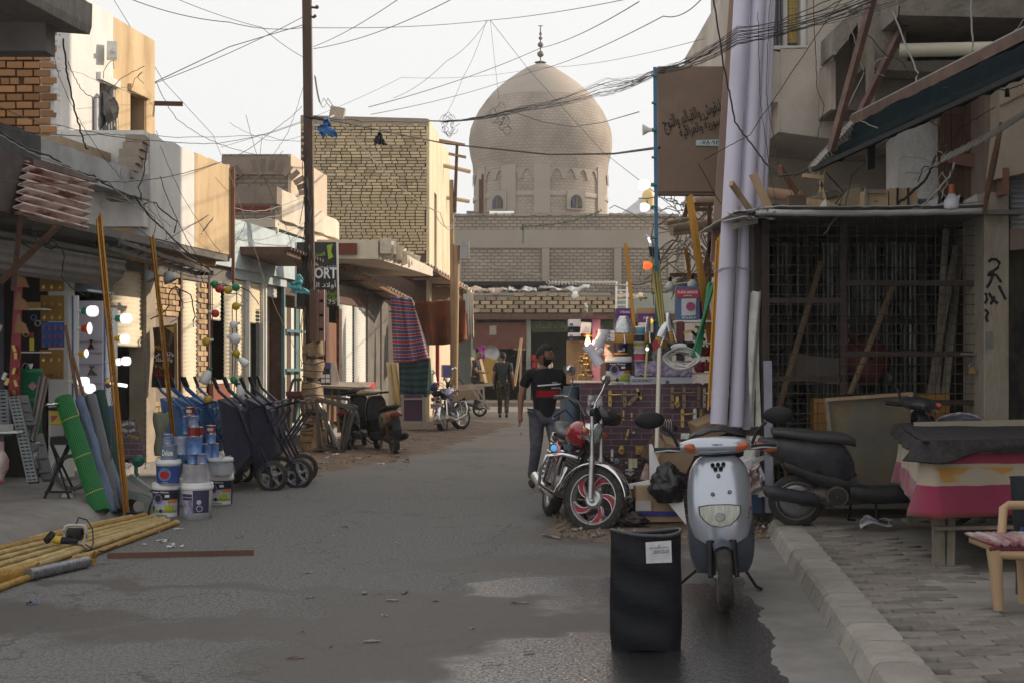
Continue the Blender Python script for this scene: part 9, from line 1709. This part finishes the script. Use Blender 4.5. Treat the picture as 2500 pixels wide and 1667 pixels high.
for s_,y,z,wd in(('ANDONE',.10,1.222,.13),('fashion',.09,1.288,.075)): h=bv.ray_cast(V((1,y,z)),V((-1,0,0)));o=text(s_,wd,txtw,p1,V((h[0].x+.012,y,z)),x=(-.25,1,0),bold=.01,shear=.3 if s_=='fashion' else 0)
kk=thing('key_bunch','small bunch of keys held in the right hand of the walking man','keys'); 
b=MB();hw_=p1.matrix_basis@V((.05,-.31,.70));hw_=Matrix.Translation(p1.location)@MR(p1.rotation_euler.z,4,'Z')@V((.06,-.31,.70));b.torus(hw_,.015,.003,(1,0,0),10,4);b.beam(hw_,hw_+V((.02,-.01,-.05)),.008);b.beam(hw_,hw_+V((-.015,-.01,-.045)),.008);b.mk('keys',slv,kk)
camo=M('camouflage',(.12,.10,.065),.9,bump=.4,bs=9,col2=(.035,.03,.022),c2s=9,c2t=.5,c2w=.02,var=.3,scale=6);gsh=M('slate_tshirt',(.030,.038,.050),.9,bump=.4,bs=8,bd=.03)
c=G(1228,1019)
person('man in slate t-shirt and camouflage trousers walking away down the street',(c.x,c.y,0),atan2(1,.05),pose(an_l=(.10,.09,.09),kn_l=(.14,.09,.5),an_r=(-.12,-.10,.10)),gsh,camo,hairm,skn,M('dark_shoe'),H=1.76)
c=P(1162,985,41.5)
person('older man in dark clothes looking down at his hands by the planks',(c.x,41.5,.1),atan2(-.15,1)-.0,pose(head=(.09,0,1.60),neck=(.05,0,1.52),chest=(.04,0,1.31),el_l=(.05,.25,1.15),wr_l=(.25,.15,1.10),ha_l=(.32,.10,1.11),el_r=(.05,-.25,1.15),wr_r=(.25,-.14,1.10),ha_r=(.32,-.09,1.11)),M('dark_jacket',(.025,.025,.028),.9),M('dark_trousers',(.03,.03,.032),.9),M('grey_hair',(.10,.095,.09),.8),skn,M('dark_shoe'),H=1.72,tilt=.6)
c=G(1325,1000);b=None
person('distant shopper in a pale shirt behind the walking man by the second far shop',(P(1332,900,47).x,47.0,.1),atan2(-1,.4),pose(),M('pale_shirt',(.42,.38,.33),.9),M('dark_trousers'),hairm,skn,M('dark_shoe'),H=1.7)
# ================================================================== wires over the street
random.seed(21)
def wire(pts,r=.008,sag=0.,lb='',m=wirem,grp=None,nm='overhead_wire',jit=0.,n=14):
 q=[P(*p) for p in pts]; out=[]
 for i in range(len(q)-1):
  for k in range(n+(i==len(q)-2)):
   v=k/n; p=q[i].lerp(q[i+1],v);p.z-=sag*4*v*(1-v); 
   if jit: p+=V((rG(0,jit),0,rG(0,jit)))
   out.append(p)
 b=MB();b.tube(out,r*.78,5); return tag(b.mk(nm,m),lb,'wire',grp)
GA='wires crossing the sky'
wire([(310,-5,20),(560,55,21),(740,68,23.8),(1197,50,30),(1660,-30,20)],.008,.06,'long black wire across the top with a knot above the dome',grp=GA)
wire([(375,205,22),(740,42,23.8)],.007,.05,'wire rising from the ochre house to the pole top',grp=GA);wire([(370,205,19.5),(560,115,21),(745,60,23.8)],.009,.0,'black wire sloping up from the window to the pole',grp=GA)
wire([(425,-5,20),(640,68,22),(740,140,23.8)],.006,.03,'wire dropping from the top left to the pole',grp=GA);wire([(275,-5,19),(400,200,19.6),(520,330,24),(540,380,27)],.005,.0,'thin wire falling beside the ochre wall',grp=GA)
wire([(765,120,23.8),(1120,-10,18)],.007,.1,'wire rising right from the pole top',grp=GA);wire([(765,115,23.8),(985,-10,16)],.006,.05,'second wire rising right from the pole top',grp=GA)
wire([(900,262,30),(1320,118,40),(1560,5,22)],.011,.1,'long diagonal wire passing just above the finial',grp=GA);wire([(905,280,30),(1300,175,40),(1620,40,20),(1720,-10,18)],.009,.1,'long diagonal wire crossing the dome tip',grp=GA);wire([(540,360,24),(980,190,30),(1320,165,35),(1720,95,18)],.005,.1,'faint level wire crossing the dome',grp=GA)
wire([(1197,50,30),(1217,235,34),(1220,265,36)],.005,0,'thin wire hanging from the knot over the dome side',grp=GA);wire([(1197,50,30),(1290,170,35),(1470,370,30),(1560,440,24),(1660,520,18)],.007,.0,'wire falling right from the knot across the dome',grp=GA);wire([(1190,52,30),(1090,150,30),(960,240,33)],.006,.1,'wire from the knot towards the brick building',grp=GA);wire([(1187,52,30),(1130,190,30),(1075,300,35)],.005,.1,'second wire from the knot towards the brick building',grp=GA)
wire([(768,185,23.8),(790,240,26),(1060,515,33),(1110,540,34)],.010,.25,'pale cable looping down over the brick front',wireg,GA);wire([(770,188,23.8),(800,240,26),(1075,520,33),(1112,535,34)],.010,.32,'second pale cable looping over the brick front',wireg,GA)
wire([(790,290,23.6),(935,320,26),(1090,352,30),(1340,378,26),(1500,376,22),(1610,361,14.7)],.020,.0,'thick black cable sagging in front of the building and dome',nm='thick_cable');wire([(745,285,23.6),(800,295,23.6)],.03,0,'thick black cable end tied to the pole',nm='thick_cable')
for k in range(16):
 y0=300-k*.4+rU(-6,8);mid=262+rU(-5,12);wire([(1085,298+rU(-3,3),34),(1280,mid,30),(1480+rU(-30,30),190+k*3.2,22),(1610,168+rU(-6,14),14.6),(1800,66+k*3,13.0),(2060+rU(0,160),-20+rU(-10,30),11.5)],.0026+.0015*(k%3),.05,'one of the thin black wires bundled across the dome to the right hand house',grp='bundle of wires across the dome',jit=.004)
wire([(770,285,23.6),(1085,296,34),(1290,262,30)],.022,.05,'thick twisted bundle between the pole and the dome',grp=GA,jit=.01);wire([(1240,270,30),(1330,300,30),(1400,310,28),(1470,300,24),(1560,274,16)],.008,.0,'loose wire end dipping in front of the dome',grp=GA)
for k in range(10): 
 b=MB();c=P(1100+rU(-8,12) if k<5 else 1225+rU(-20,16),300+rU(-8,20) if k<5 else 285+rU(-8,24),32);r_=rU(.05,.16);b.tube([c+V((r_*cos(a/3)*(1+.5*sin(a*1.7+k)),0,-r_*1.6*sin(a/3)*(1+.4*sin(a+k)))) for a in range(random.randint(14,22))],.005,4);tag(b.mk('wire_loop',wirem),'loop of spare wire hanging on the bundle before the dome','wire','loops of spare wire')
b=MB();b.box(P(824,276,30),(.3,.2,.22),(0,.2,0));b.tube([P(790,295,26),P(815,283,29)],.02,5);tag(b.mk('junction_box',M('tan_junction',(.40,.34,.26),.7)),'small tan junction box on the top edge of the brick building','box')
GL='wires on the left'
for k,(pts,r_,m_,lb) in enumerate((
 ([(0,322,11.5),(120,380,12.5),(230,430,13.5),(330,480,15),(400,560,15.8),(520,665,17)],.012,wirem,'thick black cable running down over the balcony beam'),([(0,330,11.5),(150,400,12.6),(260,440,13.8),(360,520,15.5)],.008,wireg,'grey cable beside the thick one over the balcony'),
 ([(0,310,11.5),(240,330,14),(545,350,20),(735,300,23.6)],.006,wirem,'thin wire crossing level to the pole'),([(0,440,11),(230,442,13.5),(420,430,16),(600,370,20),(738,260,23.6)],.006,wirem,'thin wire rising to the pole from the left edge'),
 ([(155,95,13),(165,190,13.5),(200,330,14),(215,365,14)],.011,wirem,'black cable hanging down the white wall'),([(165,150,16.2),(200,220,16.2),(245,240,16.5)],.006,wirem,'wire swooping to the barred window'),([(0,260,11.5),(140,305,14),(320,330,16.5),(640,330,22),(738,345,23.6)],.005,wirem,'faint wire over the ochre parapet'),
 ([(380,200,19),(430,290,20),(520,345,22),(640,380,23)],.006,wirem,'wire drooping from the ochre corner'),([(560,420,19),(610,560,21),(650,700,22),(735,880,23)],.006,wireg,'grey wire slanting under the canopy'),([(565,505,20),(640,515,21),(742,480,23.6)],.007,wireg,'pale wire strung under the canopy parapet'),([(565,535,20),(660,530,21),(742,505,23.6)],.007,wireg,'second pale wire strung under the canopy parapet'),
 ([(562,580,20),(700,600,22),(742,560,23.6)],.010,wireg,'pale cable across the cream shutters'),([(562,575,20),(640,585,21),(742,545,23.6)],.007,wireg,'upper pale cable across the cream shutters'),([(340,560,15.5),(420,600,16),(500,650,17)],.012,wireg,'grey conduit under the parapet'),([(555,470,19.5),(500,560,18.5),(450,600,18)],.011,wirem,'black cable bending round the ochre corner'),
 ([(600,280,22),(640,420,22),(700,560,23),(742,700,23.6)],.005,wirem,'thin wire fanning down to the pole box'),([(640,330,22),(620,500,21),(560,620,20)],.005,wirem,'thin wire falling before the brown brick house'),([(690,370,23),(560,490,20),(380,600,16)],.006,wirem,'long wire running down left from the pole'),([(380,320,17),(440,470,17),(540,620,19)],.004,wirem,'thin wire crossing the white parapet'),([(390,430,16.3),(430,530,16.8),(490,640,17.5)],.006,wirem,'second wire crossing the white parapet'),
 ([(640,410,22),(700,330,23),(742,210,23.6)],.005,wirem,'wire fanning up to the pole above the canopy'),([(560,300,22),(660,345,23),(742,330,23.6)],.004,wirem,'level wire meeting the pole above the brown house'),([(0,95,12),(200,180,15),(377,240,19)],.004,wireg,'thin grey wire across the brick wall'),([(120,95,12.4),(150,200,14),(210,320,15),(300,440,15.5)],.004,wirem,'thin wire hanging from the concrete slab')
 )): wire(pts,r_,.03,lb,m_,GL,jit=.004)
for k in range(22):   # tangled twists at the window, over the doorway and along the beam
 b=MB();x,y,Z=rC(((262,225,16.9),(262,225,16.9),(322,215,18.3),(335,230,18.4),(345,490,15.6),(350,500,15.7),(500,700,17.5),(430,700,17.5),(140,600,13.6),(535,690,17.6)));p=P(x,y,Z);pts=[p]; d=V((rG(0,1),rG(0,.2),rG(0,1))).normalized()
 for j in range(9): d=(d+V((rG(0,.42),rG(0,.1),rG(-.1,.42)))).normalized();pts.append(pts[-1]+d*rU(.05,.08))
 b.tube(pts,rC((.004,.006,.008)),5);tag(b.mk('wire_tangle',rC((wirem,wireg,wirem))),'short twist of loose wire tangled on the left hand fronts','wire','tangled wire ends on the left')
GR='wires on the right'
for k,(pts,r_,m_,lb) in enumerate((
 ([(1740,-10,12.5),(1765,150,12.5),(1795,300,12.5),(1870,400,12.3),(1900,430,12.2),(1950,425,12),(1990,405,11.8)],.010,wirem,'black cable drooping from the top to the awning tip'),([(1880,-10,13.5),(1870,230,13.6),(1900,400,13.5),(1935,480,13.2)],.004,wirem,'thin wire hanging down the stucco wall'),([(1985,-10,13.5),(1995,220,13.6),(2012,260,13.5),(1995,340,13.4)],.005,wirem,'thin wire zigzagging down the stucco wall'),
 ([(2075,60,12.5),(2110,180,12.5),(2015,370,12)],.006,wireg,'grey wire along the brown hanger bar'),([(2370,-10,11),(2375,130,11),(2330,200,11),(2335,255,10.8),(2270,300,10.8)],.010,wireg,'pale cable curling over the teal awning'),([(2335,250,10.8),(2300,255,10.8),(2275,300,10.8),(2290,310,10.8),(2295,260,10.9)],.009,wireg,'curl of pale cable under the teal awning'),
 ([(2180,30,12),(2240,180,11.8),(2225,270,11.8),(2290,290,11.5)],.010,wireg,'grey cable looping beside the hanging strap'),([(2500,50,10.5),(2430,140,10.6),(2330,240,10.8),(2180,330,11.4),(2100,295,12)],.005,wireg,'thin pale wire draped over the awning frame'),([(2060,-10,12.5),(1830,330,12.8),(1720,390,13)],.005,wirem,'thin wire crossing down to the lilac pipes'),
 ([(2200,310,12.8),(2080,430,13),(2050,560,13)],.006,wirem,'black wire hanging over the cage roof'),([(2010,415,11.6),(2060,470,12.3),(2040,500,12.6)],.007,wirem,'short black wire dangling from the awning tip'),([(2500,205,10.5),(2459,220,10.5),(2380,217,10.6),(2300,215,10.9)],.006,wirem,'wire carrying the small lamp socket'),([(2430,262,10.9),(2350,310,11),(2290,390,11.2)],.005,wirem,'thin wire above the twisted rope'),
 ([(2190,500,12.9),(2260,440,12.9),(2300,350,13)],.016,wirem,'thick dark cable rising beside the iron grille'),([(2270,500,12.7),(2240,520,12.6),(2320,430,12.7),(2330,400,12.8)],.014,wireg,'thick grey cable curving into the grille'),([(1705,400,13),(1760,500,13.2)],.005,wirem,'short wire before the lilac pipes'),([(1850,30,13),(1855,240,13.2),(1880,420,13.2),(1895,500,13)],.004,wirem,'thin wire falling past the stucco notch'),
 ([(1100,612,40),(1200,650,36),(1400,690,28),(1560,700,20),(1700,690,16)],.012,wireg,'pale cable sagging across the compound wall')
 )): wire(pts,r_,.0,lb,m_,GR,jit=.003)
for k in range(26):
 b=MB();x,y,Z=rC(((2295,400,12.8),(2300,420,12.8),(2180,140,12.4),(2195,120,12.3),(2050,500,12.8),(1660,500,17),(1680,520,17)));p=P(x,y,Z);pts=[p]; d=V((rG(0,1),rG(0,.2),rG(0,1))).normalized()
 for j in range(8): d=(d+V((rG(0,.42),rG(0,.1),rG(-.1,.42)))).normalized();pts.append(pts[-1]+d*rU(.03,.06))
 b.tube(pts,rC((.004,.006)),5);tag(b.mk('wire_tangle',rC((wirem,wireg))),'short twist of loose wire tangled on the right hand fronts','wire','tangled wire ends on the right')
b=MB();q=[P(1277,555,45),P(1278,553,45),P(1340,550,45),P(1400,540,45),P(1470,515,45)]; b.tube(q,.012,4)
for i in range(90): v=random.random()*3.999; j=int(v);c=q[j].lerp(q[j+1],v-j);b.tube([c,c+V((rU(-.08,.08),0,rU(-.12,.08)))],.012,3)
b.tube([P(1278,552,45),P(1277,595,45)],.02,4);tag(b.mk('fairy_garland',M('garland_green',(.07,.10,.06),.8)),'tattered green garland strung before the compound wall','garland')
b=MB();b.tube([P(1488,510,40),P(1500,502,40),P(1540,520,40),P(1580,545,40)],.012,4);tag(b.mk('fairy_garland',M('garland_green')),'short garland end left of the glowing bulbs','garland')
# ================================================================== litter
pap=M('paper_scrap',(.55,.55,.57),.8,bump=.2)
def scrap(px,py,w_,d_,m_,lb,z=0.,h=.02,nm='paper_scrap',grp='scraps on the ground',rz=None):
 c=G(px,py,z);b=MB();sd=random.random()*50; rz=rU(0,3) if rz is None else rz; b.grid(lambda u,v: c+MR(rz,3,'Z')@V(((u-.5)*w_,(v-.5)*d_,0))+V((0,0,.006+h*max(0,nZ(V((u*3,v*3,sd)))+.35))),6,6); return tag(b.mk(nm,m_),lb,'scrap',grp)
for i in range(14):
 px,py=rC(((rU(20,110),rU(1315,1375)),(rU(330,460),rU(1285,1345)),(rU(330,430),rU(1300,1340))));scrap(px,py,rU(.04,.12),rU(.012,.04),pap,'small white paper scrap lying by the yellow rods',h=.012,grp='paper scraps by the yellow rods')
for i in range(34):
 px,py=rU(560,1500),rU(1060,1640)
 if py>1300 and px>1380: px-=500
 scrap(px,py,rU(.03,.12),rU(.01,.03),rC((woodg,woodb,conc,concd,conc)),'tiny scrap on the open road surface',h=.01,grp='tiny scraps on the road')
for i in range(70):
 px,py=rU(1400,1700),rU(1262,1312);scrap(px,py,rU(.05,.2),rU(.02,.09),rC((pap,M('dirty_paper',(.33,.31,.29),.9),woodg,card,M('black_bag'),M('silver_film'))),'flat scrap in the rubbish strewn before the printed board',h=.05,grp='rubbish before the printed board')
scrap(1612,1290,.22,.05,M('orange_pack',(.45,.14,.03),.5),'bright orange wrapper in the rubbish behind the barrel',h=.05,rz=.5);scrap(1655,1292,.18,.10,M('foil_gold',(.55,.50,.25),.25,metal=.6),'crumpled gold foil in the rubbish behind the barrel',h=.06);scrap(78,1475,.07,.03,M('blue_card'),'tiny blue wrapper on the road at the lower left',h=.03)
scrap(1345,1312,.28,.03,conc,'pale stick of litter on the road left of the rubbish',h=.02)
for i in range(40): scrap(rU(690,1010),rU(1095,1135),rU(.05,.2),rU(.02,.05),rC((woodb,woodg,card,pap)),'bark and paper scrap on the dirt shoulder near the pole',z=.05,h=.03,grp='scraps on the dirt shoulder')
c=G(2140,1293,.12);b=MB();b.grid(lambda u,v: c+V(((u-.5)*.27,.05*sin(v*3),.012+.11*(v)*(.5+.6*nZ(V((u*3,v*2,3))))+.03*sin(u*5)+.05*u)),16,8);tag(b.mk('crushed_wrapper',M('printed_wrapper',(.46,.44,.47),.3,var=.2,scale=20,bump=.8,bs=14,bd=.02,col2=(.25,.03,.06),c2s=6,c2t=.62),solid=.004),'crushed white and red snack wrapper on the paving by the table','litter')
for i in range(14): scrap(rU(1860,1960),rU(1278,1300),rU(.05,.14),rU(.02,.06),rC((pap,M('dirty_paper'),woodg)),'dirty scrap at the foot of the black scooter',z=0.02,h=.03,grp='scraps at the kerb end')
b=MB()
for i in range(1400):
 y=rC((rU(16.5,34),rU(12.2,14.8)));x=(xF(y)+.4+random.random()**1.5*1.9) if y>15 else rU(.4,2.4);s_=rU(.008,.03);b.box((x,y,.03 if y>15 else .02),(s_,s_,s_),(random.random()*3,random.random()*3,0))
tag(b.mk('pebbles',M('pebble',(.30,.24,.18),.95,rand=.3)),'pebbles scattered over the dirt shoulder and patch','pebbles',kind='stuff')
# ================================================================== air
b=MB();b.bb((-60,-3,-1),(60,125,30))
hz=b.mk('haze',[]); hz['kind']='stuff'; hm=BM.new('haze');hm.use_nodes=True; n_=hm.node_tree; n_.nodes.clear();ou=n_.nodes.new('ShaderNodeOutputMaterial');pv_=n_.nodes.new('ShaderNodeVolumePrincipled');pv_.inputs['Color'].default_value=(.95,.93,.90,1);pv_.inputs['Density'].default_value=.0008; n_.links.new(pv_.outputs[0],ou.inputs['Volume']);hz.data.materials.append(hm)
